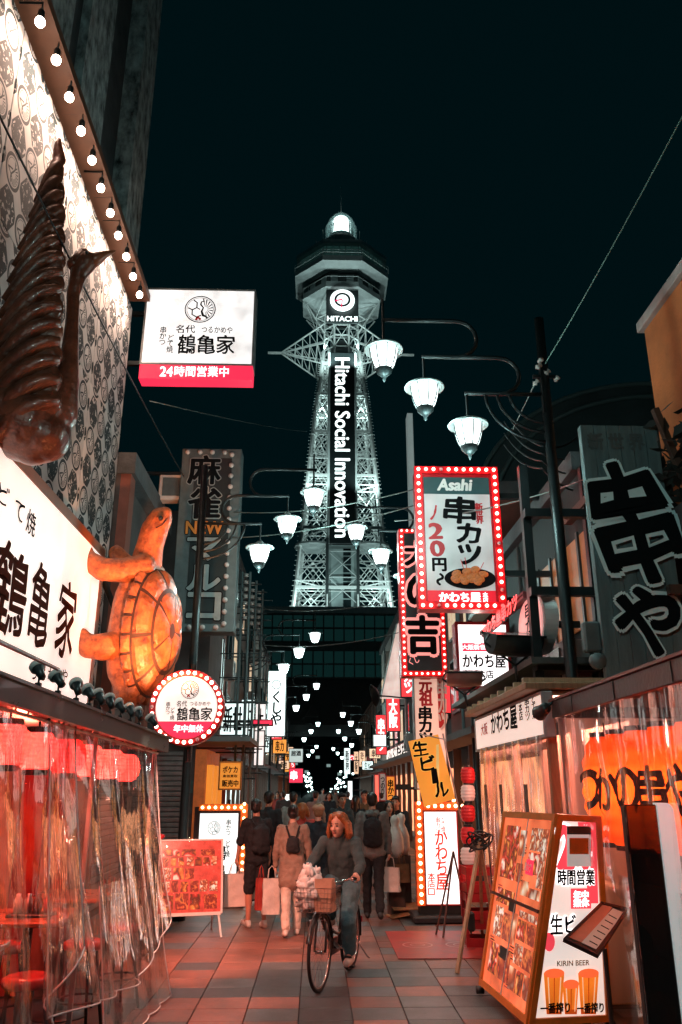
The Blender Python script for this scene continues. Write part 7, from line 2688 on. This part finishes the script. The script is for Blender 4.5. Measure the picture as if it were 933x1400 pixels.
# backpacker in grey
g0 = P(511, 1257, Z=0)
t, inf = person('man in grey hooded jacket with black backpack walking away, paper bag in hand', g0, R(178), 1.72, topm=GREYJ, botm=BLK, shoem=SHB, stride=.26, phase=1, arms=(.05, -.12), elbow=(.15, .2), hairs='short', bulk=1.1)
backpack(t, inf, BLK, False)
mb = MB(); mb.cap(inf['sp'](-.07, .08, .53), .05, inf['sp'](.07, .08, .53), .05)
mb.cap(inf['sp'](-.08, .0, .56), .035, inf['sp'](0, .1, .54), .05); mb.cap(inf['sp'](.08, .0, .56), .035, inf['sp'](0, .1, .54), .05)
blob(mb, 'hood', GREYJ, t, .014, 3)
w = Matrix.Rotation(R(178), 3, 'Z') @ inf['arm'][-1][2] + g0
bag('paper_bag', 'pale paper bag held by the backpacker in grey', (w.x + .02, w.y, w.z - .54), .30, .13, .34, WBAG, R(-10))
bag('paper_bag', 'dark brown bag beside the pale one of the backpacker', (w.x + .20, w.y + .05, w.z - .42), .24, .11, .26, mat('brown_bag', (.16, .09, .04), .6), R(25))

DK = lambda n, c: cloth('dim_' + n, [x * .5 for x in c])  # crowd cloths: shade put into the colour, darker copies of the plain ones
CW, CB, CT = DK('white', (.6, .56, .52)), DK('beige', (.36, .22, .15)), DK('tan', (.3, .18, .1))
crowd = [
    ('tall man in black walking behind the man with shopping bags', 366, 1100, 14.6, 180, BLK, BLK, 'short', HAIRB, 1.72),
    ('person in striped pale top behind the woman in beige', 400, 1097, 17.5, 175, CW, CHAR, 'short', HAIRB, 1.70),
    ('person in red seen between the woman in beige and the cyclist', 414, 1112, 13.9, 190, REDC, CHAR, 'bob', HAIRO, 1.58),
    ('person wearing a beige cap behind the cyclist', 436, 1109, 12.9, 180, NAVY, CHAR, 'short', TAN, 1.60),
    ('man facing us above the head of the cyclist', 466, 1100, 16.5, 5, CHAR, NAVY, 'short', HAIRB, 1.68),
    ('person in dark coat between the cyclist and the backpacker', 486, 1104, 18.5, 182, BLK, BLK, 'long', HAIRB, 1.62),
    ('man facing us left of the backpacker', 499, 1096, 20, -4, CT, NAVY, 'short', HAIRB, 1.74),
    ('long haired woman facing us right of the backpacker', 530, 1104, 14.8, 8, BLK, CHAR, 'long', HAIRB, 1.62),
    ('person in black at the edge of the crowd by the white figures', 543, 1107, 15.8, -30, BLK, BLK, 'short', HAIRB, 1.64),
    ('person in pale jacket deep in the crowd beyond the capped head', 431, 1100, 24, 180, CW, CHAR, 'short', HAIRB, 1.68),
    ('person in navy deep in the crowd near the street axis', 450, 1099, 28, 3, NAVY, NAVY, 'bob', HAIRB, 1.64),
    ('person in teal grey deep in the crowd before the far lamps', 476, 1098, 31, 180, TEALS, CHAR, 'short', HAIRB, 1.66),
    ('person in charcoal far off near the shuttered side', 388, 1098, 27, 178, CHAR, NAVY, 'short', HAIRB, 1.66),
    ('person in red far off near the tall white sign', 380, 1099, 33, 2, REDC, NAVY, 'long', HAIRB, 1.62),
    ('person in beige far off before the beer hall side', 508, 1098, 30, 182, CB, NAVY, 'short', HAIRB, 1.66),
    ('person in black far off beside the orange sign', 522, 1098, 26, 176, BLK, NAVY, 'short', HAIRB, 1.68),
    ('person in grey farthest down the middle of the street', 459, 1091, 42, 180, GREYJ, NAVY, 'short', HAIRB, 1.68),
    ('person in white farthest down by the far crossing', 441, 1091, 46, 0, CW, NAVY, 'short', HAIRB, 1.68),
]
for i, (lab, px, py, Y, rz, tm, bm_, hs, hm, hh) in enumerate(crowd):
    p = P(px, py, Y=Y)
    far_ = Y > 17
    t, inf = person(lab, Vector((p.x, Y, 0)), R(rz + ((i * 37) % 30) - 15), hh, topm=tm, botm=bm_, shoem=SHB if i % 2 else SHW, hairs=hs, hairm=hm, stride=.18 + .08 * (i % 4), phase=1 if i % 2 else -1, arms=((.35 if i % 2 else -.3) * ((i % 3) + 1) / 3, (-.3 if i % 2 else .35) * ((i % 3) + 1) / 3), vox=.02 if far_ else .014, fingers=not far_, coat=(i % 3 == 0), skin=SKIN if i % 2 else SKIN2, face=not (150 < abs(rz) < 210), bulk=1 + .03 * (i % 4))
    if i == 3:
        mb = MB(); f = inf['hc']
        mb.ell(f + Vector((0, .02, .055)), (.098, .108, .07), 16, 10)
        mb.cap(f + Vector((-.04, -.10, .04)), .012, f + Vector((.04, -.10, .04)), .012)
        blob(mb, 'cap', mat('cap_beige', (.45, .28, .18), .8), t, .014, 1)
# two white covered figures beside the crowd
for k, (px, py) in enumerate(((541, 1172), (551, 1170))):
    p = P(px, py, Y=13.6)
    t = thing('white_figure', ('white rounded shop figure nearest the backpacker' , 'white rounded shop figure nearest the lightbox')[k], 'figure', (p.x, 13.6 + .2 * k, p.z))
    zb = -p.z
    mb = MB(); mb.lathe([(0, 0), (.10, .0), (.14, .12), (.13, .28), (.09, .40), (.055, .46), (.075, .53), (.06, .60), (0, .63)], 20)
    mb.build('body', mat('figure_white', (.75, .66, .6), .35), t, True)
    boxo('stand', WOODD, t, -.13, .13, -.13, .13, zb, -.002)

# ------------------------------------------------------------------ bicycle and rider
bx = P(437, 1357, Z=0)
HEAD = R(19)        # the bicycle heads to the viewer and to the left
bk = thing('bicycle', 'city bicycle with wire front basket ridden towards us', 'bicycle', bx, -HEAD + math.pi)
# local: +y forward (to the viewer after the half turn); front wheel ground contact at the origin
RAD = .345
WB = 1.04
FRM = mat('frame_paint', (.03, .035, .037), .3, .3, coat=.6)
TYRE = mat('tyre', (.012, .012, .013), .8, var=.1)
CHROME = mat('chrome', (.6, .6, .6), .18, 1., var=.1)


def wheel(cy_):
    w = MB()
    w.tube([(0, cy_ + RAD * .955 * math.cos(R(7.5 * k)), RAD + RAD * .955 * math.sin(R(7.5 * k))) for k in range(49)], .017, 8, False)
    wo = w.build('wheel', TYRE, bk, True)
    r_ = MB(); r_.tube([(0, cy_ + RAD * .89 * math.cos(R(7.5 * k)), RAD + RAD * .89 * math.sin(R(7.5 * k))) for k in range(49)], .010, 6, False)
    r_.build('rim', CHROME, wo, True)
    h_ = MB(); h_.tube([(-.045, cy_, RAD), (.045, cy_, RAD)], .018, 10)
    h_.build('hub', CHROME, wo, True)
    for k in range(28):
        a = R(360 / 28 * k)
        sgn = 1 if k % 2 else -1
        MB().tube([(sgn * .03, cy_ + .02 * math.cos(a + .8), RAD + .02 * math.sin(a + .8)), (0, cy_ + RAD * .88 * math.cos(a), RAD + RAD * .88 * math.sin(a))], .0013, 3, False).build('spoke', CHROME, wo)
    return wo


wheel(0.)
wheel(-WB)
hx_ = Vector((0, -.10, .74)); crown = Vector((0, -.055, .62)); bbk = Vector((0, -.62, .29)); seat_t = Vector((0, -.74, .70))
MB().tube([crown, hx_, Vector((0, -.125, .86))], .019, 10).build('head_tube', FRM, bk, True)
for s in (-1, 1):
    MB().tube([crown + Vector((s * .045, 0, -.01)), Vector((s * .055, -.035, .5)), Vector((s * .055, 0, RAD))], .012, 8).build('fork_blade', FRM, bk, True)
    MB().tube([bbk + Vector((s * .04, 0, 0)), Vector((s * .06, -WB, RAD))], .010, 8).build('chain_stay', FRM, bk, True)
    MB().tube([seat_t + Vector((s * .02, 0, -.03)), Vector((s * .06, -WB, RAD))], .008, 8).build('seat_stay', FRM, bk, True)
MB().tube([crown + Vector((0, -.02, .0)), Vector((0, -.3, .42)), bbk], .021, 10).build('down_tube', FRM, bk, True)
MB().tube([hx_ + Vector((0, -.01, -.02)), Vector((0, -.3, .50)), Vector((0, -.60, .42)), Vector((0, -.655, .44))], .017, 10).build('top_tube', FRM, bk, True)
MB().tube([bbk, seat_t, Vector((0, -.77, .80))], .016, 10).build('seat_tube', FRM, bk, True)
mb = MB()
mb.ell((0, -.84, .83), (.095, .11, .035), 14, 8); mb.cap((0, -.78, .83), .045, (0, -.62, .825), .02)
blob(mb, 'saddle', BLACK, bk, .012, 2)
MB().tube([(-.29, -.30, .98), (-.27, -.20, .99), (-.16, -.115, .97), (0, -.12, .93), (.16, -.115, .97), (.27, -.20, .99), (.29, -.30, .98)], .012, 8).build('handlebar', CHROME, bk, True)
MB().tube([(0, -.125, .84), (0, -.12, .94)], .014, 8).build('stem', CHROME, bk, True)
for s in (-1, 1):
    MB().tube([(s * .275, -.225, .99), (s * .29, -.32, .98)], .018, 10).build('grip', BLACK, bk, True)
    MB().tube([(s * .255, -.17, .985), (s * .3, -.16, .965), (s * .335, -.19, .955)], .006, 6).build('brake_lever', CHROME, bk, True)
for cy_, a0, a1 in ((0, 20, 185), (-WB, -10, 190)):
    def fn(u, v, c=cy_, a0=a0, a1=a1):
        a = R(a0 + (a1 - a0) * u)
        r2 = RAD + .03
        x = (v - .5) * .062
        return (x, c + (r2 - .03 * (2 * v - 1) ** 2) * math.cos(a), RAD + (r2 - .03 * (2 * v - 1) ** 2) * math.sin(a))
    MB().grid(fn, 28, 4).build('mudguard', FRM, bk, True)
cg = MB(); cg.box(.045, .06, -1.0, -.52, .22, .38, b=.007)
cg.build('chain_guard', FRM, bk)
ck_ = MB(); ck_.tube([(-.075, bbk.y, bbk.z), (.075, bbk.y, bbk.z)], .016, 8)
cko = ck_.build('crank', CHROME, bk, True)
pedL = Vector((-.075, bbk.y + .03, bbk.z - .165)); pedR = Vector((.075, bbk.y - .03, bbk.z + .165))
for pd, s in ((pedL, -1), (pedR, 1)):
    MB().tube([Vector((s * .075, bbk.y, bbk.z)), pd], .009, 6).build('crank_arm', CHROME, cko, True)
    boxo('pedal', BLACK, cko, pd.x + (s * .06) - .045, pd.x + (s * .06) + .045, pd.y - .035, pd.y + .035, pd.z - .01, pd.z + .01, b=.004)
MB().tube([(-.06, -WB + .02, RAD - .02), (-.16, -WB - .12, .12), (-.17, -WB - .16, .10)], .009, 6).build('kickstand', CHROME, bk, True)
boxo('reflector', REDP, bk, -.03, .03, -WB - RAD - .05, -WB - RAD - .035, .42, .48)
MB().lathe([(0, -.03), (.03, -.025), (.04, .02), (.04, .035), (0, .04)], 14, M=Matrix.Rotation(R(-90), 3, 'X')).build('head_lamp', CHROME, bk, True, (.07, .02, .60))
# basket
bsk = MB()
BZ0, BZ1 = .72, .94
def brect(f, z):
    wx = .165 + .035 * f; y0 = -.06 - .0 * f; y1 = .20 + .05 * f
    return [(-wx, y0, z), (wx, y0, z), (wx, y1, z), (-wx, y1, z), (-wx, y0, z)]
for j in range(6):
    f = j / 5
    bsk.tube(brect(f, BZ0 + (BZ1 - BZ0) * f), .0045 if j in (0, 5) else .0025, 4, False)
c0 = brect(0, BZ0); c1 = brect(1, BZ1)
for i in range(4):
    n_s = 11 if i % 2 == 0 else 8
    for j in range(n_s):
        f = j / n_s
        a = Vector(c0[i]).lerp(Vector(c0[i + 1]), f); b = Vector(c1[i]).lerp(Vector(c1[i + 1]), f)
        bsk.tube([a, b], .0022, 4, False)
for j in range(9):
    f = j / 8
    bsk.tube([Vector(c0[0]).lerp(Vector(c0[1]), f), Vector(c0[3]).lerp(Vector(c0[2]), f)], .0022, 4, False)
bsk.build('basket', mat('basket_wire', (.25, .22, .2), .35, .8), bk)
MB().tube([(0, -.06, .78), (0, -.10, .78)], .012, 6).build('basket_stay', FRM, bk)
MWk = Matrix.Translation(bx) @ Matrix.Rotation(-HEAD + math.pi, 4, 'Z')
# bags in the basket
wp_ = MWk @ Vector((.085, .08, .73))
pbg = thing('plastic_bag', 'crumpled white plastic bag heaped in the bicycle basket', 'bag', wp_, -HEAD)
pbg.scale = (1.15, 1.1, 1.25)
mb = MB()
mb.ell((0, 0, .12), (.115, .12, .12), 56, 40); mb.cap((-.02, 0, .2), .08, (-.03, .02, .29), .045); mb.cap((.05, 0, .2), .07, (.07, 0, .28), .03); mb.cap((.02, -.02, .25), .05, (.0, -.04, .33), .016)
for i, v in enumerate(mb.v):
    n = (abs(noise.noise(Vector(v) * 13)) - .2) * .07 + (abs(noise.noise(Vector(v) * 30)) - .2) * .03
    d = (Vector(v) - Vector((0, 0, .14))).normalized()
    mb.v[i] = tuple(Vector(v) + d * n)
mb.build('sack', mat('bag_film', (.72, .72, .70), .28, var=.08, bump=.4, bs=25), pbg, True)
wp_ = MWk @ Vector((-.085, .10, .725))
bag('paper_bag', 'brown paper bag standing in the bicycle basket', wp_, .19, .14, .29, mat('kraft', (.52, .34, .24), .7, var=.15, bump=.3, bs=20), -HEAD + R(4), False, .010)

# rider, in the bicycle's frame: +y forward
rd = thing('person', 'woman with ginger hair in dark teal sweater and jeans riding the bicycle', 'person', MWk @ Vector((0, -.78, 0)), -HEAD)
# rider local: front is -y (towards the viewer), bicycle +y maps to rider -y, bicycle +x to rider -x
def rb(x, y, z):
    return Vector((-x, -(y + .78), z))
pel = rb(0, -.80, .93)
chest = rb(0, -.70, 1.20); neck0 = rb(0, -.645, 1.35); hc = rb(0, -.60, 1.475)
shl = {}
arm = {}
for s in (-1, 1):     # s in bicycle x
    sh = rb(s * .175, -.66, 1.295); el = rb(s * .275, -.52, 1.085); wr = rb(s * .285, -.33, 1.015)
    arm[s] = (sh, el, wr)
legs = {}
for s, pd in ((-1, pedL), (1, pedR)):
    hip = rb(s * .09, -.79, .90)
    an = rb(pd.x + s * .04, pd.y - .06, pd.z + .11)
    if s < 0:
        kn = rb(s * .14, -.50, .56)
    else:
        kn = rb(s * .12, -.42, .80)
    toe = rb(pd.x + s * .05, pd.y + .10, pd.z + .045); heel = rb(pd.x + s * .04, pd.y - .10, pd.z + .05)
    legs[s] = (hip, kn, an, toe, heel)
Mh = Matrix.Rotation(R(-12), 3, 'Z') @ Matrix.Rotation(R(4), 3, 'X')
mb = MB()
head(mb, hc, Mh, 1.06)
mb.cap(neck0 - Vector((0, 0, .02)), .05, hc + Vector((0, .02, -.08)), .047)
mb.cap(pel, .10, chest, .10)
mb.cap(chest, .10, neck0 - Vector((0, 0, .05)), .06)
for s in (-1, 1):
    sh, el, wr = arm[s]
    mb.cap(chest + Vector((-s * .06, 0, .05)), .07, sh, .05)
    mb.cap(sh, .044, el, .035); mb.cap(el, .035, wr, .024)
    # hand closed round the grip
    gp = rb(s * .283, -.272, .985)
    d = (gp + Vector((0, .02, .028)) - wr).normalized()
    pc = wr + d * .045
    mb.cap(wr, .024, pc, .028, 8)
    side = Vector((-s, 0, 0))
    for j, L in enumerate((.05, .055, .052, .045)):
        b = pc + Vector((0, -.028 + .018 * j, 0)) + side * .012
        m1 = b + side * .022 + Vector((0, 0, -.012))
        m2 = m1 + side * .004 + Vector((0, 0, -.03))
        m3 = m2 - side * .026 + Vector((0, 0, -.012))
        mb.cap(b, .0105, m1, .010, 7); mb.cap(m1, .010, m2, .0095, 7); mb.cap(m2, .0095, m3, .008, 7)
    b = pc - side * .015 + Vector((0, -.01, 0))
    m1 = b - side * .02 + Vector((0, -.012, -.018)); m2 = m1 + side * .012 + Vector((0, -.01, -.028))
    mb.cap(b, .012, m1, .011, 7); mb.cap(m1, .011, m2, .009, 7)
    hip, kn, an, toe, heel = legs[s]
    mb.cap(hip, .08, kn, .052); mb.cap(kn, .052, an, .034); mb.cap(an, .034, toe, .022)
bo = blob(mb, 'body', SKIN, rd, .0075, 2)
face_parts(bo, hc, Mh, 1.06)
hair(rd, hc + Vector((0, .005, .0)), Mh, 'bob', HAIRO, 1.08, .010)
mb = MB()
mb.cap(pel + Vector((0, 0, .0)), .135, rb(0, -.76, 1.08), .128, 14)
for s in (-1, 1):
    mb.cap(pel + Vector((-s * .05, 0, .0)), .115, chest + Vector((-s * .05, 0, -.02)), .115, 14)
    mb.cap(chest + Vector((-s * .05, 0, -.02)), .115, chest + Vector((-s * .09, -.03, .07)), .08, 12)
    sh, el, wr = arm[s]
    mb.cap(sh, .072, el, .060); mb.cap(el, .060, el.lerp(wr, .85), .046)
    mb.cap(el.lerp(wr, .8), .049, el.lerp(wr, .9), .047)
mb.cap(chest + Vector((0, -.02, .08)), .095, neck0 + Vector((0, 0, .0)), .074)
st = MB()
q = random.Random(9)
for k in range(170):
    a = q.uniform(-1.95, 1.95)           # round the head from the back, leaving the face free
    x0, y0 = math.sin(a) * .092, math.cos(a) * .1 + .02
    top_ = hc + Mh @ Vector((x0 * .55, y0 * .6, .125 + q.uniform(-.01, .012)))
    mid_ = hc + Mh @ Vector((x0 * 1.12, y0 * 1.08, .04 + q.uniform(-.02, .02)))
    low_ = hc + Mh @ Vector((x0 * 1.28 + q.uniform(-.02, .02), y0 * 1.15 + q.uniform(-.015, .015), -.07))
    end_ = low_ + Mh @ Vector((q.uniform(-.03, .03), q.uniform(-.02, .02), q.uniform(-.085, -.03)))
    st.tube([top_, top_.lerp(mid_, .5) + (mid_ - hc).normalized() * .012, mid_, mid_.lerp(low_, .5) + Vector((q.uniform(-.008, .008), 0, 0)), low_, end_], [.004, .0048, .0048, .0045, .004, .0015], 4)
tag(st.build('hair_strands', HAIRO, rd, True), kind='stuff')
sw = blob(mb, 'sweater', TEALS, rd, .013, 3)
mb = MB()
for s in (-1, 1):
    hip, kn, an, toe, heel = legs[s]
    mb.cap(pel + Vector((-s * .05, .01, -.02)), .12, hip, .11)
    mb.cap(hip, .108, kn, .084); mb.cap(kn, .084, an.lerp(kn, .12), .07)
blob(mb, 'jeans', JEANS, rd, .012, 3)
for s in (-1, 1):
    hip, kn, an, toe, heel = legs[s]
    mb = MB()
    mb.cap(heel, .04, an - Vector((0, 0, .03)), .045); mb.cap(heel, .038, toe, .038); mb.cap(heel.lerp(toe, .55), .046, toe, .04)
    so = blob(mb, 'shoe', SHW, rd, .010, 2)
    MB().box(-.045, .045, 0, .01, -.012, .012).build('shoe_laces', SHB, so, False, heel.lerp(toe, .72) + Vector((0, -.02, .045)), (R(50), 0, 0))

finish_lettering()
for nm, r in WRAP.items():
    me = bpy.data.objects[nm].data
    for v in me.vertices:
        x, y, z = v.co
        rr = r - y * .6
        zz = abs(z + 0) / .46
        rr *= max(.3, 1 - (.86 * zz) ** 2.2) ** .5
        v.co = (rr * math.sin(x / r), -rr * math.cos(x / r) - .008, z)
    me.update()
finish_blobs()
